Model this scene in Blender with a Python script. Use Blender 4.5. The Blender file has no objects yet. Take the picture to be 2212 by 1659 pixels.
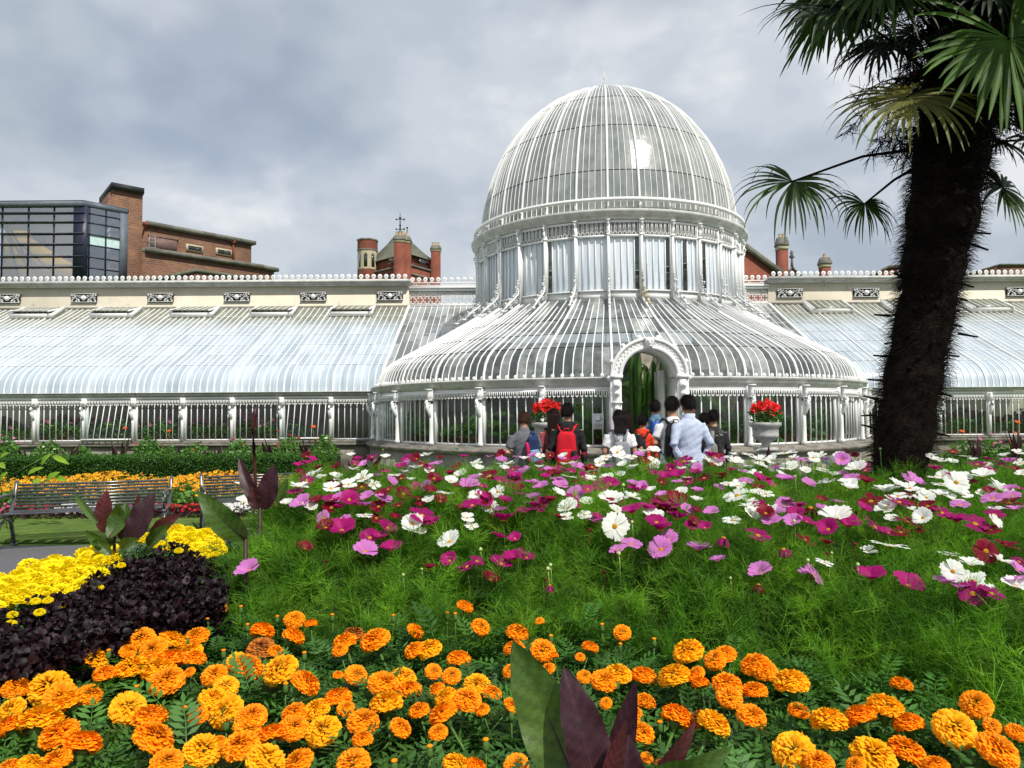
import bpy, math, random
import numpy as np
from mathutils import Vector, Matrix, Euler
R = math.radians
random.seed(7); rng = np.random.default_rng(7)
SC = bpy.context.scene
COL = SC.collection
# ---------------------------------------------------------------- camera
EYE = 1.6; F = 1533.0; PW, PH = 2212.0, 1659.0
cam_d = bpy.data.cameras.new('camera'); cam = bpy.data.objects.new('camera', cam_d); COL.objects.link(cam)
cam_d.sensor_width = 36.0; cam_d.lens = 36.0 * F / PW; cam_d.clip_start = .05; cam_d.clip_end = 3000
CM = Matrix.Translation((0, 0, EYE)) @ (Euler((R(90 + 2.26), 0, 0)).to_matrix() @ Matrix.Rotation(R(-.4), 3, 'Z')).to_4x4()
cam.matrix_world = CM; SC.camera = cam
def ray(u, v):
    d = CM.to_3x3() @ Vector(((u - PW / 2) / F, -(v - PH / 2) / F, -1)); return d / d.y
def P(u, v, Y):                       # the point seen at (u, v) that stands at distance Y
    d = ray(u, v); return Vector((d.x * Y, Y, EYE + d.z * Y))
# ---------------------------------------------------------------- light
SUN_EL, SUN_AZ = R(52), R(34)
sdir = Vector((math.sin(SUN_AZ) * math.cos(SUN_EL), -math.cos(SUN_AZ) * math.cos(SUN_EL), math.sin(SUN_EL)))
sl = bpy.data.lights.new('sun', 'SUN'); sl.energy = 4.3; sl.angle = R(.6); sl.color = (1, .95, .88)
so = bpy.data.objects.new('sun', sl); COL.objects.link(so); so.rotation_euler = (-sdir).to_track_quat('-Z', 'Y').to_euler()
so.location = (0, 0, 30)
W = bpy.data.worlds.new('World'); SC.world = W; W.use_nodes = True
nt = W.node_tree; N = nt.nodes; L = nt.links
bg = N['Background']; bg.inputs[1].default_value = .1
sky = N.new('ShaderNodeTexSky'); sky.sky_type = 'NISHITA'; sky.sun_disc = False
sky.sun_elevation = SUN_EL; sky.sun_rotation = math.pi - SUN_AZ
tc = N.new('ShaderNodeTexCoord')
sep = N.new('ShaderNodeSeparateXYZ'); L.new(tc.outputs['Generated'], sep.inputs[0])
zz = N.new('ShaderNodeMath'); zz.operation = 'MAXIMUM'; zz.inputs[1].default_value = 0.0; L.new(sep.outputs[2], zz.inputs[0])
za = N.new('ShaderNodeMath'); za.inputs[1].default_value = .55; L.new(zz.outputs[0], za.inputs[0])
dv = N.new('ShaderNodeVectorMath'); dv.operation = 'DIVIDE'; L.new(tc.outputs['Generated'], dv.inputs[0])
cmb = N.new('ShaderNodeCombineXYZ'); L.new(za.outputs[0], cmb.inputs[0]); L.new(za.outputs[0], cmb.inputs[1]); cmb.inputs[2].default_value = 1
L.new(cmb.outputs[0], dv.inputs[1])
def wnoise(scale, detail, rough, off):
    mp = N.new('ShaderNodeMapping'); mp.inputs['Location'].default_value = off; L.new(dv.outputs[0], mp.inputs[0])
    n = N.new('ShaderNodeTexNoise'); n.inputs['Scale'].default_value = scale; n.inputs['Detail'].default_value = detail
    n.inputs['Roughness'].default_value = rough; n.inputs['Distortion'].default_value = .08; L.new(mp.outputs[0], n.inputs[0]); return n
def wramp(src, pts):
    r = N.new('ShaderNodeValToRGB'); L.new(src, r.inputs[0]); e = r.color_ramp.elements
    r.color_ramp.interpolation = 'EASE'
    while len(e) < len(pts): e.new(.5)
    for i, (p, c) in enumerate(pts): e[i].position = p; e[i].color = (*c, 1) if len(c) == 3 else c
    return r
n1 = wnoise(3.6, 8, .5, (3.1, 1.2, 0)); n2 = wnoise(1.3, 4, .55, (7.7, 4.2, 2))
cl = wramp(n1.outputs[0], [(.32, (4.25, 4.9, 5.75)), (.43, (5.05, 5.7, 6.5)), (.54, (6.1, 6.65, 7.35)), (.66, (8.1, 8.4, 8.75))])
cov = wramp(n2.outputs[0], [(.33, (.6,) * 3), (.45, (1,) * 3)])
mx = N.new('ShaderNodeMixRGB'); L.new(cov.outputs[0], mx.inputs[0]); L.new(sky.outputs[0], mx.inputs[1]); L.new(cl.outputs[0], mx.inputs[2])
L.new(mx.outputs[0], bg.inputs[0])
SC.view_settings.view_transform = 'Standard'; SC.view_settings.look = 'None'; SC.view_settings.exposure = 0; SC.view_settings.gamma = 1
SC.cycles.max_bounces = 8; SC.cycles.transparent_max_bounces = 24; SC.cycles.diffuse_bounces = 3; SC.cycles.glossy_bounces = 3
SC.cycles.caustics_reflective = False; SC.cycles.caustics_refractive = False
# ---------------------------------------------------------------- helpers
def tag(o, label=None, cat=None, group=None, kind=None):
    if label: o['label'] = label
    if cat: o['category'] = cat
    if group: o['group'] = group
    if kind: o['kind'] = kind
    return o
def empty(name, loc=(0, 0, 0), rz=0, label=None, cat=None, group=None):
    o = bpy.data.objects.new(name, None); COL.objects.link(o); o.location = loc; o.rotation_euler = (0, 0, rz)
    o.empty_display_size = .1
    return tag(o, label, cat, group)
def inst(name, me, parent=None, loc=(0, 0, 0), rot=(0, 0, 0), sc=1):
    o = bpy.data.objects.new(name, me); COL.objects.link(o); o.location = loc; o.rotation_euler = rot
    o.scale = (sc, sc, sc) if not isinstance(sc, tuple) else sc
    if parent: o.parent = parent
    return o
class MB:
    def __init__(s): s.V = []; s.F = []; s.M = []; s.Q = []; s.n = 0
    def add(s, V, Fs, m=0, q=None):
        V = np.asarray(V, float).reshape(-1, 3); s.V.append(V)
        n = s.n
        for i, f in enumerate(Fs):
            s.F.append([int(a) + n for a in f]); s.M.append(m); s.Q.append((q[i] if hasattr(q, '__len__') else q) if q is not None else random.random())
        s.n += len(V); return s
    def box(s, c, d, rz=0, m=0, rot=None, q=None):
        c = np.array(c, float); h = np.array(d, float) / 2
        V = np.array([[x, y, z] for x in (-1, 1) for y in (-1, 1) for z in (-1, 1)], float) * h
        if rot is not None: V = V @ np.array(rot).T
        elif rz:
            cs, sn = math.cos(rz), math.sin(rz); V = V @ np.array([[cs, sn, 0], [-sn, cs, 0], [0, 0, 1]])
        return s.add(V + c, [(0, 1, 3, 2), (4, 6, 7, 5), (0, 4, 5, 1), (2, 3, 7, 6), (0, 2, 6, 4), (1, 5, 7, 3)], m, q)
    def tube(s, pts, r, n=6, m=0, caps=True, up=(0, 0, 1), flat=None, q=None):
        pts = [Vector(p) for p in pts]; k = len(pts)
        rr = [r] * k if not hasattr(r, '__len__') else r
        V = []; U = Vector(up)
        for i, p in enumerate(pts):
            t = (pts[min(i + 1, k - 1)] - pts[max(i - 1, 0)]).normalized()
            a = t.cross(U)
            if a.length < 1e-3: a = t.cross(Vector((1, 0, 0)))
            a.normalize(); b = a.cross(t)
            ra, rb = (rr[i], rr[i]) if flat is None else (rr[i] * flat[0], rr[i] * flat[1])
            for j in range(n):
                th = 2 * math.pi * (j + .5) / n
                V.append(p + a * (ra * math.cos(th)) + b * (rb * math.sin(th)))
        Fs = []
        for i in range(k - 1):
            for j in range(n):
                j2 = (j + 1) % n; Fs.append((i * n + j, i * n + j2, (i + 1) * n + j2, (i + 1) * n + j))
        if caps: Fs.append(tuple(range(n))[::-1]); Fs.append(tuple(range((k - 1) * n, k * n)))
        return s.add([tuple(v) for v in V], Fs, m, q)
    def lathe(s, prof, n=24, c=(0, 0, 0), m=0, a0=0, a1=360, ax=None, q=None):
        full = abs(a1 - a0 - 360) < 1e-6; kk = n if full else n + 1; V = []
        for i in range(kk):
            a = R(a0 + (a1 - a0) * i / n)
            for (r, z) in prof: V.append((c[0] + r * math.sin(a), c[1] - r * math.cos(a), c[2] + z))
        p = len(prof); Fs = []
        for i in range(n):
            i2 = (i + 1) % kk
            for j in range(p - 1): Fs.append((i * p + j, i2 * p + j, i2 * p + j + 1, i * p + j + 1))
        return s.add(V, Fs, m, q)
    def grid(s, V, nu, nv, m=0, q=None):       # V indexed [u][v]
        Fs = [(i * nv + j, (i + 1) * nv + j, (i + 1) * nv + j + 1, i * nv + j + 1) for i in range(nu - 1) for j in range(nv - 1)]
        return s.add(V, Fs, m, q)
    def prism(s, poly, z0, z1, m=0, q=None):
        n = len(poly); V = [(x, y, z0) for x, y in poly] + [(x, y, z1) for x, y in poly]
        return s.add(V, [tuple(range(n))[::-1], tuple(range(n, 2 * n))] + [(i, (i + 1) % n, n + (i + 1) % n, n + i) for i in range(n)], m, q)
    def slab(s, pts, th, axis=(0, 1, 0), m=0, q=None):   # any planar polygon given thickness along axis
        n = len(pts); a = np.array(axis, float) * th; A = np.array(pts, float)
        return s.add(np.vstack([A, A + a]), [tuple(range(n)), tuple(range(n, 2 * n))[::-1]] + [(i, n + i, n + (i + 1) % n, (i + 1) % n) for i in range(n)], m, q)
    def mesh(s, name, mats, smooth=False):
        return fastmesh(name, np.vstack(s.V) if s.V else np.zeros((0, 3)), s.F, mats, np.array(s.M), np.array(s.Q, float), smooth)
    def build(s, name, mats, parent=None, smooth=False, **k):
        o = inst(name, s.mesh(name, mats, smooth), parent, **k); return o
def fastmesh(name, V, Fs, mats, M=None, Q=None, smooth=False):
    me = bpy.data.meshes.new(name)
    if not isinstance(mats, (list, tuple)): mats = [mats]
    V = np.asarray(V, np.float32)
    if isinstance(Fs, np.ndarray):
        k = Fs.shape[1]; nf = len(Fs); loops = Fs.ravel().astype(np.int32); st = np.arange(nf, dtype=np.int32) * k
    else:
        nf = len(Fs); ln = np.array([len(f) for f in Fs], np.int32); loops = np.array([i for f in Fs for i in f], np.int32)
        st = np.concatenate([[0], np.cumsum(ln)[:-1]]).astype(np.int32) if nf else np.zeros(0, np.int32)
    me.vertices.add(len(V)); me.vertices.foreach_set('co', V.ravel())
    me.loops.add(len(loops)); me.loops.foreach_set('vertex_index', loops)
    me.polygons.add(nf); me.polygons.foreach_set('loop_start', st)
    for m in mats: me.materials.append(m)
    if M is not None and len(M): me.polygons.foreach_set('material_index', M.astype(np.int32))
    if smooth: me.polygons.foreach_set('use_smooth', np.ones(nf, bool))
    me.update(calc_edges=True)
    if Q is not None and nf:
        at = me.attributes.new('pv', 'FLOAT', 'FACE'); at.data.foreach_set('value', Q.astype(np.float32))
    me.validate(verbose=False)
    return me
# ---------------------------------------------------------------- materials
def newmat(name):
    m = bpy.data.materials.new(name); m.use_nodes = True; return m, m.node_tree.nodes, m.node_tree.links
def ramp(N, L, src, pts):
    r = N.new('ShaderNodeValToRGB'); L.new(src, r.inputs[0]); e = r.color_ramp.elements
    while len(e) < len(pts): e.new(.5)
    for i, (p, c) in enumerate(pts): e[i].position = p; e[i].color = (*c, 1) if hasattr(c, '__len__') else (c, c, c, 1)
    return r
def noise(N, L, scale, detail=4, rough=.6, co='Object', sc=(1, 1, 1), dist=0):
    t = N.new('ShaderNodeTexCoord'); mp = N.new('ShaderNodeMapping'); mp.inputs['Scale'].default_value = sc
    L.new(t.outputs[co], mp.inputs[0]); n = N.new('ShaderNodeTexNoise'); n.inputs['Scale'].default_value = scale
    n.inputs['Detail'].default_value = detail; n.inputs['Roughness'].default_value = rough; n.inputs['Distortion'].default_value = dist
    L.new(mp.outputs[0], n.inputs[0]); return n
def mixc(N, L, f, a, b, mode='MIX'):
    m = N.new('ShaderNodeMixRGB'); m.blend_type = mode
    for i, x in enumerate((f, a, b)):
        if isinstance(x, (int, float)): m.inputs[i].default_value = x if i == 0 else (x, x, x, 1)
        elif isinstance(x, tuple): m.inputs[i].default_value = (*x, 1)
        else: L.new(x, m.inputs[i])
    return m.outputs[0]
def mat(name, c1, c2=None, scale=6, rough=.7, bump=0, bscale=None, sc=(1, 1, 1), trans=0, spec=.3, metal=0, lo=.35, hi=.65, vary=0, stain=None, co='Object', sheen=0):
    m, N, L = newmat(name); b = N['Principled BSDF']; c2 = c2 or tuple(x * .8 for x in c1)
    n = noise(N, L, scale, 5, .6, co, sc); r = ramp(N, L, n.outputs[0], [(lo, c1), (hi, c2)]); col = r.outputs[0]
    if vary:
        at = N.new('ShaderNodeAttribute'); at.attribute_name = 'pv'
        rr = ramp(N, L, at.outputs['Fac'], [(0, 1 - vary), (1, 1 + vary)]); rr.color_ramp.elements[1].color = (1 + vary,) * 3 + (1,)
        col = mixc(N, L, 1.0, col, rr.outputs[0], 'MULTIPLY')
    if stain:
        n3 = noise(N, L, stain[1], 6, .7, co, stain[2] if len(stain) > 2 else (1, 1, 1)); r3 = ramp(N, L, n3.outputs[0], [(stain[3] if len(stain) > 3 else .5, 0), (.72, 1)])
        col = mixc(N, L, r3.outputs[0], col, stain[0])
    L.new(col, b.inputs['Base Color']); b.inputs['Roughness'].default_value = rough
    b.inputs['Specular IOR Level'].default_value = spec; b.inputs['Metallic'].default_value = metal
    if bump:
        n2 = noise(N, L, bscale or scale * 3, 4, .6, co, sc); bp = N.new('ShaderNodeBump'); bp.inputs['Strength'].default_value = bump
        bp.inputs['Distance'].default_value = .02; L.new(n2.outputs[0], bp.inputs['Height']); L.new(bp.outputs[0], b.inputs['Normal'])
    if trans:
        t = N.new('ShaderNodeBsdfTranslucent'); hs = N.new('ShaderNodeHueSaturation'); hs.inputs['Value'].default_value = 1.5; hs.inputs['Saturation'].default_value = 1.1
        L.new(col, hs.inputs['Color']); L.new(hs.outputs[0], t.inputs[0])
        ms = N.new('ShaderNodeMixShader'); ms.inputs[0].default_value = trans; L.new(b.outputs[0], ms.inputs[1]); L.new(t.outputs[0], ms.inputs[2])
        L.new(ms.outputs[0], N['Material Output'].inputs[0])
    return m
def glass(name, tint, dirt, o1, o2, scale=2.5, rough=.12, sc=(1, 1, 1), spec=.6, pane=.3, top=None, lo=.35, hi=.65, bump=.15, ior=1.5):
    """dirty horticultural glass: see-through where clean, milky where grime or shading paint lies"""
    m, N, L = newmat(name); b = N['Principled BSDF']; tr = N.new('ShaderNodeBsdfTransparent'); tr.inputs[0].default_value = (.86, .92, .9, 1)
    n = noise(N, L, scale, 6, .65, 'Object', sc, .3); at = N.new('ShaderNodeAttribute'); at.attribute_name = 'pv'
    ad = N.new('ShaderNodeMath'); ad.operation = 'MULTIPLY_ADD'; L.new(at.outputs['Fac'], ad.inputs[0]); ad.inputs[1].default_value = pane; ad.inputs[2].default_value = -pane / 2
    sm = N.new('ShaderNodeMath'); L.new(n.outputs[0], sm.inputs[0]); L.new(ad.outputs[0], sm.inputs[1])
    r = ramp(N, L, sm.outputs[0], [(lo, o1), (hi, o2)])
    col = ramp(N, L, sm.outputs[0], [(lo, tint), (hi, dirt)]).outputs[0]; op = r.outputs[0]
    if top:                                   # mossy dirty upper rows
        t = N.new('ShaderNodeTexCoord'); s = N.new('ShaderNodeSeparateXYZ'); L.new(t.outputs['Object'], s.inputs[0])
        nn = noise(N, L, 1.3, 5, .7, 'Object', (1, .4, .4)); a2 = N.new('ShaderNodeMath'); a2.operation = 'MULTIPLY_ADD'
        L.new(nn.outputs[0], a2.inputs[0]); a2.inputs[1].default_value = top[3]; L.new(s.outputs[2], a2.inputs[2])
        mr = N.new('ShaderNodeMapRange'); mr.inputs[1].default_value = top[0]; mr.inputs[2].default_value = top[1]; L.new(a2.outputs[0], mr.inputs[0])
        n5 = noise(N, L, 9, 5, .7, 'Object', (1, .25, .25)); g2 = ramp(N, L, n5.outputs[0], [(.3, tuple(x * .6 for x in top[2])), (.7, tuple(min(1, x * 1.35) for x in top[2]))])
        col = mixc(N, L, mr.outputs[0], col, g2.outputs[0]); op = mixc(N, L, mr.outputs[0], op, top[4])
    L.new(col, b.inputs['Base Color']); b.inputs['Roughness'].default_value = rough; b.inputs['Specular IOR Level'].default_value = spec
    if bump:
        nb = noise(N, L, 3.5, 2, .5); bp = N.new('ShaderNodeBump'); bp.inputs['Strength'].default_value = bump; bp.inputs['Distance'].default_value = .05
        L.new(nb.outputs[0], bp.inputs['Height']); L.new(bp.outputs[0], b.inputs['Normal'])
    ms = N.new('ShaderNodeMixShader'); L.new(op, ms.inputs[0]); L.new(tr.outputs[0], ms.inputs[1]); L.new(b.outputs[0], ms.inputs[2])
    gl = N.new('ShaderNodeBsdfGlossy'); gl.inputs['Roughness'].default_value = max(.03, rough * .6); ge = N.new('ShaderNodeNewGeometry'); dt = N.new('ShaderNodeVectorMath'); dt.operation = 'DOT_PRODUCT'; L.new(ge.outputs['Incoming'], dt.inputs[0]); L.new(ge.outputs['Normal'], dt.inputs[1])
    def mth(op, a, b_=None):
        k = N.new('ShaderNodeMath'); k.operation = op
        for i, x in enumerate((a, b_)):
            if x is None: continue
            if isinstance(x, (int, float)): k.inputs[i].default_value = x
            else: L.new(x, k.inputs[i])
        return k.outputs[0]
    f0 = ((ior - 1) / (ior + 1)) ** 2; f5 = mth('POWER', mth('SUBTRACT', 1.0, mth('ABSOLUTE', dt.outputs['Value'])), 5.0); frs = mth('ADD', mth('MULTIPLY', f5, 1 - f0), f0)
    if bump: L.new(bp.outputs[0], gl.inputs['Normal'])
    m2 = N.new('ShaderNodeMixShader'); L.new(frs, m2.inputs[0]); L.new(ms.outputs[0], m2.inputs[1]); L.new(gl.outputs[0], m2.inputs[2])
    L.new(m2.outputs[0], N['Material Output'].inputs[0]); return m
def brick(name, c1, c2, mort, scale=1, flat=False):
    m, N, L = newmat(name); b = N['Principled BSDF']; t = N.new('ShaderNodeTexCoord'); mp = N.new('ShaderNodeMapping')
    sp = N.new('ShaderNodeSeparateXYZ'); L.new(t.outputs['Object'], sp.inputs[0]); cb = N.new('ShaderNodeCombineXYZ')
    a = N.new('ShaderNodeMath'); L.new(sp.outputs[0], a.inputs[0]); L.new(sp.outputs[1], a.inputs[1]); L.new(a.outputs[0], cb.inputs[0]); L.new(sp.outputs[2], cb.inputs[1])
    br = N.new('ShaderNodeTexBrick'); L.new(cb.outputs[0], br.inputs[0]); br.inputs['Color1'].default_value = (*c1, 1); br.inputs['Color2'].default_value = (*c2, 1)
    br.inputs['Mortar'].default_value = (*mort, 1); br.inputs['Scale'].default_value = scale; br.inputs['Mortar Size'].default_value = .012
    br.inputs['Brick Width'].default_value = .23; br.inputs['Row Height'].default_value = .075
    n = noise(N, L, .8, 6, .65); r = ramp(N, L, n.outputs[0], [(.3, .65), (.7, 1.2)]); r.color_ramp.elements[1].color = (1.2, 1.2, 1.2, 1)
    L.new(mixc(N, L, 1.0, br.outputs[0], r.outputs[0], 'MULTIPLY'), b.inputs['Base Color']); b.inputs['Roughness'].default_value = .9; return m
M = {}
M['white'] = mat('white_paint', (.86, .86, .83), (.78, .78, .75), 5, .45, .25, 30, stain=((.42, .41, .36), 7, (1, 1, .35), .62), spec=.4)
M['white_clean'] = mat('white_paint_clean', (.88, .88, .86), (.82, .82, .80), 4, .45, .1, 20, stain=((.55, .53, .47), 11, (1, 1, .4), .68))
M['rusty'] = mat('rust_stained_paint', (.74, .70, .58), (.52, .40, .22), 6, .6, .3, stain=((.33, .2, .08), 9, (1, 1, .5), .55))
M['gutter'] = mat('weathered_grey_paint', (.66, .66, .62), (.48, .48, .44), 3, .6, .2, 20, stain=((.22, .21, .18), 8, (1, 1, .3), .58))
M['cream'] = mat('cream_render', (.72, .66, .52), (.62, .57, .45), 1.2, .85, .15, 12, stain=((.3, .28, .22), 2.2, (1, 1, .5), .60))
M['stone'] = mat('weathered_stone', (.34, .31, .25), (.20, .185, .155), 2.4, .9, .5, 14, stain=((.09, .08, .065), 4, (1, 1, .5), .52))
M['ledge'] = mat('dark_weathered_ledge', (.27, .25, .21), (.13, .12, .10), 4, .9, .4, 22, sc=(1, 1, 3), stain=((.45, .43, .38), 7, (1, 1, 1), .62))
M['moss'] = mat('lead_flashing', (.17, .15, .145), (.28, .28, .22), 5, .85, .4, 15)
M['black'] = mat('black_void', (.012, .012, .012), (.02, .02, .02), 4, .8)
M['gdome'] = glass('dome_glass', (.20, .22, .205), (.36, .38, .35), .80, .93, 2.2, .16, (1, 1, .6), .8, .16)
M['gdrum'] = glass('whitewashed_glass', (.62, .70, .77), (.74, .80, .85), .95, .99, 1.6, .22, (1, 1, .5), .5, .25, bump=.05)
M['gclear'] = glass('clear_glass', (.04, .045, .045), (.13, .14, .13), .02, .07, 2.5, .04, pane=.2, bump=.06)
M['groof'] = glass('grimy_roof_glass', (.14, .165, .17), (.42, .44, .42), .40, .80, 2.6, .32, (1, 1, 1), .4, .5, lo=.34, hi=.78, bump=.05)
M['gwing'] = glass('shaded_wing_glass', (.36, .44, .50), (.56, .64, .70), .93, .98, 1.6, .3, (2.5, .35, .35), .4, .16, (4.75, 5.25, (.27, .28, .22), .45, .93), bump=.05)
M['glink'] = glass('link_glass', (.20, .225, .235), (.38, .41, .41), .55, .85, 2.2, .12, (2, .5, .5), .6, .6)
M['gwindow'] = glass('dark_window_glass', (.02, .025, .03), (.05, .055, .06), .9, .95, 2, .05, bump=.02)
M['brick_red'] = brick('red_brick', (.27, .052, .02), (.18, .036, .018), (.22, .10, .065), 1)
M['brick_brown'] = brick('brown_brick', (.215, .085, .04), (.125, .05, .028), (.22, .15, .10), .55)
M['sandstone'] = mat('pale_sandstone', (.55, .49, .33), (.43, .37, .24), 1.5, .9, .2)
M['darkstone'] = mat('grey_coping_stone', (.22, .21, .17), (.12, .115, .10), 1.5, .9, .2)
M['slate'] = mat('mossy_slate', (.16, .165, .115), (.095, .10, .075), 1.2, .85, .3, 8, sc=(1, 1, 2))
M['slate_purple'] = mat('purple_grey_slate', (.15, .14, .16), (.10, .095, .11), 1.5, .7, .3, 9)
M['lead'] = mat('dark_iron', (.02, .022, .025), (.035, .035, .04), 4, .6)
M['pot'] = mat('buff_chimney_pot', (.62, .47, .28), (.5, .36, .2), 4, .8)
M['soil'] = mat('bare_soil', (.035, .024, .016), (.018, .012, .009), 9, .95, .6, 30)
M['asphalt'] = mat('path_asphalt', (.135, .135, .14), (.10, .10, .105), 30, .95, .3, 140)
M['grass'] = mat('mown_lawn', (.125, .20, .032), (.065, .125, .02), 7, .95, .9, 110, stain=((.16, .2, .06), 1.2))
CX, CY = 2.98, 22.0
def pol(a, r, z=0): return (r * math.sin(R(a)), -r * math.cos(R(a)), z)
PH0, DB = 5.0, 12.0
# ================================================================ ground
def sheet(name, poly, z, m, kind='structure'):
    b = MB(); b.add([(x, y, z) for x, y in poly], [tuple(range(len(poly)))]); o = b.build(name, m); o['kind'] = kind; return o
sheet('ground', [(-600, -60), (600, -60), (600, 1200), (-600, 1200)], 0, M['grass'])
sheet('path', [(-30, -20), (14, -20), (14, 14.6), (-1.9, 14.6), (-2.3, 9.6), (-3.6, 8.75), (-30, 8.9)], .004, M['asphalt'])
gp = MB(); gp.prism([(-2.9, 9.3), (-2.2, 10), (-1.8, 14.5), (-8, 17.3), (-30, 17.3), (-30, 9.02), (-3.8, 8.9)][::-1], .005, .05); go = gp.build('lawn', M['grass']); go['kind'] = 'structure'
# ================================================================ palm house
PHS = empty('palm_house', (CX, CY, 0), 0, 'white iron and glass palm house with tall central dome and long low wings', 'greenhouse')
def bar_on(mb, prof, a, w, h, m=0):        # rib lying along a lathe profile at angle a
    s, c = math.sin(R(a)), -math.cos(R(a)); mb.tube([((r + h * .5) * s, (r + h * .5) * c, z) for r, z in prof], 1, 4, m, up=(-c, s, 0) if False else (c, -s, 0), flat=(1, 1)) if False else _bar(mb, prof, a, w, h, m)
def _bar(mb, prof, a, w, h, m):
    s, c = math.sin(R(a)), -math.cos(R(a)); T = np.array([-c, s, 0]) * w / 2; V = []
    k = len(prof)
    for i, (r, z) in enumerate(prof):
        r0, z0 = prof[max(i - 1, 0)]; r1, z1 = prof[min(i + 1, k - 1)]
        t = np.array([r1 - r0, z1 - z0]); t /= np.linalg.norm(t); nn = np.array([t[1], -t[0]])
        for hh in (-h * .4, h * .6):
            p = np.array([(r + nn[0] * hh) * s, (r + nn[0] * hh) * c, z + nn[1] * hh]); V += [p - T, p + T]
    Fs = []
    for i in range(k - 1):
        a0 = 4 * i; b0 = a0 + 4
        for x, y in ((0, 1), (1, 3), (3, 2), (2, 0)): Fs.append((a0 + x, a0 + y, b0 + y, b0 + x))
    Fs += [(0, 1, 3, 2), (4 * k - 4, 4 * k - 3, 4 * k - 1, 4 * k - 2)]
    mb.add(V, Fs, m)
# ---- dome
dprof = [(3.92 * math.cos(R(t)), 6.72 + 4.8 * math.sin(R(t))) for t in (0, 4, 9, 14, 20, 26, 32, 38, 44, 50, 56, 62, 68, 73, 78, 82, 85)]
lap = [3, 6, 9, 12]
b = MB()
for k in range(30):
    for i in range(5):
        a0, a1 = PH0 + DB * (k + i / 5), PH0 + DB * (k + (i + 1) / 5)
        segs = [0] + lap + [len(dprof) - 1]
        for q in range(len(segs) - 1):
            pv = random.random(); ps = dprof[segs[q]:segs[q + 1] + 1]
            b.lathe(ps, 1, a0=a0, a1=a1, q=pv)
dome = b.build('dome', M['gdome'], PHS)
rb = MB(); _bar(rb, dprof, 0, .055, .06, 0); rib = rb.mesh('rib', M['white_clean'])
gb = MB()
for i in range(1, 5): _bar(gb, dprof[:-2] if i % 2 else dprof[:-3], DB * i / 5, .016, .025, 0)
for li, j in enumerate(lap):
    r, z = dprof[j]; gb.tube([pol(DB * x / 5, (r + .004) if True else r, z) for x in range(6)], .009, 4, 1)
gbm = gb.mesh('glazing_bars', [M['white'], M['lead']])
for k in range(30):
    inst('rib', rib, dome, rot=(0, 0, R(PH0 + DB * k))); inst('glazing_bars', gbm, dome, rot=(0, 0, R(PH0 + DB * k)))
b = MB(); b.lathe([(0, 11.46), (.43, 11.46), (.46, 11.52), (.42, 11.6), (.3, 11.66), (.12, 11.7), (.09, 11.76), (0, 11.8)], 24); b.build('dome_cap', M['gutter'], dome, True)
def scroll(mb, c, r, n=12, turns=1.25, th=.012, s=1, ax=0, start=0, flatd=1.0, m=0):
    """volute in a vertical plane; ax = azimuth in degrees of its outward axis"""
    ox = np.array(pol(ax, 1)); pts = []
    for i in range(n + 1):
        t = i / n; rr = r * (1 - .82 * t); a = R(start) + s * t * turns * 2 * math.pi
        pts.append(tuple(np.array(c) + ox * rr * math.cos(a) + np.array([0, 0, 1]) * rr * math.sin(a)))
    mb.tube(pts, [th * (1 - .4 * i / n) for i in range(n + 1)], 5, m)
b = MB(); b.tube([(0, 0, 11.6), (0, 0, 12.2), (0, 0, 12.34)], [.022, .014, .002], 6)
for z, r in ((11.85, .07), (12.03, .06), (12.14, .035)):
    for az in (90, -90, 0, 180): scroll(b, pol(az, r + .01, z), r, 10, 1.1, .011, 1, az, 180)
b.lathe([(0, 12.06), (.03, 12.08), (0, 12.12)], 8); b.build('finial', M['white_clean'], dome)
# ---- rail round the dome foot
b = MB(); b.lathe([(4.06, 6.98), (4.14, 6.98), (4.14, 7.06), (4.06, 7.06), (4.06, 6.98)], 90)
for k in range(30):
    a = PH0 + DB * k; b.tube([pol(a, 4.1, 7.0), pol(a, 4.08, 6.85), pol(a, 3.95, 6.76)], .016, 5); b.tube([pol(a, 4.1, 6.99), pol(a, 3.9, 7.0)], .014, 4)
b.build('dome_rail', M['white_clean'], PHS)
b = MB(); b.lathe([(3.9, 6.50), (4.02, 6.52), (4.08, 6.56), (4.08, 6.60), (4.16, 6.63), (4.20, 6.68), (4.22, 6.74), (4.16, 6.75), (4.12, 6.70), (3.9, 6.70)], 120)
b.build('dome_gutter', M['gutter'], PHS)
# ---- drum
b = MB(); bars = MB(); fr = MB(); fbk = MB()
for k in range(30):
    for i in range(5):
        a0, a1 = PH0 + DB * (k + i / 5), PH0 + DB * (k + (i + 1) / 5)
        clear = (k, i) in ((29, 4), (0, 4), (1, 2), (2, 1), (27, 0)) 
        b.lathe([(3.93, 4.7), (3.93, 5.4), (3.93, 6.1)], 1, a0=a0, a1=a1, m=1 if clear else 0, q=random.random())
        am = a0; 
        if i: bars.box(pol(am, 3.95, 5.4), (.022, .03, 1.4), R(am))
    am = PH0 + DB * (k + .5)
    for z, h, r, t in ((4.56, .24, 3.95, .04), (4.69, .035, 3.98, .07), (6.1, .05, 3.97, .08), (6.47, .05, 3.97, .08)):
        fr.box(pol(am, r, z), (2 * r * math.sin(R(6)) + .02, t, h), R(am))
    for i in range(7):       # arcaded frieze: little arches under slim bars
        aa = PH0 + DB * (k + (i + .5) / 7)
        for s in (-1, 1): fr.box(pol(aa + s * .28, 3.99, 6.33), (.014, .02, .27), R(aa))
        pts = [pol(aa + .62 * math.cos(R(t)), 3.99, 6.14 + .075 * math.sin(R(t))) for t in range(0, 181, 30)]
        fr.tube(pts, .013, 4)
    fbk.box(pol(am, 3.9, 6.3), (2 * 3.9 * math.sin(R(6)), .02, .36), R(am))
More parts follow.
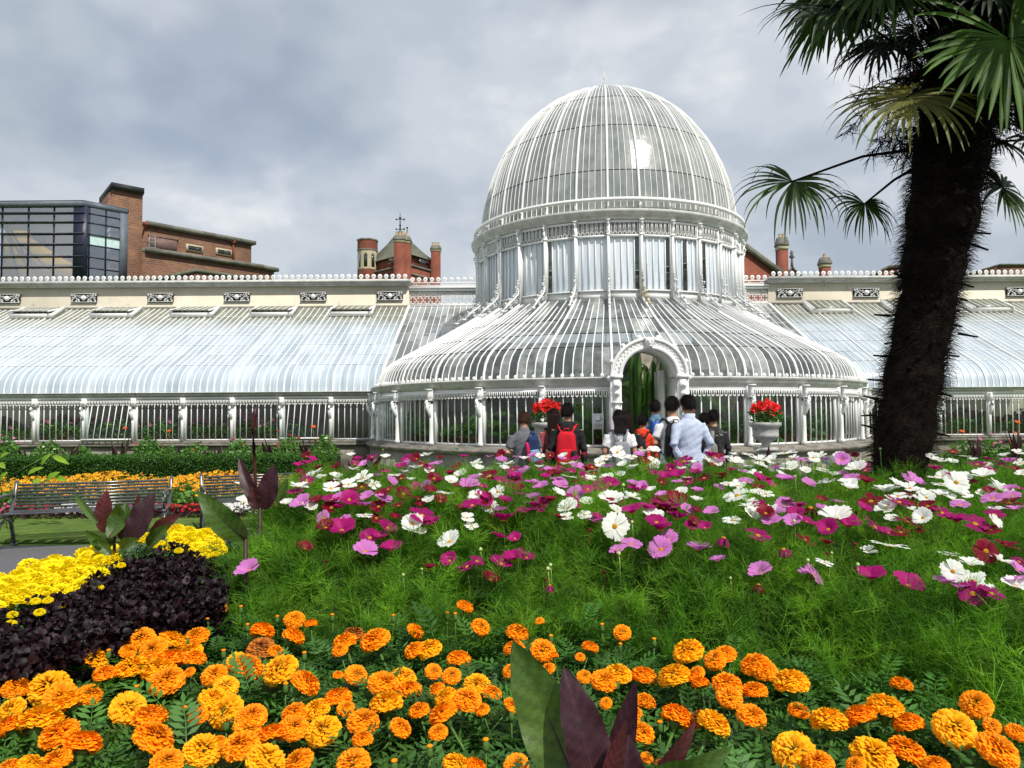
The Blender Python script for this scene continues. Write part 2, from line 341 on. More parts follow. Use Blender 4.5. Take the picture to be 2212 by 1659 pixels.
drum = b.build('drum_glazing', [M['gdrum'], M['gclear']], PHS)
bars.build('glazing_bars', M['white_clean'], drum); fr.build('frieze', M['white_clean'], PHS); fbk.build('frieze_backing', M['gutter'], PHS)
cb = MB(); cb.box((0, -3.98, 5.47), (.085, .10, 2.05)); cb.tube([(0, -4.06, 4.7), (0, -4.06, 6.1)], .035, 8)
cb.box((0, -4.03, 6.12), (.11, .14, .05)); cm = cb.mesh('column', M['white_clean'])
sb = MB()
scroll(sb, (0, -4.11, 6.40), .085, 12, 1.3, .022, 1, 0, 90); sb.tube([(0, -4.05, 6.14), (0, -4.09, 6.2), (0, -4.11, 6.31)], [.03, .022, .03], 6)
sb.lathe([(0, -.03), (.035, 0), (0, .03)], 8, (0, -4.14, 6.40)); sb.box((0, -4.05, 6.49), (.10, .16, .03)); sbm = sb.mesh('console', M['white_clean'])
# foliate scroll brackets round the foot of the drum
def footbracket(mt):
    b = MB()
    b.tube([(0, -4.02, 5.55), (0, -4.07, 5.2), (0, -4.10, 4.95), (0, -4.24, 4.72), (0, -4.45, 4.48), (0, -4.68, 4.27)], [.018, .022, .026, .03, .032, .03], 6)
    for y, z, r, s, st in ((-4.12, 5.38, .055, 1, 90), (-4.10, 5.52, .04, -1, 200), (-4.15, 5.18, .075, -1, 60), (-4.13, 4.93, .085, 1, 100), (-4.25, 4.86, .06, -1, 0), (-4.22, 4.6, .10, 1, 120), (-4.42, 4.63, .07, -1, 60), (-4.4, 4.42, .075, 1, 200), (-4.56, 4.44, .05, -1, 60), (-4.06, 5.62, .03, 1, 0)):
        scroll(b, (0, y, z), r, 11, 1.2, .018, s, 0, st)
        b.lathe([(0, -r * .28), (r * .3, 0), (0, r * .28)], 7, (0, y, z))
    for t in range(9):
        z = 5.5 - t * .12; y = -4.06 - max(0, (5.1 - z)) * .55 - .06; b.lathe([(0, -.035), (.028, -.01), (.02, .02), (0, .04)], 6, (0, y, z))
    b.box((0, -4.71, 4.24), (.06, .12, .05)); b.box((0, -4.03, 4.9), (.05, .04, .9))
    for A in b.V:
        z = A[:, 2]; A[:, 2] = np.where(z > 4.5, 4.5 + (z - 4.5) * .62, z)
    return b.mesh('scroll_bracket', mt)
fbm = footbracket(M['white_clean']); fbr = footbracket(M['rusty'])
for k in range(30):
    rz = R(PH0 + DB * k); c = inst('column', cm, PHS, rot=(0, 0, rz)); inst('console', sbm, c)
    inst('scroll_bracket', fbr if k == 0 else fbm, PHS, rot=(0, 0, rz))
# ---- lower curved roof (front half round)
lprof = [(7.02, 2.30), (7.0, 2.48), (6.93, 2.68), (6.8, 2.86), (6.6, 3.02), (6.3, 3.2), (5.95, 3.39), (5.55, 3.6), (5.15, 3.82), (4.75, 4.05), (4.4, 4.26), (4.05, 4.47)]
def lroof_z(r):
    return np.interp(r, [p[0] for p in lprof][::-1], [p[1] for p in lprof][::-1])
A0K, A1K = -8, 8
llap = [4, 6, 8]
def in_portal(x, y, z, g=.0): return abs(x + .15) < .76 + g and y < -5.9 and z < 3.12
b = MB(); gb = MB(); gclr = 0
for k in range(A0K, A1K + 1):
    for i in range(7):
        a0, a1 = PH0 + DB * (k - 1 + i / 7), PH0 + DB * (k - 1 + (i + 1) / 7)
        segs = [0] + llap + [len(lprof) - 1]
        for q in range(len(segs) - 1):
            pv = random.random()
            for j in range(segs[q], segs[q + 1]):
                am = (a0 + a1) / 2; rm = (lprof[j][0] + lprof[j + 1][0]) / 2
                x, y, z = pol(am, rm, (lprof[j][1] + lprof[j + 1][1]) / 2)
                d = math.hypot(x + .15, z - 2.31)
                if k == 0 and j < 5 and abs(x + .15) < .62 and d < .72: continue
                b.lathe(lprof[j:j + 2], 1, a0=a0, a1=a1, q=pv)
    for i in range(1, 7):
        a = PH0 + DB * (k - 1 + i / 7); pr = lprof
        if k == 0:
            x = math.sin(R(a)) * 7 + .15; j = 0
            if abs(x) < .72:
                zz_ = 2.31 + math.sqrt(max(.0, .72 ** 2 - x * x)); j = next(jj for jj, p in enumerate(lprof) if p[1] > zz_)
            pr = lprof[j:]
        if i % 2 == 0: pr = pr[:-1]
        _bar(gb, pr, a, .021, .03, 0)
    for j in llap:
        r, z = lprof[j]
        if k == 0 and j == 4: continue
        gb.tube([pol(PH0 + DB * (k - 1 + i / 7), r + .004, z + .004) for i in range(8)], .008, 4, 1)
    for i in range(8):     # palmette studs on the gutter edge
        a = PH0 + DB * (k - 1 + i / 7)
        if k == 0 and abs(a + .9) < 6.3: continue
        gb.lathe([(0, -.045), (.035, -.02), (.045, .01), (.025, .04), (0, .05)], 8, pol(a, 7.1, 2.36))
lroof = b.build('curved_roof', M['groof'], PHS)
gb.build('glazing_bars', [M['white_clean'], M['lead']], lroof)
rb = MB(); _bar(rb, lprof, 0, .05, .06, 0); lr = rb.mesh('rib', M['white_clean'])
for k in range(A0K - 1, A1K + 1): inst('rib', lr, lroof, rot=(0, 0, R(PH0 + DB * k)))
# ---- lower wall: plinth, ledge, windows, columns, cornice
aL, aR = PH0 + DB * -9, PH0 + DB * 8
def arcs(prof, name, m, seg=3):
    b = MB()
    for a0, a1 in ((aL, -7.0), (5.2, aR)): b.lathe(prof, int((a1 - a0) / seg), a0=a0, a1=a1)
    return b.build(name, m, PHS)
arcs([(7.32, 0), (7.32, .22), (7.24, .25), (7.24, .7), (7.0, .7)], 'base_wall', M['stone'])
arcs([(7.2, .62), (7.3, .66), (7.36, .72), (7.34, .76), (7.26, .78), (7.26, .82), (7.0, .84)], 'stone_ledge', M['ledge'])
arcs([(7.0, 2.12), (7.1, 2.12), (7.12, 2.17), (7.17, 2.2), (7.17, 2.27), (7.22, 2.30), (7.2, 2.325), (7.0, 2.325)], 'eaves_gutter', M['gutter'])
arcs([(7.02, 2.05), (7.09, 2.05), (7.09, 2.13), (7.02, 2.13), (7.02, 2.05)], 'fascia_band', M['white_clean'])
win = MB(); win.lathe([(7.0, .84), (7.0, 1.5), (7.0, 2.1)], 7, a0=0, a1=12, m=0)
winm = win.mesh('window', [M['gclear']])
wb = MB(); wb.box(pol(6, 6.99, .865), (2 * 6.99 * math.sin(R(6)), .06, .05), R(6)); wb.box(pol(6, 6.99, 2.08), (2 * 6.99 * math.sin(R(6)), .06, .05), R(6))
for i in range(1, 7): a = 12 * i / 7; wb.box(pol(a, 7.02, 1.46), (.02, .03, 1.18), R(a))
wbm = wb.mesh('glazing_bars', M['white_clean'])
def teeth(mb, place, n, w, z1, z0, th=.012):
    for i in range(n):
        c = (i + .5) / n; hw = w * .37; bw = w * .2
        def q(dx, z): return place(c, dx, z)
        zb = z0 + (z1 - z0) * .28
        for s in (-1, 1):
            A = [q(s * hw, z1), q(s * (hw - bw), z1), q(s * (hw - bw), zb + .01), q(s * hw, zb)]
            B = [q(s * hw, zb), q(s * (hw - bw), zb + .01), q(0, z0 + .03), q(0, z0)]
            nrm = q.__call__ and place(c, None, None)
            mb.slab(A, th, nrm); mb.slab(B, th, nrm)
def plc(c, dx, z):
    a = 12 * c
    if dx is None: return tuple(-x for x in pol(a, 1))[:2] + (0,)
    p = pol(a, 7.13, z); return (p[0] + dx * math.cos(R(a)), p[1] + dx * math.sin(R(a)), z)
vb = MB(); teeth(vb, plc, 15, 2 * 7.13 * math.sin(R(6)) / 15, 2.04, 1.89); vb.box(pol(6, 7.1, 2.045), (2 * 7.1 * math.sin(R(6)), .015, .04), R(6)); vbm = vb.mesh('valance', M['white_clean'])
cb = MB(); cb.box((0, -7.03, 1.47), (.10, .09, 1.26)); cb.lathe([(0, .84), (.065, .84), (.065, .9), (.05, .93), (.047, 1.3), (.04, 1.8), (0, 1.8)], 10, (0, -7.17, 0)); cb.box((0, -7.12, 2.0), (.12, .14, .26)); lcm = cb.mesh('column', M['white_clean'], False)
kb = MB(); scroll(kb, (0, -7.26, 1.80), .085, 12, 1.2, .035, -1, 0, 60); kb.tube([(0, -7.17, 1.45), (0, -7.22, 1.58), (0, -7.30, 1.72), (0, -7.31, 1.83)], [.03, .045, .05, .04], 7)
kb.lathe([(0, -.10), (.04, -.08), (.05, -.02), (.035, .03), (.05, .06), (.03, .1), (0, .12)], 8, (0, -7.24, 2.02)); kb.box((0, -7.22, 2.14), (.12, .18, .03)); kb.box((0, -7.22, 1.89), (.11, .17, .02)); kbm = kb.mesh('scroll_console', M['white_clean'])
for k in range(-9, 9):
    rz = R(PH0 + DB * k)
    if k not in (-9,):
        c = inst('column', lcm, PHS, rot=(0, 0, rz)); inst('scroll_console', kbm, c)
    if k < 8 and k != -1:
        w = inst('window', winm, PHS, rot=(0, 0, rz)); inst('glazing_bars', wbm, w); inst('valance', vbm, w)
# ---- entrance arch
E0 = (-.15, -7.05)          # local x of its axis, y of its face
b = MB(); RO, RI, ZS = .79, .57, 2.31; yf, yb = -7.42, -6.35
def archring(b, ro, ri, y0, y1, n=28, m=0):
    V = []
    for i in range(n + 1):
        a = math.pi * i / n; c, s = math.cos(a), math.sin(a)
        for r, y in ((ri, y0), (ro, y0), (ro, y1), (ri, y1)): V.append((E0[0] - r * c, y, ZS + r * s))
    Fs = [(4 * i + j, 4 * i + (j + 1) % 4, 4 * i + 4 + (j + 1) % 4, 4 * i + 4 + j) for i in range(n) for j in range(4)] + [(0, 1, 2, 3), (4 * n, 4 * n + 3, 4 * n + 2, 4 * n + 1)]
    b.add(V, Fs, m)
archring(b, RO, RI + .03, yf, yf + .12); archring(b, RO - .05, RI, yf + .12, yb); archring(b, RI + .07, RI - .01, yf - .03, yf + .02)
archring(b, RO + .02, RO - .05, yf - .025, yf + .03)
for s in (-1, 1):
    x = E0[0] + s * (RO + RI) / 2
    b.box((x, (yf + yb) / 2 + .06, ZS / 2), (RO - RI - .04, yb - yf - .12, ZS)); b.box((x + s * .01, yf + .05, ZS / 2), (RO - RI, .12, ZS - .01))
    b.box((x, yf + .04, ZS + .0), (.25, .2, .07)); b.box((x, yf, 1.78), (.22, .14, .03)); b.box((x, yf + .02, .15), (.27, .2, .3))
    for z, r in ((2.13, .085), (1.96, .07), (1.65, .07), (1.52, .05)):
        b.lathe([(0, -r), (r * .8, -r * .5), (r, 0), (r * .8, r * .5), (0, r)], 10, (x, yf - .03, z))
        b.lathe([(0, -r * .4), (r * .4, 0), (0, r * .4)], 8, (x, yf - .12, z))
    b.box((x, yf - .01, 1.9), (.14, .06, .75))
for i in range(46):           # carved running scroll on the arch face
    a = math.pi * (i + .5) / 46; r = (RO + RI) / 2 + .03 * (1 if i % 2 else -1)
    b.lathe([(0, -.03), (.022, 0), (0, .03)], 8, (E0[0] - r * math.cos(a), yf - .0, ZS + r * math.sin(a)))
for d in (-2, 22, 50, 76, 104, 130, 158, 182):      # crockets outside the arch
    a = R(d); r = RO + .035; c = (E0[0] - r * math.cos(a), yf + .04, ZS + r * math.sin(a))
    b.lathe([(0, -.06), (.045, -.03), (.06, .01), (.035, .05), (0, .06)], 8, c)
arch = b.build('entrance_arch', M['white'], PHS)
b = MB(); c = (E0[0], yf - .05, ZS + .70)
b.lathe([(0, -.13), (.06, -.1), (.09, -.03), (.10, .03), (.07, .09), (0, .12)], 10, c); b.lathe([(0, -.03), (.03, 0), (0, .04)], 7, (c[0], c[1] - .1, c[2] - .03))
for s in (-1, 1):
    b.lathe([(0, -.04), (.04, 0), (0, .04)], 7, (c[0] + s * .085, c[1], c[2] + .08)); b.lathe([(0, -.02), (.02, 0), (0, .02)], 6, (c[0] + s * .04, c[1] - .09, c[2] + .03))
b.box((c[0], c[1] - .07, c[2] - .08), (.07, .06, .03)); b.build('keystone', M['white'], arch)
b = MB(); b.box((E0[0], -6.9, .06), (1.2, 1.4, .12)); b.box((E0[0], -7.75, .04), (1.7, .7, .08)); b.build('door_step', M['stone'], PHS)
b = MB(); b.box((E0[0] + .50, -6.0, 1.35), (.05, .9, 2.3)); b.box((E0[0] + .50, -5.6, 1.35), (.06, .05, 2.3)); b.build('door_leaf', M['white'], PHS)
# ---- wings
YW = -1.0; BW = 1.45
wprof = [(-1.0, 2.23), (-.98, 2.42), (-.92, 2.6), (-.8, 2.78), (-.62, 2.93), (-.35, 3.09), (.4, 3.45), (1.2, 3.86), (2.0, 4.27), (2.8, 4.67), (3.7, 5.13), (4.6, 5.6)]
wl = [5, 6, 7, 8, 9, 10]
def wing_bar(mb, x, w, h, m=0, prof=wprof):
    V = []; k = len(prof)
    for i, (y, z) in enumerate(prof):
        y0, z0 = prof[max(i - 1, 0)]; y1, z1 = prof[min(i + 1, k - 1)]; t = np.array([y1 - y0, z1 - z0]); t /= np.linalg.norm(t); nn = np.array([-t[1], t[0]])
        for hh in (-h * .4, h * .6): V += [(x - w / 2, y + nn[0] * hh, z + nn[1] * hh), (x + w / 2, y + nn[0] * hh, z + nn[1] * hh)]
    Fs = []
    for i in range(k - 1):
        for a, c in ((0, 1), (1, 3), (3, 2), (2, 0)): Fs.append((4 * i + a, 4 * i + c, 4 * i + 4 + c, 4 * i + 4 + a))
    mb.add(V, Fs + [(0, 1, 3, 2)], m)
def clipprof(x):             # keep only the part outside the rotunda's curved roof
    out = []
    for i in range(len(wprof) * 4):
        t = i / 4
        if t > len(wprof) - 1: break
        j = int(min(t, len(wprof) - 2)); f = t - j; y = wprof[j][0] * (1 - f) + wprof[j + 1][0] * f; z = wprof[j][1] * (1 - f) + wprof[j + 1][1] * f
        r = math.hypot(x, y)
        if r < 4.0: continue
        if r < 7.05 and z < lroof_z(r) + .0: continue
        out.append((y, z))
    return out
wwin = MB(); wwin.add([(0, YW, .82), (BW, YW, .82), (BW, YW, 2.08), (0, YW, 2.08)], [(0, 1, 2, 3)]); wwm = wwin.mesh('window', M['gclear'])
wb2 = MB(); wb2.box((BW / 2, YW, .84), (BW, .06, .04)); wb2.box((BW / 2, YW, 2.06), (BW, .06, .04))
for i in range(1, 8): wb2.box((BW * i / 8, YW - .02, 1.45), (.019, .03, 1.2))
wbm2 = wb2.mesh('glazing_bars', M['white_clean'])
def plw(c, dx, z):
    if dx is None: return (0, 1, 0)
    return (BW * c + dx, YW - .1, z)
v2 = MB(); teeth(v2, plw, 16, BW / 16, 2.0, 1.85); v2.box((BW / 2, YW - .08, 2.01), (BW, .02, .04)); vbm2 = v2.mesh('valance', M['white_clean'])
cb = MB(); cb.box((0, YW - .02, 1.45), (.10, .09, 1.26)); cb.tube([(-.03, YW - .14, .82), (-.03, YW - .14, 1.75)], .045, 9); cb.box((-.02, YW - .1, 1.96), (.13, .16, .24)); wcm = cb.mesh('column', M['white_clean'])
kb = MB(); kb.tube([(-.03, YW - .14, 1.4), (-.03, YW - .2, 1.55), (-.03, YW - .27, 1.68), (-.03, YW - .25, 1.8)], [.03, .045, .05, .035], 7); scroll(kb, (-.03, YW - .24, 1.75), .08, 10, 1.2, .03, -1, 0, 60)
kb.lathe([(0, -.1), (.05, -.06), (.05, 0), (.03, .03), (.05, .07), (0, .11)], 8, (-.03, YW - .2, 1.98)); wkm = kb.mesh('scroll_console', M['white_clean'])
def wing(sgn, x0, nb, firstpost, opened):
    """x0 inner end of the shaded glazing, nb bays outward, firstpost the post nearest the rotunda"""
    xe = x0 + sgn * nb * BW * 1.0; lo, hi = min(x0, xe), max(x0, xe)
    b = MB(); pw = BW / 7.0; n = int(round((hi - lo) / pw))
    segs = [0] + wl + [len(wprof) - 1]
    for i in range(n):
        for q in range(len(segs) - 1):
            pv = random.random(); ps = wprof[segs[q]:segs[q + 1] + 1]
            V = []; 
            for x in (lo + i * pw, lo + (i + 1) * pw): V += [(x, y, z) for y, z in ps]
            b.grid(V, 2, len(ps), q=pv)
    roof = b.build('wing_roof', M['gwing'], PHS)
    gb = MB()
    for i in range(n + 1):
        if i % 7: wing_bar(gb, lo + i * pw, .022, .03)
    for j in wl:
        y, z = wprof[j]; gb.box(((lo + hi) / 2, y, z + .008), (hi - lo, .03, .014), m=1)
    gb.build('glazing_bars', [M['white_clean'], M['white']], roof)
    mb = MB(); wing_bar(mb, 0, .04, .055); rm = mb.mesh('rib', M['white_clean'])
    for i in range(0, n + 1, 7): inst('rib', rm, roof, loc=(lo + i * pw, 0, 0))
    mb = MB(); wing_bar(mb, x0, .085, .09); mb.build('end_rib', M['white_clean'], roof)
    # link glazing between the wing and the rotunda
    b = MB(); gb = MB(); x = x0
    while abs(x) > 3.2:
        xn = x - sgn * pw * 1.05; cp = clipprof((x + xn) / 2)
        if len(cp) > 1:
            for j in range(len(cp) - 1):
                if cp[j + 1][0] - cp[j][0] > .5: continue
                b.add([(x, *cp[j]), (xn, *cp[j]), (xn, *cp[j + 1]), (x, *cp[j + 1])], [(0, 1, 2, 3)], q=(int(abs(x) * 97 + cp[j][1] * 1.2) * 37 % 100) / 100)
            cpx = clipprof(xn)
            if len(cpx) > 1: wing_bar(gb, xn, .022, .03, prof=cpx)
        x = xn
    for j in wl: gb.box((sgn * (3.6 + abs(x0)) / 2, wprof[j][0], wprof[j][1] + .006), (abs(x0) - 3.6, .02, .012), m=0) if wprof[j][0] > 1.9 else None
    lk = b.build('link_roof', M['glink'], PHS); gb.build('glazing_bars', M['white_clean'], lk)
    # gutter, wall
    cxm, ln = (sgn * 6.9 + xe) / 2, abs(xe - sgn * 6.9)
    b = MB(); b.box((cxm, YW - .06, 2.18), (ln, .2, .09)); b.box((cxm, YW - .1, 2.235), (ln, .26, .025)); b.build('eaves_gutter', M['gutter'], PHS)
    b = MB(); b.box((cxm, YW - .04, 2.08), (ln, .13, .07)); b.build('fascia_band', M['white_clean'], PHS)
    b = MB(); b.box((cxm, YW, .33), (ln, .3, .66)); b.build('base_wall', M['stone'], PHS)
    b = MB(); b.box((cxm, YW - .06, .70), (ln, .36, .07)); b.box((cxm, YW - .02, .77), (ln, .26, .08)); b.build('stone_ledge', M['ledge'], PHS)
    x = firstpost; i = 0
    while abs(x) < abs(xe) + .1:
        c = inst('column', wcm, PHS, loc=(x, 0, 0)); inst('scroll_console', wkm, c)
        if abs(x) < abs(xe) - .5:
            xl = x if sgn > 0 else x - BW
            if i in opened:
                w = inst('open_window', wwm, PHS, loc=(xl, YW - 0.0, 2.08), rot=(R(-14), 0, 0)); 
                w.data = wwm.copy()
                for vtx in w.data.vertices: vtx.co.y -= YW; vtx.co.z -= 2.08
                g2 = inst('glazing_bars', wbm2.copy(), w)
                for vtx in g2.data.vertices: vtx.co.y -= YW; vtx.co.z -= 2.08
                inst('valance', vbm2, PHS, loc=(xl, 0, 0))
            else:
                w = inst('window', wwm, PHS, loc=(xl, 0, 0)); inst('glazing_bars', wbm2, w); inst('valance', vbm2, w)
        x += sgn * BW; i += 1
    # inner bay towards rotunda
    for xx in (firstpost - sgn * BW,):
        xl = xx if sgn > 0 else xx - BW
        w = inst('window', wwm, PHS, loc=(xl, 0, 0)); inst('glazing_bars', wbm2, w); inst('valance', vbm2, w)
    # rear wall, parapet
    xs = x0; cxm, ln = (xs + xe) / 2, abs(xe - xs)
    b = MB(); b.box((cxm, 4.8, 3.2), (ln, .4, 6.4)); b.build('parapet_wall', M['cream'], PHS)
    b = MB(); b.box((cxm, 4.68, 6.42), (ln + .06, .46, .05)); b.box((cxm, 4.66, 6.475), (ln + .1, .54, .06)); b.box((cxm, 4.63, 6.54), (ln + .16, .64, .07)); b.build('cornice', M['gutter'], PHS)
    b = MB(); b.box((cxm, 4.56, 5.58), (ln, .1, .12)); b.build('flashing', M['moss'], PHS)
    return roof, lo, hi
WL = wing(-1, -6.84, 11, -8.29, (4, 1 - 1)); WR = wing(1, 6.72, 7, 8.17, ())
# crest of pierced roundels
def roundel(mb, x, y, z):
    mb.lathe([(.028, -.012), (.075, -.012), (.085, 0), (.075, .012), (.028, .012)], 12, (0, 0, 0))
    V = mb.V[-1]; nv = V.copy(); nv[:, 1], nv[:, 2] = V[:, 2], V[:, 1]; mb.V[-1] = nv + np.array([x, y, z + .115])
    mb.lathe([(0, -.014), (.028, 0), (0, .014)], 8, (x, y, z + .115)); mb.box((x, y, z + .02), (.02, .02, .05))
    for s in (-1, 1): mb.lathe([(0, -.02), (.028, 0), (0, .02)], 6, (x + s * .035, y, z + .025))
def crest(x0, x1, y, z):
    b = MB(); n = max(1, int(abs(x1 - x0) / .232))
    for i in range(n): roundel(b, x0 + (x1 - x0) * (i + .5) / n, y, z)
    b.box(((x0 + x1) / 2, y, z - .005), (abs(x1 - x0), .02, .02)); b.build('cresting', M['white_clean'], PHS)
crest(-6.84, -22.6, 4.4, 6.6); crest(6.72, 16.8, 4.4, 6.6)
# link parapet with pierced frieze
for sg, x0 in ((-1, -6.84), (1, 6.72)):
    x1 = sg * 3.9; cxm = (x0 + x1) / 2; ln = abs(x0 - x1); y = 4.66; b = MB()
    b.box((cxm, y, 6.50), (ln, .05, .03)); b.box((cxm, y, 6.40), (ln, .05, .03)); b.box((cxm, y, 6.31), (ln, .22, .07)); b.box((cxm, y - .02, 6.22), (ln, .1, .06))
    for i in range(6):
        xx = x0 + (x1 - x0) * (i + .5) / 6
        for s in (-.04, .04): b.box((xx + s, y, 6.45), (.02, .03, .1))
    b.box((cxm, y + .04, 6.11), (ln, .03, .16), m=1)
    n = int(ln / .25); zc = 5.84; rr = .125
    for i in range(n):
        xx = x0 + (x1 - x0) * (i + .5) / n
        b.tube([(xx + rr * math.cos(R(t)), y, zc + rr * math.sin(R(t))) for t in range(0, 361, 30)], .016, 4, caps=False)
        for t in (45, 135, 225, 315): b.lathe([(0, -.03), (.028, 0), (0, .03)], 6, (xx + .075 * math.cos(R(t)), y, zc + .075 * math.sin(R(t))))
        b.tube([(xx + rr * .85 * math.cos(R(t)), y + .03, 5.97 + rr * .85 * math.sin(R(t))) for t in range(0, 181, 30)], .012, 4, m=0)
        b.lathe([(0, -.03), (.03, 0), (0, .03)], 6, (xx, y, zc + rr + .02))
    b.box((cxm, y, 5.7), (ln, .04, .03)); b.box((cxm, y, 5.98), (ln, .03, .02)); b.box((cxm, y, 5.64), (ln, .05, .06))
    b.build('pierced_parapet', [M['white_clean'], M['gutter']], PHS)
    crest(x0, x1, y, 6.515)
    b = MB(); b.box((cxm, 4.8, 2.8), (ln, .3, 5.6)); b.build('link_wall', M['cream'], PHS)
b = MB(); b.box((0, 4.85, 2.1), (7.8, .3, 4.2)); b.build('rear_wall', M['stone'], PHS)
# ornamental grilles in the parapet
gm = MB(); gm.box((0, .035, 0), (.98, .02, .33), m=1)
for s in (-1, 1):
    for i, (x, z, r, d) in enumerate(((.14, .03, .07, 1), (.22, -.06, .06, -1), (.30, .05, .075, 1), (.40, -.03, .07, -1), (.17, -.1, .05, 1), (.36, .1, .05, -1), (.44, .09, .04, 1), (.27, -.11, .045, -1), (.44, -.11, .04, 1))):
        pts = [(s * (x + r * (1 - .7 * t / 8) * math.cos(d * t * .8 + i)), 0, z + r * (1 - .7 * t / 8) * math.sin(d * t * .8 + i)) for t in range(9)]; gm.tube(pts, .013, 4)
        gm.lathe([(0, -.02), (.02, 0), (0, .02)], 5, (s * x, 0, z))
gm.lathe([(0, -.10), (.07, -.07), (.10, 0), (.07, .07), (0, .10)], 9, (0, -.0, 0)); gm.box((0, 0, .155), (.98, .03, .015)); gm.box((0, 0, -.155), (.98, .03, .015))
V = gm.V; gmm = gm.mesh('grille_panel', [M['white_clean'], M['black']])
for x in [-7.55 - 2.88 * i for i in range(6)] + [7.5 + 2.88 * i for i in range(4)]: inst('grille_panel', gmm, PHS, loc=(x, 4.54, 6.0))
# roof vents
vm = MB(); vm.box((0, -.42, .10), (1.5, .04, .18), m=0); vm.box((-.75, 0, .1), (.04, .9, .16), m=0); vm.box((.75, 0, .1), (.04, .9, .16), m=0)
vfm = vm.mesh('vent_frame', M['white_clean'])
vl = MB(); vl.box((0, 0, 0), (1.4, 1.0, .02), m=1)
for i in range(7): vl.box((-.69 + i * .23, 0, .018), (.025, 1.0, .02), m=0)
vl.box((-.7, 0, .0), (.05, 1.04, .05), m=0); vl.box((.7, 0, .0), (.05, 1.04, .05), m=0)
M['ventglass'] = mat('mossy_glass', (.23, .24, .18), (.12, .13, .09), 3, .3, .1, stain=((.30, .32, .3), 2, (1, 1, 1), .5))
vlm = vl.mesh('vent_lid', [M['white'], M['ventglass']])
sl_ = math.atan2(5.6 - 5.13, .9)
for i, x in enumerate([-8.9 - 2.9 * i for i in range(5)] + [8.55 + 2.9 * i for i in range(3)]):
    v = inst('roof_vent', vfm, PHS, loc=(x + .1, 4.0, 5.30), rot=(sl_, 0, 0)); inst('vent_lid', vlm, v, loc=(0, .05, .18), rot=(R(-12 if x < 0 else -2), 0, 0))
# floors inside
b = MB(); b.prism([(-22.8, -.9), (-6.9, -.9)] + [pol(a, 6.95)[:2] for a in range(-82, 83, 6)] + [(6.9, -.9), (16.8, -.9), (16.8, 4.6), (-22.8, 4.6)], .006, .05)
b.build('floor', M['soil'], PHS)
# ================================================================ buildings beyond the palm house
def wallquad(b, A, B, z0, z1, th=.3, m=0):     # upright slab from plan point A to B
    A = Vector(A[:2]); B = Vector(B[:2]); d = (B - A); n = Vector((-d.y, d.x)).normalized() * th
    b.prism([tuple(A), tuple(B), tuple(B + n), tuple(A + n)], z0, z1, m)
# --- modern glass extension
YA = 46.0
def zz(v, Y, u=200): return P(u, v, Y).z
GB = empty('glass_extension', (P(90, 600, YA).x, YA, 0), 0, 'grey framed modern glass building with yellow wall inside, beside the brown brick stair tower', 'building')
gx, gy = GB.location.x, GB.location.y
c0, c1 = P(-160, 437, YA), P(181, 432, YA); c2 = P(277, 451, YA * 1.045)
zt, zb = c1.z, P(181, 604, YA).z
def loc(p): return (p[0] - gx, p[1] - gy)
M['frame_grey'] = mat('blue_grey_metal', (.14, .165, .195), (.11, .135, .165), 3, .5)
M['mullion'] = mat('navy_mullion', (.018, .022, .045), (.025, .03, .055), 3, .4)
M['yellow'] = mat('yellow_plaster', (.9, .5, .01), (.8, .44, .01), 1, .7)
M['pane_dark'] = glass('reflecting_glass', (.10, .12, .15), (.20, .22, .27), .02, .08, .5, .02, spec=.5, pane=.3, bump=.02, ior=5.0)
M['aqua'] = mat('pale_aqua_panel', (.62, .80, .78), None, 3, .4); M['whitepaint2'] = mat('interior_white', (.7, .7, .7), None, 3, .6)
M['inner'] = mat('dim_interior', (.10, .08, .05), (.045, .05, .03), .6, .8)
b = MB(); zr = zt - .38
for A, B in ((c0, c1), (c1, c2)):
    wallquad(b, loc(A), loc(B), zr, zt, .5)
wallquad(b, loc(c0), loc(c1), zb - .6, zb, .5); wallquad(b, loc(c1), loc(c2), zb - .6, zb, .5)
d = (c2 - c1).normalized(); e0 = c2 - d * .5; wallquad(b, loc(e0), loc(c2), zb, zr, .5)
b.prism([loc(c0), loc(c1), loc(c2), loc(c2 + Vector((-2, 8, 0))), loc(c0 + Vector((0, 9, 0)))], zt - .06, zt - .02)
b.build('frame', M['frame_grey'], GB)
b = MB(); mu = MB(); rows = [1, .913, .787, .631, .485, .32, .175, 0]
uu = [-160, -100, -58, 2, 58.8, 114, 170]
inset = Vector((0, .12, 0))
def rowz(i): return zb + (zr - zb) * rows[i]
xs1 = [P(u, 500, YA + .1) for u in uu] + [c1]
for i in range(len(xs1) - 1):
    A, B = xs1[i] + inset, xs1[i + 1] + inset
    for j in range(7):
        b.add([(*loc(A), rowz(j + 1)), (*loc(B), rowz(j + 1)), (*loc(B), rowz(j)), (*loc(A), rowz(j))], [(0, 1, 2, 3)], 0)
    mu.box((*loc(A), (zb + zr) / 2), (.07, .1, zr - zb))
mu.box((loc(c1)[0] - .25, loc(c1)[1] + .12, (zb + zr) / 2), (.9, .12, zr - zb))
W2 = [c1 + (e0 - c1) * t for t in (0, .13, .58, 1)]
for i in range(3):
    A, B = W2[i] + inset, W2[i + 1] + inset
    for j in range(7):
        aq = j == 3 and i > 0
        b.add([(*loc(A), rowz(j + 1)), (*loc(B), rowz(j + 1)), (*loc(B), rowz(j)), (*loc(A), rowz(j))], [(0, 1, 2, 3)], 1 if aq else 0)
    mu.box((*loc(A), (zb + zr) / 2), (.07, .1, zr - zb))
for j in range(1, 7):
    wallquad(mu, loc(c0), loc(c1), rowz(j) - .035, rowz(j) + .035, .13); wallquad(mu, loc(c1), loc(e0), rowz(j) - .035, rowz(j) + .035, .13)
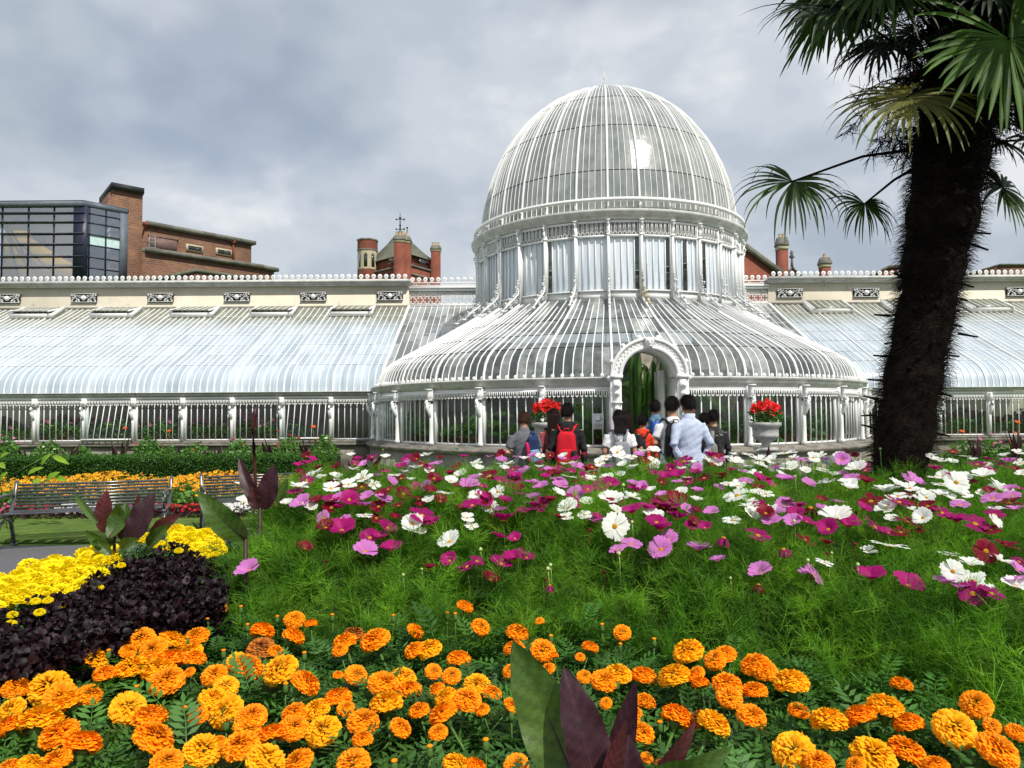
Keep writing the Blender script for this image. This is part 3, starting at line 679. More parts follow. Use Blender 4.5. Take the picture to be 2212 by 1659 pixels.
b.build('glazing', [M['pane_dark'], M['aqua']], GB); mu.build('mullions', M['mullion'], GB)
b = MB(); YY = YA + .9; q0 = P(8, 600, YY)
b.slab([(*loc(q0), zb), (*loc(P(62, 600, YY)), zb), (*loc(P(62, 600, YY)), P(60, 503, YY).z), (*loc(q0), P(10, 462, YY).z)], .2)
b.slab([(*loc(P(62.1, 600, YY)), zb), (*loc(P(165, 600, YY)), zb), (*loc(P(165, 600, YY)), P(165, 575, YY).z), (*loc(P(112, 600, YY)), P(112, 545, YY).z), (*loc(P(62.1, 600, YY)), P(64, 512, YY).z)], .2); b.build('yellow_stair_wall', M['yellow'], GB)
b = MB(); b.box(((loc(c0)[0] + loc(c2)[0]) / 2 - 1, 6.5, (zb + zt) / 2 - .3), (c2.x - c0.x - 3, .3, zt - zb - .6)); b.box((0, 4.2, zb - .1), (14, 8, .2)); b.build('inner_wall', M['inner'], GB)
b = MB()
for f in (.0, .3, .6): b.tube([(*loc(P(40 + 150 * f, 600, YA + .6)), zb + .2), (*loc(P(10 + 40 * f, 600, YA + .6)), zr - .8 - 2.2 * f)], .07, 5)
b.build('stair_rails', M['mullion'], GB)
b = MB(); b.box((loc(e0)[0] - .9, 2.0, (zb + zr) / 2), (.28, .28, zr - zb)); b.box((loc(e0)[0] + .0, 2.6, (zb + zr) / 2), (.2, .2, zr - zb)); b.build('inner_column', M['whitepaint2'], GB)
b = MB(); b.box((loc(P(60, 600, YA))[0], 4, (zb - .6) / 2), (13, 7.5, zb - .62)); b.build('wall', M['cream'], GB)
# --- brown brick hall with stair tower
BH = empty('brick_hall', (P(400, 600, 47).x, 47, 0), 0, 'long brown brick hall with flat roofs and tall stair tower, behind the left wing', 'building')
gx, gy = BH.location.x, BH.location.y
b = MB(); t0, t1, t2 = P(222, 410, 49.5), P(249, 392, 47.6), P(316, 411, 48.7)
zt = P(249, 396, 47.6).z
b.prism([loc(P(249, 1, 47.6)), loc(P(314, 1, 48.9)), loc(P(300, 1, 52)), loc(P(224, 1, 50.6))], 0, zt - .35); b.build('stair_tower', M['brick_brown'], BH)
b = MB(); b.prism([loc(P(247, 1, 47.3)), loc(P(317.5, 1, 48.7)), loc(P(301, 1, 52.4)), loc(P(221, 1, 50.8))], zt - .36, zt); b.build('tower_coping', M['lead'], BH)
ya, yb_ = 48.9, 56.0
def hall(name, u0, v0, Y0, u1, v1, Y1, dz, cop, depth=9):
    A, B = P(u0, v0, Y0), P(u1, v1, Y1); z = (A.z + B.z) / 2; b = MB()
    dd = (B - A).xy.normalized(); n = Vector((-dd.y, dd.x)) * depth
    pl = [loc(A), loc(B), loc((B.x + n.x, B.y + n.y)), loc((A.x + n.x, A.y + n.y))]
    b.prism(pl, 0, z - .28); o = b.build('wall', M['brick_brown'], BH)
    e = dd * .25; f = n.normalized() * .3; b = MB()
    b.prism([loc((A.x - f.x, A.y - f.y)), loc((B.x + e.x - f.x, B.y + e.y - f.y)), loc((B.x + n.x + e.x, B.y + n.y + e.y)), loc((A.x + n.x, A.y + n.y))], z - .28, z); b.build('roof_coping', M['darkstone'], BH)
    return A, B, z
def yfor(v0, v1, Y0, u0, u1):     # distance at which a level line starting at (u0,v0) appears at v1
    return Y0 * P(u0, v0, 1).z.__sub__(EYE) / (P(u1, v1, 1).z - EYE)
Y1 = yfor(478, 521, 49.2, 314, 543); A, B, z1 = hall('w', 314, 478, 49.2, 543, 521, Y1, 0, 0)
A1, B1 = A.copy(), B.copy()
Y2 = yfor(535, 572, 48.6, 312, 560); A, B, z2 = hall('w', 312, 535, 48.6, 560, 572, Y2, 0, 0, 6)
Y3 = yfor(572, 580, Y2, 560, 592); hall('w', 556, 571, Y2 - .1, 592, 579, Y3 - .1, 0, 0, 2.2)
b = MB(); A, Pk, B = P(305, 606, 47.2), P(418, 577, 47.6), P(600, 606, 49.5)
dd = (B - A).xy.normalized()
Pk = Vector((A.x + dd.x * (Pk.x - A.x) / dd.x, A.y + dd.y * (Pk.x - A.x) / dd.x, Pk.z))
b.slab([(*loc(A), A.z - 3), (*loc(B), B.z - 3), (*loc(B), B.z - .3), (*loc(Pk), Pk.z - .25), (*loc(A), A.z - .3)], .4); b.build('gable_wall', M['brick_brown'], BH)
b = MB(); b.tube([(*loc(A), A.z - .15), (*loc(Pk), Pk.z - .12), (*loc(B), B.z - .15)], .16, 4); b.build('gable_coping', M['slate'], BH)
def on1(u, v, k=0, off=-.02):
    f = (P(u, v, 1).x); dd = (B1 - A1); r = ray(u, v)  # intersection of the sight line with the upper wall
    t = (A1.x * dd.y - A1.y * dd.x) / (r.x * dd.y - 1 * dd.x); return Vector((r.x * t, t, EYE + r.z * t))
for u, v in ((420, 537), (483, 545)):
    p = on1(u, v); a = math.atan2((B1 - A1).y, (B1 - A1).x); w = MB()
    w.box((0, 0, 0), (1.25, .16, .5), m=0); wo = w.build('window', [M['sandstone']], BH, loc=(p.x - gx, p.y - gy, p.z), rot=(0, 0, a))
    w = MB(); w.box((-.25, -.1, 0), (.48, .04, .3)); w.box((.25, -.1, 0), (.48, .04, .3)); w.build('pane', M['gwindow'], wo)
p = on1(352, 528); w = MB(); w.box((0, -.04, 0), (1.9, .1, .9)); w.box((0, -.05, .48), (2.1, .16, .07)); M['louvre'] = mat('faded_wood_panel', (.23, .15, .13), (.16, .10, .09), 3, .9)
w.build('louvre_panel', M['louvre'], BH, loc=(p.x - gx, p.y - gy, p.z), rot=(0, 0, a))
p = on1(325, 545); w = MB()
for s in (-.2, .2): w.tube([(s, -.25, -1.1), (s, -.25, 1.1)], .025, 4)
for i in range(8): w.box((0, -.25, -1 + i * .28), (.44, .03, .03))
for i in range(4): w.tube([(-.3, -.25, -.2 + i * .4), (-.28, -.7, -.2 + i * .4), (.28, -.7, -.2 + i * .4), (.3, -.25, -.2 + i * .4)], .02, 4)
M['galv'] = mat('galvanised_steel', (.4, .4, .38), None, 5, .5); w.build('roof_ladder', M['galv'], BH, loc=(p.x - gx, p.y - gy, p.z), rot=(0, 0, a))
for u, v0, v1 in ((318, 485, 493), (506, 524, 566)):
    p, q = on1(u, v0), on1(u, v1); w = MB(); w.tube([(p.x - gx, p.y - gy - .15, p.z), (q.x - gx, q.y - gy - .15, q.z)], .09, 6); w.box((p.x - gx, p.y - gy - .18, p.z), (.35, .25, .25)); w.build('downpipe', M['brick_red'], BH)
# --- red brick tower house with slate pyramid roof
YT = 70.0; TH = empty('tower_house', (P(880, 600, YT + 4).x, YT + 4, 0), 0, 'red brick tower house with mossy pyramid roof, octagonal turret and weather vane', 'building')
gx, gy = TH.location.x, TH.location.y; px = 1533 / YT
cor = P(880, 600, YT); lf = P(782, 600, YT + 5.5); rt = P(948, 600, YT + 4.5); bk = rt + (lf - cor)
ztop = P(880, 578, YT).z; b = MB()
zc = P(870, 573, YT).z; b.prism([loc(cor), loc(rt), loc(bk), loc(lf)], 0, zc); wl_ = b.build('wall', M['brick_red'], TH)
def inset_(s): 
    c = (cor + rt + bk + lf) / 4; return [loc(c + (p - c) * s) for p in (cor, rt, bk, lf)]
b = MB(); b.prism(inset_(1.03), zc, zc + .18); z4 = P(880, 589, YT).z; b.prism(inset_(1.025), z4 - .12, z4 + .06); b.build('coping', M['darkstone'], TH)
b = MB(); ze = P(920, 562, YT + 4).z; b.prism(inset_(.84), zc + .1, ze); b.build('attic_wall', M['brick_red'], TH)
b = MB(); q = inset_(.95); zap = P(866, 497, YT + 5).z; c = inset_(0)[0]; ap0, ap1 = (c[0] - .1, c[1], zap), (c[0] + 1.7, c[1] + 0, zap - .35)
def lerp(a, b_, t): return tuple(a[i] * (1 - t) + b_[i] * t for i in range(3))
V = []; ring = [(*p, ze - .1) for p in q]; 
for t, s in ((0, 1), (.12, .84), (.3, .64), (.6, .36), (1, .05)):
    for p in ring: V.append((c[0] + (p[0] - c[0]) * s, c[1] + (p[1] - c[1]) * s, ze - .1 + (zap - ze) * t))
b.add(V, [(i * 4 + j, i * 4 + (j + 1) % 4, i * 4 + 4 + (j + 1) % 4, i * 4 + 4 + j) for i in range(4) for j in range(4)] + [(16, 17, 18, 19)]); b.build('pyramid_roof', M['slate'], TH)
b = MB(); zv = P(866, 460, YT + 5).z; b.tube([(c[0], c[1], zap - .2), (c[0], c[1], zv)], [.09, .03], 5)
for z, r in ((zv - .7, .42), (zv - 1.75, .42)): b.box((c[0], c[1], z), (r * 2.1, .05, .06)); b.box((c[0] - r, c[1], z), (.12, .05, .18)); b.box((c[0] + r, c[1], z), (.16, .05, .2))
for z, r in ((zap + .5, .16), (zap + 1.3, .2), (zv - 1.75, .12)): b.lathe([(0, z - .12), (r, z), (0, z + .12)], 8, (c[0], c[1], 0))
b.build('weather_vane', M['lead'], TH)
b = MB(); b.tube([(c[0] + .75, c[1], zap - 1.3), (c[0] + .75, c[1], zap + .15)], [.08, .04], 5); b.lathe([(0, 0), (.14, .12), (0, .26)], 8, (c[0] + .75, c[1], zap + .12)); b.build('finial', M['lead'], TH)
def chimney(parent, p, w, dp, ztop_, zcap, zbrick, npots, rz=0, potr=.13, mt='brick_red'):
    b = MB(); b.box((0, 0, zbrick / 2), (w, dp, zbrick)); ch = b.build('chimney', M[mt], parent, loc=(p[0], p[1], 0), rot=(0, 0, rz))
    b = MB(); h = zcap - zbrick; k1, k2 = w / 2 + .09, dp / 2 + .09
    b.box((0, 0, zbrick + h * .16), (w + .06, dp + .06, h * .32), m=0)
    V = [(sx * k1, sy * k2, zbrick + h * .32) for sx, sy in ((-1, -1), (1, -1), (1, 1), (-1, 1))] + [(sx * k1 * 1.0, sy * k2, zbrick + h * .42) for sx, sy in ((-1, -1), (1, -1), (1, 1), (-1, 1))] + [(sx * k1 * .72, sy * k2 * .7, zcap) for sx, sy in ((-1, -1), (1, -1), (1, 1), (-1, 1))]
    b.add(V, [(j, (j + 1) % 4, 4 + (j + 1) % 4, 4 + j) for j in range(4)] + [(4 + j, 4 + (j + 1) % 4, 8 + (j + 1) % 4, 8 + j) for j in range(4)] + [(8, 9, 10, 11), (3, 2, 1, 0)], 1)
    b.build('chimney_cap', [M['sandstone'], M['darkstone']], ch)
    for i in range(npots):
        b = MB(); b.lathe([(potr, 0), (potr * .85, .05), (potr * .85, ztop_ - zcap - .06), (potr, ztop_ - zcap)], 10, ((i - (npots - 1) / 2) * potr * 2.3, 0, zcap)); b.build('chimney_pot', M['pot'], ch)
    return ch
Zt = lambda v, Y: P(900, v, Y).z
k = P(864, 600, YT - .3); chimney(TH, loc(k), 1.05, 1.0, Zt(502, YT), Zt(511, YT), Zt(527, YT), 3)
k = P(879, 600, YT - .1); chimney(TH, loc(k), .75, 1.0, Zt(502, YT), Zt(512, YT), Zt(528, YT), 1)
k = P(941.5, 600, YT + 3.6); chimney(TH, loc(k), 1.0, .9, Zt(524, YT + 3.6), Zt(531, YT + 3.6), Zt(545, YT + 3.6), 3, .1)
# turret
tc_ = loc(P(794, 600, YT + 4.5)); r_ = 22 / 1533 * (YT + 4.5); Y_ = YT + 4.5; b = MB()
z_0, z_1, z_2, z_3 = Zt(583, Y_), Zt(542, Y_), Zt(522, Y_), Zt(518, Y_)
b.lathe([(r_, 0), (r_, z_0)], 8, (*tc_, 0), a0=22.5, a1=382.5, m=0); b.lathe([(r_, z_1), (r_, z_2)], 8, (*tc_, 0), a0=22.5, a1=382.5, m=0)
b.lathe([(r_ * .99, z_0), (r_ * .99, z_1)], 8, (*tc_, 0), a0=22.5, a1=382.5, m=1); b.lathe([(r_, z_1 - .1), (r_ * 1.05, z_1 - .02), (r_ * 1.05, z_1 + .08), (r_, z_1 + .1)], 8, (*tc_, 0), a0=22.5, a1=382.5, m=2)
b.lathe([(r_, z_2), (r_ * 1.06, z_2 + .04), (r_ * 1.06, z_3), (0, z_3)], 8, (*tc_, 0), a0=22.5, a1=382.5, m=2)
tur = b.build('turret', [M['brick_red'], M['sandstone'], M['darkstone']], TH)
for a in (-45, 0, 45, 90):
    w = MB(); rr = r_ * math.cos(R(22.5)) + .0; h = z_1 - z_0; zc_ = (z_0 + z_1) / 2 - .1
    w.slab([(-.18, -rr - .02, zc_ - h * .34), (.18, -rr - .02, zc_ - h * .34), (.18, -rr - .02, zc_ + h * .28), (0, -rr - .02, zc_ + h * .38), (-.18, -rr - .02, zc_ + h * .28)], .05)
    w.build('lancet_window', M['gwindow'], tur, loc=(*tc_, 0), rot=(0, 0, R(a)))
b = MB(); p = loc(P(822, 600, YT + 5)); zz0, zz1 = Zt(570, YT), Zt(525, YT)
for s in (-.35, .35): b.tube([(p[0] + s, p[1], zz0), (p[0] + s, p[1], zz1)], .05, 4)
for i in range(9): b.box((p[0], p[1], zz0 + (zz1 - zz0) * (i + .5) / 9), (.7, .06, .06))
M['redsteel'] = mat('red_painted_steel', (.22, .05, .04), None, 4, .6); b.build('fire_ladder', M['redsteel'], TH)
for u, Yv in ((850, YT + 1.5), (916, YT + 2.6)):
    p = P(u, 566, Yv); b = MB(); b.box((0, 0, 0), (1.6, .1, .5)); b.build('attic_window', M['gwindow'], TH, loc=(p.x - gx, p.y - gy, (zc + .25 + ze) / 2), rot=(0, 0, math.atan2((rt - cor).y, (rt - cor).x) if u > 880 else math.atan2((cor - lf).y, (cor - lf).x)))
# --- red brick gabled house on the right
YR = 62.0; RH = empty('gabled_house', (P(1640, 600, YR).x, YR, 0), 0, 'red brick house with steep stone-edged gable and purple slate roof, just right of the dome', 'building')
gx, gy = RH.location.x, RH.location.y; p0 = P(1530, 600, YR); 
gl, ap, gr = P(1500, 600, YR), P(1600, 528, YR), P(1687, 602, YR)
b = MB(); b.slab([(*loc(gl), 0), (*loc(gr), 0), (*loc(gr), gr.z + .5), (*loc(ap), ap.z), (*loc(gl), gl.z - .4)], .4); b.build('gable_wall', M['brick_red'], RH)
b = MB(); A, B = Vector((*loc(ap), ap.z)), Vector((*loc(gr), gr.z + .4)); b.tube([A + Vector((0, -.1, .1)), B + Vector((0, -.1, .1))], .3, 4, up=(0, 1, 0)); b.build('gable_coping', M['darkstone'], RH)
rb_ = P(1700, 575, YR + 9); dz_ = Vector((1.6, 10, 0)); b = MB()
r1 = A + Vector((0, .4, -.1)); r2 = r1 + Vector((4.9, 17, 0)); r3 = B + Vector((4.9, 17, 0)); b.add([r1, r2, r3, B + Vector((0, .4, 0))], [(0, 1, 2, 3)]); b.add([r1, r2, Vector((r2.x - 4, r2.y, 0)), Vector((r1.x - 4, r1.y, 0))], [(0, 1, 2, 3)])
b.build('roof', M['slate_purple'], RH)
b = MB(); b.box((loc(P(1670, 600, YR + 6))[0], 6, 3), (7, 8, P(1680, 597, YR).z * .5 * 2 - .2 - 0)); b.build('wall', M['brick_red'], RH)
k = P(1690, 600, YR + 1); chimney(RH, loc(k), .82, .8, Zt(505, YR), Zt(513, YR), Zt(541, YR), 2)
Yg = YR + 8; b = MB(); g0, g1, g2 = P(1692, 604, Yg), P(1711, 578, Yg), P(1737, 604, Yg)
b.slab([(*loc(g0), 0), (*loc(g2), 0), (*loc(g2), g2.z), (*loc(g1), g1.z), (*loc(g0), g0.z)], .5); b.build('rear_gable', M['slate_purple'], RH)
b = MB(); b.tube([(*loc(g0), g0.z), (*loc(g1), g1.z + .1), (*loc(g2), g2.z)], .16, 4); b.tube([(*loc(g1), g1.z), (*loc(g1), g1.z + .9)], [.16, .1], 6); b.lathe([(0, 0), (.3, .25), (.12, .5), (.2, .7), (0, 1)], 4, (*loc(g1), g1.z + .8)); b.build('gable_finial', M['darkstone'], RH)
CH = empty('chimney_stack', (P(1782, 600, 58).x, 58, 0), 0, 'red brick chimney stack with sloped cap and single pot, left of the palm tree', 'chimney')
chimney(CH, (0, 0), .7, .7, Zt(555, 58), Zt(563, 58), Zt(585, 58), 1, potr=.13)
for u, v, lab in ((1925, 578, 'small red brick gable peeping over the parapet left of the palm trunk'),):
    hp = P(u, v, 60); h = empty('distant_gable', (hp.x, 60, 0), 0, lab, 'house'); b = MB(); b.slab([(-2.2, 0, 0), (2.2, 0, 0), (2.2, 0, hp.z - 1), (.8, 0, hp.z), (-.2, 0, hp.z), (-2.2, 0, hp.z - .9)], 3); b.build('wall', M['brick_red'], h)
    b = MB(); b.tube([(-2.4, -.1, hp.z - 1), (-.2, -.1, hp.z + .1), (.9, -.1, hp.z + .1), (2.4, -.1, hp.z - 1)], .14, 4); b.build('roof_edge', M['darkstone'], h)
hp = P(2190, 584, 60); h = empty('flat_roof_house', (hp.x, 60, 0), 0, 'flat brown roof edge showing over the parapet at the far right', 'building'); b = MB(); b.box((0, 0, hp.z / 2), (5, 4, hp.z)); b.build('wall', M['brick_brown'], h)
b = MB(); b.box((0, 0, hp.z + .07), (5.3, 4.3, .14)); b.build('roof_edge', M['darkstone'], h)
# ================================================================ planting
LEAF = {}
M['cosleaf'] = mat('feathery_cosmos_leaf', (.175, .36, .03), (.06, .175, .014), 5.5, .55, vary=.5, trans=.42, spec=.25, lo=.40, hi=.60)
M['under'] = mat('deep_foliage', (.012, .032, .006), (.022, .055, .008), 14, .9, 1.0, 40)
M['tagleaf'] = mat('marigold_leaf', (.055, .155, .02), (.035, .11, .018), 2, .5, vary=.45, trans=.22)
M['purple'] = mat('dark_purple_leaf', (.019, .006, .010), (.009, .004, .006), 9, .55, vary=.8, trans=.12, spec=.3)
M['orange'] = mat('orange_petal', (.97, .39, .006), (.93, .27, .004), 30, .6, vary=.38, trans=.22, spec=.15)
M['amber'] = mat('amber_petal', (.98, .52, .009), (.95, .40, .006), 30, .6, vary=.32, trans=.22, spec=.15)
M['yellow_p'] = mat('yellow_petal', (.96, .53, .010), (.94, .41, .006), 30, .6, vary=.2, trans=.22, spec=.15)
M['lemon'] = mat('lemon_petal', (.92, .78, .008), (.90, .70, .006), 30, .6, vary=.15, trans=.22, spec=.15)
M['spent'] = mat('browned_petal', (.55, .16, .01), (.30, .08, .01), 30, .8, vary=.4)
M['stem'] = mat('green_stem', (.10, .20, .035), (.06, .14, .03), 8, .6)
M['cw'] = mat('white_petal', (.86, .87, .82), (.80, .82, .76), 20, .55, vary=.06, trans=.35, spec=.2)
M['cp'] = mat('pale_pink_petal', (.66, .24, .60), (.56, .17, .50), 20, .55, vary=.15, trans=.35, spec=.2)
M['cm'] = mat('magenta_petal', (.42, .008, .17), (.30, .005, .115), 20, .55, vary=.25, trans=.35, spec=.2)
M['cc'] = mat('crimson_petal', (.21, .003, .016), (.15, .003, .02), 20, .5, vary=.3, trans=.3, spec=.2)
M['disc'] = mat('pollen_yellow', (.78, .42, .02), (.6, .28, .01), 60, .8, .5, 120)
M['hedge'] = mat('clipped_hedge_leaf', (.055, .15, .016), (.035, .11, .013), 6, .55, vary=.6, trans=.2)
M['shrubleaf'] = mat('border_plant_leaf', (.12, .26, .04), (.07, .18, .03), 4, .55, vary=.5, trans=.3)
M['darkplant'] = mat('indoor_plant_leaf', (.13, .30, .06), (.07, .19, .04), 2, .5, vary=.6, trans=.3)
M['cactus'] = mat('cactus_green', (.10, .24, .03), (.06, .16, .02), 5, .6)
M['terracotta'] = mat('terracotta', (.42, .15, .07), (.33, .11, .05), 6, .8)
M['canna_dark'] = mat('bronze_canna_leaf', (.055, .014, .018), (.026, .010, .016), 5, .45, .15, 30, sc=(1, 1, .3), trans=.2, spec=.4, vary=.35)
M['canna_red'] = mat('wine_red_canna_leaf', (.12, .022, .024), (.05, .018, .016), 5, .45, .15, 30, trans=.3, spec=.4, vary=.35)
M['canna_green'] = mat('olive_canna_leaf', (.085, .15, .022), (.045, .10, .02), 5, .45, .15, 30, trans=.3, spec=.4, vary=.28)
M['canna_vein'] = mat('canna_midrib', (.055, .02, .018), (.035, .02, .014), 5, .5)
def inpoly(x, y, poly):
    x = np.asarray(x); y = np.asarray(y); c = np.zeros(x.shape, bool); n = len(poly); j = n - 1
    for i in range(n):
        xi, yi = poly[i]; xj, yj = poly[j]
        c ^= ((yi > y) != (yj > y)) & (x < (xj - xi) * (y - yi) / (yj - yi + 1e-12) + xi); j = i
    return c
FX = [-3, -1.16, -.34, .38, .9, 1.29, 2.2, 4.5]; FY = [2.8, 2.72, 2.54, 2.39, 2.13, 1.78, 1.45, 1.2]
PURP = [(-1.87, 2.6), (-1.93, 3.2), (-1.98, 3.8), (-1.8, 4.0), (-1.62, 3.9), (-1.27, 3.1), (-1.12, 2.62), (-1.25, 2.37), (-1.32, 2.18), (-1.38, 2.0), (-2.2, 1.75), (-2.2, 2.2)]
YEL = [(-2.2, 2.2), (-1.87, 2.6), (-1.93, 3.2), (-1.98, 3.8), (-1.8, 4.0), (-1.5, 3.55), (-1.18, 3.08), (-1.3, 3.9), (-1.42, 4.6), (-2.25, 4.7), (-2.4, 3.4), (-2.6, 2.5)]
COS = [(-1.1, 2.66), (-1.3, 2.95), (-1.38, 3.3), (-1.38, 3.9), (-1.42, 4.6), (-1.0, 5.1), (1.5, 5.25), (4.2, 5.0), (4.6, 1.3), (2.2, 1.4), (1.29, 1.78), (.9, 2.13), (.38, 2.39), (-.34, 2.54)]
def canopy(x, y):
    x = np.asarray(x, float); y = np.asarray(y, float)
    s = y - np.interp(x, FX, FY)
    wob = .02 * np.sin(x * 7.1 + y * 3) * np.sin(y * 6.3 - x * 2) + .018 * np.sin(x * 23 + 4 * np.sin(y * 5)) * np.sin(y * 21 + 3 * np.sin(x * 4)) + .012 * np.sin(x * 41 + y * 9) * np.sin(y * 37 - x * 7)
    z = .80 + wob * .8
    zc = np.minimum(.80 + .55 * np.clip(s, 0, 9), np.interp(y, [1.7, 2.4, 2.7, 3.2, 3.8, 4.6, 5.2], [.9, 1.0, 1.09, 1.165, 1.20, 1.195, 1.1])) + wob * 1.5
    zc = .80 + (zc - .80) * np.clip((x - np.interp(y, [2.66, 3.1, 3.9, 4.6], [-1.25, -1.42, -1.46, -1.5])) / .22, .05, 1) ** .6
    z = np.where(inpoly(x, y, COS), zc, z); z = np.where(inpoly(x, y, PURP), .81 + wob * 1.2, z); z = np.where(inpoly(x, y, YEL), .80 + wob * .5, z)
    return z
def hit(u, v, off=.04, y0=1.1, y1=5.0):
    d = ray(u, v); Y = np.arange(y0, y1, .01); x = d.x * Y; z = EYE + d.z * Y; c = canopy(x, Y) + off
    k = np.nonzero(z <= c)[0]
    return (Y[k[0]] if len(k) else None)
# mound of soil
xs = np.linspace(-2.9, 5.2, 60); ys = np.linspace(.55, 5.7, 44); V = []; 
def edge(x, y): return min(1, max(0, (x + 2.75) / .35)) * min(1, max(0, (5.1 - x) / .4)) * min(1, max(0, (y - .6) / .3)) * min(1, max(0, (5.6 - y) / .4))
for x in xs:
    for y in ys: V.append((x, y, .012 + (.42 + .08 * (y - 1)) * edge(x, y) + .02 * random.random()))
b = MB(); b.grid(V, 60, 44); o = b.build('flowerbed', M['soil'], None, True); o['kind'] = 'structure'
# dark undergrowth skin below the canopy
# scatter
def frames(n, cone=.6, up=(0, 0, 1), bias=None):
    d = rng.normal(size=(n, 3)) * cone + np.array(up); 
    if bias is not None: d = d + bias
    d /= np.linalg.norm(d, axis=1)[:, None]; a = rng.normal(size=(n, 3)); a -= (a * d).sum(1)[:, None] * d; a /= np.linalg.norm(a, axis=1)[:, None]
    b_ = np.cross(d, a); return np.stack([a, b_, d], axis=2)       # columns: local x, y, z
def scatter(protos, pos, Rm, sc):
    """join many transformed copies of a few prototypes (V, F quads) into one mesh's arrays"""
    pos = np.asarray(pos, float); n = len(pos); which = rng.integers(0, len(protos), n); Vs = []; Fs = []; Qs = []; off = 0
    for k, (V, Fq) in enumerate(protos):
        idx = np.nonzero(which == k)[0]
        if not len(idx): continue
        W_ = np.einsum('nij,vj->nvi', Rm[idx], V) * np.asarray(sc)[idx][:, None, None] + pos[idx][:, None, :]
        nv = len(V); F_ = Fq[None] + (np.arange(len(idx)) * nv)[:, None, None] + off
        Vs.append(W_.reshape(-1, 3)); Fs.append(F_.reshape(-1, Fq.shape[1])); Qs.append(np.repeat(rng.random(len(idx)), len(Fq))); off += nv * len(idx)
    return np.vstack(Vs), np.vstack(Fs), np.concatenate(Qs)
def scobj(name, protos, pos, Rm, sc, m, parent=None, **k):
    V, Fq, Q = scatter(protos, pos, Rm, sc); return inst(name, fastmesh(name, V, Fq, [m], None, Q), parent, **k)
def strip(pts, w, side):     # ribbon quads along a polyline
    pts = np.array(pts, float); k = len(pts); side = np.array(side, float); ws = np.array(w if hasattr(w, '__len__') else [w] * k)
    V = np.empty((2 * k, 3)); V[0::2] = pts - side * ws[:, None] / 2; V[1::2] = pts + side * ws[:, None] / 2
    return V, np.array([(2 * i, 2 * i + 1, 2 * i + 3, 2 * i + 2) for i in range(k - 1)])
def joinp(lst):
    Vs, Fs, o = [], [], 0
    for V, Fq in lst: Vs.append(V); Fs.append(Fq + o); o += len(V)
    return np.vstack(Vs), np.vstack(Fs)
def tuft(n=26, L0=.08):
    out = [strip([(0, 0, -.10), (.004, 0, 0), (0, .003, .07)], [.003, .0028, .0012], (1, 0, 0))]
    for i in range(n):
        a = random.uniform(0, 6.283); el = random.uniform(.15, 1.35); d = np.array([math.cos(a) * math.cos(el), math.sin(a) * math.cos(el), math.sin(el)]); l = L0 * random.uniform(.6, 1.15)
        hh = random.random(); st = np.array([0, 0, -.07 + .13 * hh]); el = -.15 + 1.25 * random.random() + .2 * hh; d = np.array([math.cos(a) * math.cos(el), math.sin(a) * math.cos(el), math.sin(el)]); l *= 1.15 - .5 * hh; droop = np.array([0, 0, -.1 * math.cos(el)])
        pts = [st, st + d * l * .55, st + d * l + droop * l * .35]; side = np.cross(d, rng.normal(size=3)); side /= np.linalg.norm(side)
        out.append(strip(pts, [.0021, .0018, .0009], side))
        for k in range(5):           # side filaments
            f = .25 + .17 * k; q = pts[0] + (pts[1] - pts[0]) * min(1, f * 1.8) if f < .55 else pts[1] + (pts[2] - pts[1]) * (f - .55) / .45
            dd = d + side * (.8 if k % 2 else -.8) + rng.normal(size=3) * .25; dd /= np.linalg.norm(dd); out.append(strip([q, q + dd * l * .38], [.0017, .0008], np.cross(dd, side) + .001))
    return joinp(out)
tufts = [tuft() for _ in range(6)]
def rpts(poly, n, y_w=None):
    P_ = np.array(poly); lo, hi = P_.min(0), P_.max(0); out = np.empty((0, 2))
    while len(out) < n:
        c = rng.uniform(lo, hi, (n * 2, 2)); 
        if y_w: c = c[rng.random(len(c)) < y_w(c[:, 0], c[:, 1])]
        c = c[inpoly(c[:, 0], c[:, 1], poly)]; out = np.vstack([out, c])
    return out[:n]
vis = lambda x, y: np.clip(1.15 - .75 * np.clip((y - np.interp(x, FX, FY)) / 1.4, 0, 1), 0, 1) * np.where(np.abs(x) < .75 * y + .35, 1, .15)
gap = lambda x, y: vis(x, y) * np.clip(.5 + 1.7 * np.sin(x * 19 + 3 * np.sin(y * 7)) * np.sin(y * 17 + 2 * np.sin(x * 9)), .12, 1)
pp = rpts(COS, 6400, gap); zc = canopy(pp[:, 0], pp[:, 1]) - rng.random(len(pp)) ** 1.2 * .20 + .015
scobj('cosmos_foliage', tufts, np.column_stack([pp, zc]), frames(len(pp), .5), rng.uniform(.7, 1.25, len(pp)), M['cosleaf'])
tag(bpy.data.objects['cosmos_foliage'], 'bright green feathery cosmos foliage filling the middle of the bed', 'foliage', kind='stuff')
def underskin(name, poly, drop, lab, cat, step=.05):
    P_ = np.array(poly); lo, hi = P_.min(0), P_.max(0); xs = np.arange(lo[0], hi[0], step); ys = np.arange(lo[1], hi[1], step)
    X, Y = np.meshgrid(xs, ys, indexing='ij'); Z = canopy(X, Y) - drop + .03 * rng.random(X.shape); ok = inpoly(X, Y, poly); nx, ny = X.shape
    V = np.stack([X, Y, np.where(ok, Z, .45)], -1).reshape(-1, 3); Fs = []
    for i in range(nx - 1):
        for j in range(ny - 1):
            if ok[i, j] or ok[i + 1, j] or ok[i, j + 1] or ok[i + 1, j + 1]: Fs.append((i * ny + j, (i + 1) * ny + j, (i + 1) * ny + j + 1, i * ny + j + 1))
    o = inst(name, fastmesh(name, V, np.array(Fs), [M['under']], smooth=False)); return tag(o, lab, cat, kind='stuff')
underskin('cosmos_undergrowth', COS, .24, 'dark shaded stems and leaves deep under the cosmos', 'foliage')
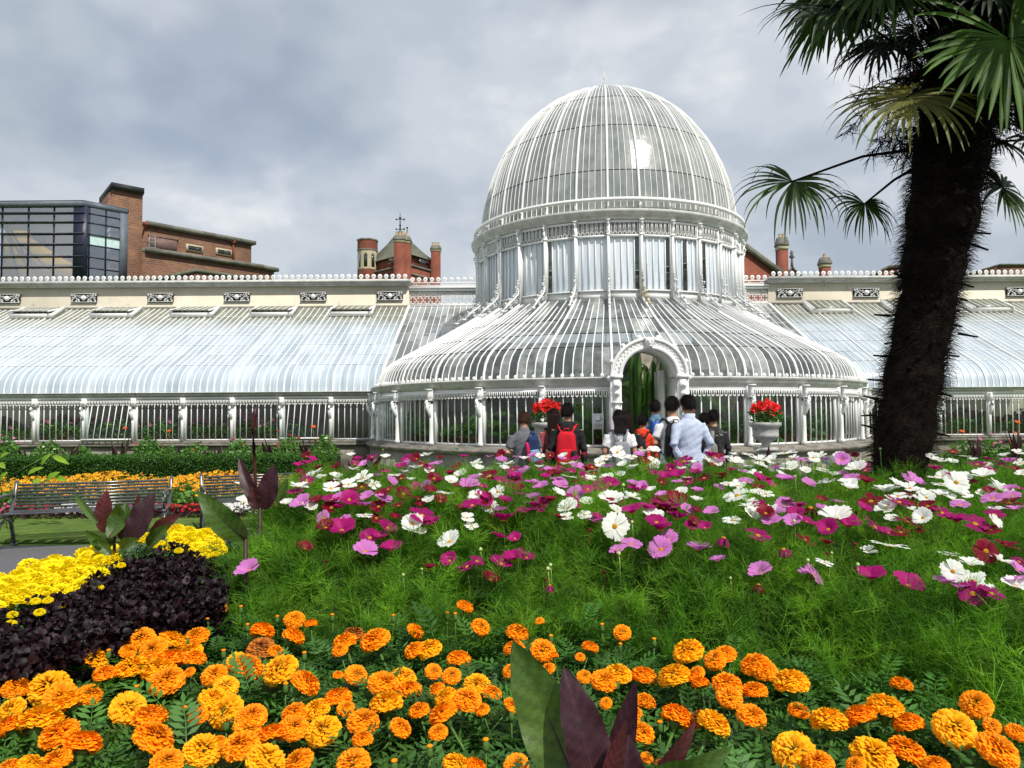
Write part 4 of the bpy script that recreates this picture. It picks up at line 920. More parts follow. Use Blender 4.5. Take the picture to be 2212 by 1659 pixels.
# ---- marigold foliage
def pinnate(n=6, L=.085):
    out = []; pts = [np.array([0, 0, 0]), np.array([0, L * .5, .012]), np.array([0, L, -.006])]; out.append(strip(pts, [.0022, .002, .001], [1, 0, 0]))
    for i in range(n):
        t = (i + .7) / n; p = np.array([0, L * t, .012 * math.sin(3.1 * t)]); l = L * .40 * math.sin(.55 + 2.0 * t)
        for s in (-1, 1):
            d = np.array([s * .86, .48, random.uniform(-.1, .2)]); q = np.array([-.5 * s, .86, 0]) * l * .16
            out.append((np.array([p, p + d * l * .5 - q, p + d * l, p + d * l * .5 + q]), np.array([[0, 1, 2, 3]])))
    p = np.array([0, L, -.006]); l = L * .34; out.append((np.array([p, p + [l * .16, l * .5, 0], p + [0, l, -.004], p + [-l * .16, l * .5, 0]]), np.array([[0, 1, 2, 3]])))
    return joinp(out)
pin = [pinnate(5), pinnate(6), pinnate(6, .1), pinnate(7, .095)]
MAR = [(-2.6, .7), (3.2, .7), (3.2, 1.25), (2.2, 1.5), (1.29, 1.86), (.9, 2.2), (.38, 2.47), (-.34, 2.62), (-1.1, 2.75), (-1.25, 2.4), (-1.38, 2.0), (-2.3, 1.8), (-2.6, 1.7)]
visM = lambda x, y: np.where((np.abs(x) < .74 * y + .3) & (y > 1.0), 1, .08)
cl_ = rpts(MAR, 1500, visM); pos = []; Rm = []
for (x, y) in cl_:
    zt_ = float(canopy(x, y)) - random.uniform(-.01, .14); k = 9; a0 = random.random() * 6.28
    for i in range(k):
        a = a0 + i * 2.4; el = random.uniform(-.1, .75); d = np.array([math.cos(a) * math.cos(el), math.sin(a) * math.cos(el), math.sin(el)])
        z_ = np.array([-math.cos(a) * math.sin(el), -math.sin(a) * math.sin(el), math.cos(el)]); x_ = np.cross(d, z_); Rm.append(np.stack([x_, d, z_], 1)); pos.append((x, y, zt_ - i * .012))
scobj('marigold_foliage', pin, np.array(pos), np.array(Rm), rng.uniform(.75, 1.25, len(pos)), M['tagleaf'])
tag(bpy.data.objects['marigold_foliage'], 'dark green toothed marigold foliage covering the front of the bed', 'foliage', kind='stuff')
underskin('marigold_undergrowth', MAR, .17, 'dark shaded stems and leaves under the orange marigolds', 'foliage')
# ---- dark purple foliage
def crinkle():
    V = []; 
    for i in range(4):
        t = i / 3
        for j in range(3):
            s = (j - 1); w = .017 * math.sin(.35 + 2.5 * t); V.append((s * w + random.uniform(-.004, .004), .04 * t, .010 * math.sin(2.6 * t) + random.uniform(-.007, .007) + abs(s) * .006))
    return np.array(V), np.array([(i * 3 + j, i * 3 + j + 1, (i + 1) * 3 + j + 1, (i + 1) * 3 + j) for i in range(3) for j in range(2)])
cr = [crinkle() for _ in range(6)]
pp = rpts(PURP, 21000); zc = canopy(pp[:, 0], pp[:, 1]) + .05 - rng.random(len(pp)) * .17 - .25 * (rng.random(len(pp)) < .15)
clump = .035 * np.sin(pp[:, 0] * 21) * np.sin(pp[:, 1] * 19); zc += clump
nE = 9000; fr_ = rng.random(nE); ed = [(-1.27, 3.1), (-1.1, 2.62), (-1.25, 2.35), (-1.36, 1.98), (-2.2, 1.72)]; ei = np.minimum((fr_ * 4).astype(int), 3); ff = fr_ * 4 - ei
ex = np.array([ed[i][0] * (1 - f) + ed[i + 1][0] * f for i, f in zip(ei, ff)]); ey = np.array([ed[i][1] * (1 - f) + ed[i + 1][1] * f for i, f in zip(ei, ff)])
ep = np.column_stack([ex + rng.normal(0, .02, nE), ey + rng.normal(0, .02, nE), .62 + .32 * rng.random(nE)])
allp = np.vstack([np.column_stack([pp, zc]), ep])
scobj('purple_foliage', cr, allp, frames(len(allp), 1.3), rng.uniform(.45, .85, len(allp)), M['purple'])
tag(bpy.data.objects['purple_foliage'], 'mass of crinkled blackish purple leaves at the left of the bed', 'foliage', kind='stuff')
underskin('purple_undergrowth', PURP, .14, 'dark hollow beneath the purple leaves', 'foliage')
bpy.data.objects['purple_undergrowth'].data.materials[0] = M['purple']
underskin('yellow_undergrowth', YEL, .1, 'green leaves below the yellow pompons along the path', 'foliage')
pp = rpts(YEL, 1500); Rm = frames(1500, .7)
scobj('yellow_bed_leaves', pin, np.column_stack([pp, canopy(pp[:, 0], pp[:, 1]) - .02 - .1 * rng.random(1500)]), Rm, rng.uniform(.8, 1.2, 1500), M['tagleaf'])
tag(bpy.data.objects['yellow_bed_leaves'], 'green toothed foliage of the yellow edging marigolds', 'foliage', kind='stuff')
# ---- pompon marigolds
def pompon(seed, n=250):
    rr = np.random.default_rng(seed); out = []
    for i in range(n):
        f = (i + .5) / n; ph = 2.05 * math.sqrt(f); th = i * 2.39996 + rr.normal() * .08
        nn = np.array([math.sin(ph) * math.cos(th), math.sin(ph) * math.sin(th), math.cos(ph)]); t = np.array([math.cos(ph) * math.cos(th), math.cos(ph) * math.sin(th), -math.sin(ph)]); s = np.cross(nn, t)
        w = (.10 + .06 * f) * rr.uniform(.8, 1.3); V = []; sp = rr.normal() * .5; s, t = s * math.cos(sp) + t * math.sin(sp), t * math.cos(sp) - s * math.sin(sp)
        for r_, dt, ww in ((.66, -.05, .5), (.93, .0, 1.0), (1.0 + .09 * rr.random(), .07 + .09 * rr.random(), 1.2)):
            for j in (-1, -.33, .33, 1):
                V.append(nn * (r_ + (.04 if abs(j) < .5 else -.03) * (1 if r_ > .7 else 0) + rr.normal() * .03) + t * (dt + rr.normal() * .025) + s * j * w * ww)
        out.append((np.array(V), np.array([(i_ * 4 + j, i_ * 4 + j + 1, (i_ + 1) * 4 + j + 1, (i_ + 1) * 4 + j) for i_ in range(2) for j in range(3)])))
    V, Fq = joinp(out); V = V * np.array([1, 1, .74]); return V, Fq, n
def pomp_mesh(seed, m, name='petals', n=250):
    V, Fq, n = pompon(seed, n); ii = np.arange(n) / n; q = np.repeat(np.clip(.25 + .6 * np.sqrt(ii) + np.random.default_rng(seed + 9).normal(0, .22, n), 0, 1), 6); return fastmesh(name, V, Fq, [m], None, q)
PM = {c: [pomp_mesh(11 + 3 * i + ord(c), M[mm]) for i in range(3)] for c, mm in (('o', 'orange'), ('a', 'amber'), ('y', 'yellow_p'), ('l', 'lemon'), ('s', 'spent'))}
SM = MB(); SM.lathe([(0, -.95), (.13, -.9), (.3, -.55), (.42, -.42), (.2, -.2), (0, -.2)], 8); SM.tube([(0, 0, -.9), (.1, .05, -3), (.2, 0, -8)], [.1, .08, .09], 5); stem_m = SM.mesh('stem', M['stem'])
BD = MB(); BD.lathe([(0, -1), (.35, -.9), (.5, -.4), (.42, .3), (.3, .62), (0, .7)], 8); BD.tube([(0, 0, -.9), (.15, .1, -4), (.3, 0, -9)], [.13, .12, .12], 5); bud_m = BD.mesh('bud', M['stem'])
BT = MB(); BT.lathe([(0, .5), (.38, .55), (.5, .75), (.3, .9), (0, .85)], 7); bud_t = [BT.mesh('petals', M['orange'])]
mA = """862 470 155 o;1190 462 155 o;1035 490 175 a;930 540 170 o;1150 560 160 a;1180 590 140 o;1040 595 170 o;775 548 108 o;565 592 180 a;330 630 170 o;635 682 140 o;800 645 190 a;960 660 200 a;1010 730 210 o;1150 672 70 o;1300 692 160 o;95 770 155 o;85 705 85 o;295 765 240 y;370 820 190 o;540 810 150 o;430 850 170 a;70 900 160 y;60 1000 170 o;250 975 260 y;360 1050 225 o;505 1110 215 o;775 890 210 a;910 945 200 o;930 1075 250 o;1370 760 150 a;1290 840 175 a;1370 910 215 y;1205 935 120 o;1520 950 195 o;1495 645 210 o;1440 605 130 a;1700 660 215 y;1850 740 190 o;2050 830 170 o;2150 445 130 y;2090 490 150 o;2060 540 100 o;2050 690 70 o;1920 900 165 a;1790 920 160 o;1960 1030 215 y;1650 1050 170 o;1780 1010 180 o;1500 1010 170 o;1460 1120 225 o;1230 1150 240 y;1330 1090 85 o;1610 1210 240 y;1810 1220 190 o;1010 1220 195 o;340 1210 175 o;190 1235 160 a;60 1245 120 o;2100 890 100 o;1330 292 108 o;1785 355 130 o;1885 378 80 o;1590 425 150 o;1780 457 140 o;1580 530 165 o;1675 550 105 o"""
mB = """230 480 180 o;270 450 120 a;475 425 115 o;775 278 110 o;870 398 120 o;1230 365 60 o;470 540 130 o;560 535 160 y;740 595 150 o;115 690 140 o;585 668 105 o;695 695 120 o;605 778 110 o;280 745 190 o;400 710 170 a;440 780 155 o;300 865 205 y;50 895 100 o;160 975 200 o;155 1080 130 o;500 905 130 o;660 830 150 a;790 840 180 o;850 750 170 y;940 800 125 o;645 925 185 o;615 1038 120 o;385 1010 140 o;880 900 95 o;1060 875 110 o;1160 940 100 o;1095 435 145 o;1075 530 135 o;1250 540 160 o;1315 575 60 o;1055 665 110 o;1280 655 95 o;1535 522 105 o;1730 432 110 o;1475 580 65 o;2130 550 195 a;1700 690 180 y;1500 700 95 o;1620 725 165 o;1860 700 165 o;2045 700 205 y;2165 700 110 o;1870 850 130 o;1630 860 80 o;1800 920 120 o;2065 945 200 o;1845 1040 165 o;100 1225 205 o;730 1245 190 y;840 1245 140 o;1090 1240 155 o;1880 1190 80 o;1960 1230 80 o"""
mC = """340 600 140 o;400 565 140 o;585 630 185 o;640 665 155 o;800 735 215 a;250 740 110 o;230 680 100 o;415 750 190 o;425 820 160 o;580 785 150 o;250 960 150 o;330 985 205 y;560 940 180 o;845 908 130 o;1030 970 220 a;1220 940 190 o;1370 885 215 a;1510 985 180 o;1468 748 130 o;1920 868 185 o;1790 1015 245 a;2020 1000 105 o;2170 1040 130 o;2050 1150 245 o;820 1160 255 a;970 1220 175 o;1300 1180 265 y;1500 1155 225 o;1190 1240 120 o;1680 1240 155 o"""
KIND = {'o': 'deep orange', 'a': 'amber orange', 'y': 'golden yellow', 'l': 'lemon yellow'}
def place(u, v):
    h = lambda x: 'left' if x < 700 else ('right' if x > 1500 else 'centre'); return h(u)
nm = 0
def marigold(u, v, w, c, off=.05, grp='orange marigolds in the front bed', lab=None):
    global nm
    Y = hit(u, v, off) or 3.0; p = P(u, v, Y); r = w * .5 * Y / 1533
    e = empty('marigold', p, 0, lab or f'{KIND[c]} pompon marigold head among the dark leaves at the {place(u, v)} front of the bed', 'flower', grp + ' ' + KIND[c])
    tl = (R(random.uniform(5, 38)), R(random.uniform(-16, 16)), random.uniform(0, 6)) 
    e.rotation_euler = tl; inst('petals', random.choice(PM[c] if random.random() > .07 or w > 60 else PM['s']), e, sc=r * .9); inst('stem', stem_m, e, sc=r); nm += 1
for src, ox in ((mA, 0), (mB, 1200), (mC, 2348)):
    for t in src.split(';'):
        x, y, w, c = t.split(); marigold((ox + float(x) / 1.7015) * .60636, (2000 + float(y) / 1.7015) * .60636, float(w) / 1.7015 * .60636, c)
# buds
for x, y in ((88, 640), (445, 500), (658, 560), (950, 420), (1258, 365), (1460, 290), (1500, 400), (1680, 350), (1845, 575), (2015, 340), (830, 780), (1355, 560), (1118, 910), (1370, 990), (1905, 1020), (765, 870), (1732, 765), (390, 640), (900, 740), (1135, 480), (2710, 330), (2760, 335), (2384, 345), (2390, 1240), (2605, 1150), (3650, 400), (3340, 470), (3965, 490), (3760, 520), (3740, 745), (2310, 750), (2945, 1110), (3100, 930), (4000, 1000), (2770, 600), (3070, 670)):
    u, v = x / 1.7015 * .60636, (2000 + y / 1.7015) * .60636; Y = hit(u, v, .05) or 2.5
    e = empty('marigold_bud', P(u, v, Y), random.random() * 6, f'green marigold bud on a thin stalk at the {place(u, v)} of the marigolds', 'flower bud', 'unopened marigold buds ' + place(u, v)); inst('bud', bud_m, e, sc=.016)
    inst('petals', bud_t[0], e, sc=.016)
for x, y in ((3162, 590), (2671, 545), (2718, 400), (3312, 745), (2380, 1155)):
    pass
# yellow edging
yl = []
for _ in range(4000):
    if len(yl) > 150: break
    u, v = random.uniform(-30, 500), random.uniform(1130, 1345); Y = hit(u, v, .05)
    if not Y: continue
    p = P(u, v, Y)
    if not inpoly(p.x, p.y, YEL) or p.x > -1.62 or (245 < u < 375 and v < 1215) or any((q - p).length < .062 for q in yl): continue
    yl.append(p)
for p in yl:
    e = empty('marigold', p, random.random() * 6, 'lemon yellow pompon marigold head in the edging along the path', 'flower', 'yellow marigolds edging the path')
    e.rotation_euler = (R(random.uniform(0, 30)), R(random.uniform(-15, 15)), random.uniform(0, 6)); inst('petals', random.choice(PM['l']), e, sc=random.uniform(.034, .05)); inst('stem', stem_m, e, sc=.04)
for x, y in ((215, 243), (290, 238), (360, 222), (395, 262), (240, 310), (65, 380), (75, 325), (600, 160), (735, 25)):
    u, v = x / 1.7015 * .60636, (2000 + y / 1.7015) * .60636; Y = hit(u, v, .055) or 3
    e = empty('marigold', P(u, v, Y), 1, 'small yellow bloom poking through the purple leaves', 'flower', 'yellow blooms among the purple leaves'); inst('petals', random.choice(PM['l']), e, sc=.018); inst('stem', stem_m, e, sc=.02)
for x, y in ((1120, 770), (1185, 745), (1245, 815), (1380, 830), (1680, 890), (1610, 885), (1800, 865), (1010, 690), (1360, 690), (1650, 640)):
    u, v = 121.3 + x * .1919, 1030.9 + y * .1919; Y = hit(u, v, .055) or 3.8
    e = empty('marigold', P(u, v, Y), 1, 'small yellow bloom poking through the purple leaves', 'flower', 'yellow blooms among the purple leaves'); inst('petals', random.choice(PM['l']), e, sc=.022 if y > 700 else .045); inst('stem', stem_m, e, sc=.02)
# ---- cosmos
def cosmos_mesh(seed, cup, m, wide=1.0, droop=0):
    rr = np.random.default_rng(seed); out = []; qs = []
    for k in range(8):
        a = k * math.pi / 4 + rr.normal() * .06; cu = cup + rr.normal() * .12; V = []; nI, nJ = 5, 5; L_ = rr.uniform(.88, 1.04)
        for i in range(nI):
            t = i / (nI - 1)
            for j in range(nJ):
                s = (j - 2) / 2; w = wide * (.06 + .27 * math.sin(min(1, t * 1.15) * 1.62) ** 1.1); ll = t * L_
                if i == nI - 1: ll -= .09 * abs(s) + (.07 if j % 2 else 0) + .04 * rr.random()
                ang = cu * (1 - .35 * t) + droop * t; r_ = .08 + ll * math.cos(ang); z = ll * math.sin(ang) - .05 * (t ** 2) * (1 if cup < .5 else 0) + .035 * abs(s) * math.sin(t * 3) + .012 * math.cos(s * 9) * t + rr.normal() * .006 + (k % 2) * .012
                V.append((r_ * math.cos(a) - s * w * math.sin(a), r_ * math.sin(a) + s * w * math.cos(a), z))
        out.append((np.array(V), np.array([(i * nJ + j, i * nJ + j + 1, (i + 1) * nJ + j + 1, (i + 1) * nJ + j) for i in range(nI - 1) for j in range(nJ - 1)]))); qs += [rr.random()] * 16
    V, Fq = joinp(out); return fastmesh('petals', V, Fq, [m], None, np.array(qs), True)
CMsh = {}
for c, mm in (('w', 'cw'), ('p', 'cp'), ('m', 'cm'), ('c', 'cc')):
    CMsh[c] = [cosmos_mesh(5 + ord(c), .14, M[mm]), cosmos_mesh(6 + ord(c), .5, M[mm]), cosmos_mesh(7 + ord(c), .8, M[mm]), cosmos_mesh(8 + ord(c), .34, M[mm], .85)]
    CMsh[c + 'd'] = [cosmos_mesh(9 + ord(c), -.35, M[mm], .45, -.7)]
DM = MB()
for i in range(40):
    f = (i + .5) / 40; r_ = .19 * math.sqrt(f); th = i * 2.4; DM.lathe([(0, .05), (.022, .03), (.015, -.04)], 5, (r_ * math.cos(th), r_ * math.sin(th), .10 * (1 - f)))
DM.lathe([(.2, 0), (.19, .05), (.1, .1), (0, .12)], 10); disc_m = DM.mesh('flower_centre', M['disc'], True)
def stalk(bend):
    s = MB(); s.lathe([(0, -.12), (.09, -.08), (.12, .0), (.05, .03)], 8); s.tube([(0, 0, -.08), (bend * .5, .1, -1.5), (bend, .3, -4), (bend * 1.1, .2, -8)], [.035, .03, .03, .035], 5); return s.mesh('stem', M['stem'])
stalks = [stalk(.4), stalk(-.5), stalk(.1)]
c4 = """755 335 60 w;840 340 85 w;860 365 70 w;820 380 100 c;815 410 110 w;1010 350 120 w;1070 385 100 w;1140 305 70 m;1200 330 80 w;1260 310 70 w;1325 290 85 w;1408 308 65 w;1448 262 90 p;620 400 115 w;600 440 110 m;260 385 70 w;285 490 100 w;545 500 80 w;640 505 130 p;725 495 110 c;820 480 110 m;860 470 60 p;925 480 120 m;945 435 90 c;1035 465 90 p;1020 515 90 p;1105 520 100 c;1130 485 110 p;1225 515 80 c;1160 415 80 c;1255 445 110 c;1345 475 80 c;1360 515 80 c;1415 430 100 c;1205 590 80 c;1090 590 80 c;1365 575 150 m;870 530 90 m;770 590 90 p;785 650 120 c;880 670 180 m;905 605 80 p;1160 650 120 m;1050 710 120 m;1120 710 110 m;1310 625 140 w;1350 680 90 w;1180 785 150 m;1020 795 150 p;655 780 120 c;315 910 150 p;1535 735 150 w;1540 365 85 w;1650 400 130 p;1690 445 80 w;1510 440 110 w;1600 330 90 w;1470 370 80 m;1540 325 90 c;1440 350 90 c;1400 400 80 p;1700 290 80 w;1780 335 110 c;1825 430 100 w;1915 295 100 m;1915 365 120 m;2030 375 90 p;2090 405 100 p;2190 440 90 w;2040 470 100 p;1870 490 100 m;1670 515 120 m;1600 540 80 c;1840 545 110 p;2050 520 120 m;1980 560 100 m;1860 605 170 m;2200 590 80 c;1668 638 45 w;1835 705 110 m;1930 715 60 m;1535 850 110 m;1640 885 120 m;1845 870 140 m;1930 840 150 m;2000 830 100 m;1780 965 120 c;1415 895 40 c;2140 995 90 md;1700 850 90 m;2160 330 100 c;1990 300 80 p;2100 300 80 m;1860 290 70 w;1240 350 80 c;1300 360 70 w;1180 370 70 p;1000 400 70 c;1330 410 80 m;1580 405 80 c;1730 395 80 m;1960 420 90 c"""
c5 = """350 370 130 p;420 390 100 c;310 340 60 w;570 290 100 w;660 250 120 w;690 300 90 w;770 285 100 w;865 245 100 w;945 240 110 w;600 370 110 p;780 375 110 w;870 310 90 c;850 330 100 w;960 345 90 w;685 425 55 w;580 455 120 w;600 500 160 m;540 525 140 m;190 470 130 p;60 520 130 p;150 435 90 c;340 480 65 c;180 575 150 w;330 580 140 p;430 540 60 m;300 400 80 m;940 420 70 m;1030 450 130 m;1140 440 150 m;1010 485 90 c;1290 375 90 p;1190 320 150 m;1400 280 130 m;1385 325 150 w;1490 430 150 c;1345 450 110 c;1590 330 130 w;1575 265 70 w;1780 310 150 w;1760 240 60 w;1690 265 90 w;1850 375 130 w;1980 260 180 w;1915 350 90 c;2010 380 160 w;2110 310 120 p;2140 395 80 w;1780 470 150 m;1820 395 60 p;2030 465 80 p;2160 500 120 p;780 500 100 p;860 520 90 p;820 560 180 m;605 630 210 w;775 600 140 w;1165 565 110 w;1010 590 100 p;1130 635 190 c;1280 625 90 w;1605 590 200 w;1635 565 130 c;1700 675 160 w;1780 660 80 m;275 690 170 w;200 765 140 c;60 660 140 m;640 830 210 W;780 725 180 m;940 755 170 w;1030 680 160 m;1080 720 140 c;1135 775 200 m;1275 715 75 c;1000 860 200 m;1230 840 80 m;1350 845 90 m;1500 920 170 md;770 975 170 p;660 1015 90 p;1065 940 170 p;1005 1015 200 p;1300 1020 200 p;1770 905 200 m;1980 670 150 p;1830 730 150 c;1970 1010 140 md;2140 940 150 c;2070 740 150 m;2150 800 150 m;125 1300 130 md;1455 1105 90 p;1790 1200 190 p;1775 1290 90 cd;2150 1200 120 p;520 330 90 w;700 350 90 w;900 380 80 m;1080 380 90 m;1260 330 70 w;1450 340 80 w;1700 360 80 w;1560 390 70 m;480 410 80 c;240 400 80 m"""
c6 = """530 370 200 w;720 410 180 w;640 260 100 c;350 310 110 w;590 330 130 p;470 525 150 w;670 500 170 p;800 520 160 c;1050 535 140 w;1190 515 200 p;1170 570 140 w;970 600 220 w;840 680 200 c;1150 620 110 c;1080 690 200 m;1000 665 90 w;960 750 170 w;1180 750 100 w;1280 820 170 w;1320 720 130 c;1290 610 120 w;1310 650 130 w;1420 625 140 w;1530 665 160 w;1590 710 150 p;1560 520 180 W;1580 580 180 w;1785 470 190 w;1930 590 250 w;1870 660 180 p;2010 700 190 c;2090 570 90 m;2070 750 160 p;1740 370 160 m;1640 300 90 w;1530 260 80 c;2080 270 100 w;1350 300 90 w;1430 340 60 w;1520 350 100 w;1380 410 120 m;1940 370 120 m;2000 350 140 p;2100 360 100 w;110 700 150 p;330 730 170 cd;430 680 120 c;540 820 270 w;210 780 180 m;300 850 220 m;480 920 190 m;650 890 230 m;870 900 220 m;990 950 140 m;1150 860 220 c;1230 930 130 c;1440 780 200 m;1560 850 200 m;1720 870 220 m;1850 920 150 c;1340 770 150 c;1090 940 120 c;1000 1060 280 w;280 1015 160 c;470 1040 130 c;450 1200 140 w;350 1300 200 p;850 1330 250 m;1150 1400 260 m;1530 1270 180 W;1680 1220 200 w;1500 1130 170 w;1700 1350 200 w;1460 1370 180 p;1600 1420 170 p;1700 1460 220 m;1860 1460 200 m;1810 1100 200 C;1980 1060 200 c;1930 1180 190 w;2090 1190 130 m;2080 1260 160 p;2060 1340 200 p;2060 1400 220 w;1830 1420 70 w;1700 330 80 w;1830 330 90 m;380 360 90 w;460 330 80 p;1290 350 80 w;2110 450 90 w;820 1100 60 w;100 1080 150 md"""
CN = {'w': 'white', 'p': 'pale pink', 'm': 'magenta', 'c': 'dark crimson'}
small = []
def cosmos(u, v, w, c, thing=True):
    face = c[0].isupper(); c = c.lower(); Y = hit(u, v, .10 if face else .055, 1.6, 4.9)
    if Y is None: Y = 3.9 + random.uniform(-.4, .6)
    Y = max(1.9, Y); p = P(u, v, Y); r = max(.032, w * .5 * Y / 1533 * 1.1)
    tl = ' drooping and wilted' if 'd' in c else ''
    e = None if not thing else empty('cosmos_flower', p, 0, f'{CN[c[0]]} cosmos flower{tl} over feathery leaves, {place(u, v)} of the bed', 'flower', f'{CN[c[0]]} cosmos{tl} {place(u, v)}')
    a = R(random.uniform(55, 75)) if face else (R(random.uniform(35, 60)) if random.random() < .12 else R(random.uniform(2, 34)))
    az = random.uniform(-1.1, 1.1) if a > .2 else random.uniform(-3, 3)
    Re = Euler((a * math.cos(az), a * math.sin(az), 0)); ms = CMsh[c]
    if e: e.rotation_euler = Re
    me = ms[0] if len(ms) == 1 else (ms[0] if face else random.choice(ms[1:] + [ms[2]]))
    if not e: small.append((me, p, Re, r)); return
    inst('petals', me, e, sc=r, rot=(0, 0, random.random())); inst('flower_centre', disc_m, e, sc=r); inst('stem', random.choice(stalks), e, sc=r, rot=(-a * .7 * math.cos(az), -a * .7 * math.sin(az), 0))
seen = []; allc = []
for src, ox, oy, k in ((c4, 700, 1500, 1.7015), (c5, 1900, 1500, 2.212), (c6, 2748, 1500, 2.370)):
    for t in src.split(';'):
        x, y, w, c = t.split(); u, v, w = (ox + float(x) / k) * .60636, (oy + float(y) / k) * .60636, float(w) / k * .60636
        if any(abs(u - a) < 9 and abs(v - b_) < 7 for a, b_ in seen): continue
        seen.append((u, v)); allc.append((u, v, w, c))
for i in range(330):
    v = 984 + 150 * random.random() ** 1.6; u = random.uniform(640 + (v - 998) * .2, 2210)
    if any(abs(u - a) < 13 and abs(v - b_) < 6 for a, b_ in seen) or (u > 1870 and u < 2010 and v < 1040): continue
    seen.append((u, v)); allc.append((u, v, random.uniform(26, 40) * (.7 + (v - 990) / 300), random.choice('wwppmmccm') if u < 1500 else random.choice('wwwwpmc')))
allc.sort(key=lambda t: -t[2] + (0 if 'd' not in t[3] else -50))
for i, t in enumerate(allc): cosmos(*t, thing=i < 298)
Vs, Fs_, Ms_, Qs_, off_, mts = [], [], [], [], 0, [M['cw'], M['cp'], M['cm'], M['cc'], M['disc'], M['stem']]
for me, p, Re, r in small:
    for m3, mi in ((me, mts.index(me.materials[0])), (disc_m, 4), (random.choice(stalks), 5)):
        n_ = len(m3.vertices); co = np.empty(n_ * 3, np.float32); m3.vertices.foreach_get('co', co); A = co.reshape(-1, 3) * r
        if mi != 5: A = A @ np.array(Re.to_matrix()).T
        Vs.append(A + np.array(p)); Fs_ += [[v_ + off_ for v_ in f.vertices] for f in m3.polygons]; Ms_ += [mi] * len(m3.polygons); Qs_ += [random.random()] * len(m3.polygons); off_ += n_
tag(inst('cosmos_flowers', fastmesh('cosmos_flowers', np.vstack(Vs), Fs_, mts, np.array(Ms_), np.array(Qs_), True)), 'scatter of the smallest white, pink and crimson cosmos flowers along the far side of the bed', 'flowers', kind='stuff')
print('cosmos', len(seen), 'marigold', nm, 'yellow', len(yl))
# cosmos buds
bb = MB(); bb.lathe([(0, -.6), (.5, -.5), (.62, -.1), (.5, .35), (.15, .6), (0, .62)], 9); bb.tube([(0, 0, -.5), (.3, .2, -3), (.5, .1, -12)], [.14, .12, .12], 5)
cbm = [bb.mesh('bud', m_) for m_ in (M['stem'], M['cc'])]; M['budgreen'] = mat('pale_green_bud', (.5, .6, .22), (.4, .52, .15), 8, .5); cbm.append(bb.mesh('bud', M['budgreen']))
for i in range(46):
    u, v = random.uniform(600, 2200), random.uniform(995, 1260) if i % 3 else random.uniform(968, 1010); Y = hit(u, v, .07, 1.6, 4.9) or random.uniform(3.7, 4.4)
    k = i % 3; inst('cosmos_bud', cbm[k], None, loc=P(u, v, Y), sc=random.uniform(.008, .013)); o = bpy.context.scene.objects[-1] if False else COL.objects[-1]
    tag(o, ['green', 'dark crimson', 'pale yellow-green'][k] + f' cosmos bud on a fine stalk at the {place(u, v)} of the bed', 'flower bud', ['green', 'crimson', 'pale'][k] + ' cosmos buds ' + place(u, v))
# ================================================================ cannas
def leafgrid(mb, B, T, w, face=(0, -1, .25), bend=.0, fold=.25, m=0, vein=None, side=None, tipc=.9):
    B, T = Vector(B), Vector(T); ax = (T - B); L_ = ax.length; t_ = ax.normalized(); f = Vector(face); f = (f - f.dot(t_) * t_).normalized(); s = t_.cross(f)
    nI, nJ = 27, 15; V = []; mid = []
    for i in range(nI):
        t = i / (nI - 1); c = B + ax * t + f * bend * L_ * (4 * t * (1 - t)) ; hw = w * .5 * (max(0, math.sin(math.pi * min(1, t ** tipc * .97 + .03))) ** .75) * (1 - .15 * t) + .001
        for j in range(nJ):
            q = (j - 7) / 7; V.append(c + s * hw * q + f * (hw * fold * abs(q) ** 1.3) + f * hw * .10 * math.sin(t * 17 + q * 2 + w * 90) * abs(q) ** 2)
        mid.append(c - f * .002)
    mb.grid(V, nI, nJ, m, [.5 + .32 * math.sin((i * 1.0 - abs(j - 6.5) * .55) * 2.1) + random.uniform(-.12, .12) for i in range(nI - 1) for j in range(nJ - 1)])
    mb.tube(mid, [max(.0015, .006 * (1 - i / nI)) * max(1, w / .12) * .8 for i in range(nI)], 4, 3)
CMATS = [M['canna_dark'], M['canna_red'], M['canna_green'], M['canna_vein']]
def canna(base, leaves, lab, Y, stem=None, spike=None, grp=None):
    """leaves: (u0, v0, dY0, u1, v1, dY1, width px, material, bend)"""
    e = empty('canna_plant', base, 0, lab, 'plant', grp)
    for (u0, v0, d0, u1, v1, d1, wpx, m, bend) in leaves:
        b = MB(); o = Vector(base); leafgrid(b, P(u0, v0, Y + d0) - o, P(u1, v1, Y + d1) - o, wpx * Y / 1533, (random.uniform(-.3, .3), -1, .3), bend, .3 if wpx > 30 else .5, m); b.build('leaf', CMATS, e, True)
    b = MB(); o = Vector(base); st = stem or (leaves[0][0], leaves[0][1])
    b.tube([(0, 0, 0), P(st[0], st[1], Y) - o], .009, 6, 3); b.build('stem', CMATS, e)
    if spike:
        b = MB(); pts = [P(u, v, Y) - o for u, v in spike]; k = len(pts); b.tube(pts, [.007 + .005 * math.sin(3.1 * min(1, max(0, (i / k - .45) * 2))) for i in range(k)], 7, 1); b.build('flower_spike', CMATS, e, True)
    return e
q = P(1295, 1760, 1.17); canna((q.x, q.y, .5), [
    (1262, 1740, .0, 1108, 1385, .06, 138, 2, -.05), (1300, 1750, -.02, 1217, 1440, .03, 104, 0, .04), (1305, 1760, .02, 1373, 1475, .05, 62, 0, -.05),
    (1345, 1790, -.03, 1359, 1588, .0, 92, 0, .05), (1300, 1740, -.05, 1352, 1560, -.05, 40, 1, .0), (1385, 1720, .0, 1500, 1562, -.02, 44, 1, .12), (1418, 1660, -.02, 1580, 1613, -.10, 72, 2, .26)],
    'large canna with green and dark bronze upright leaves nearest the camera', 1.17, (1300, 1700))
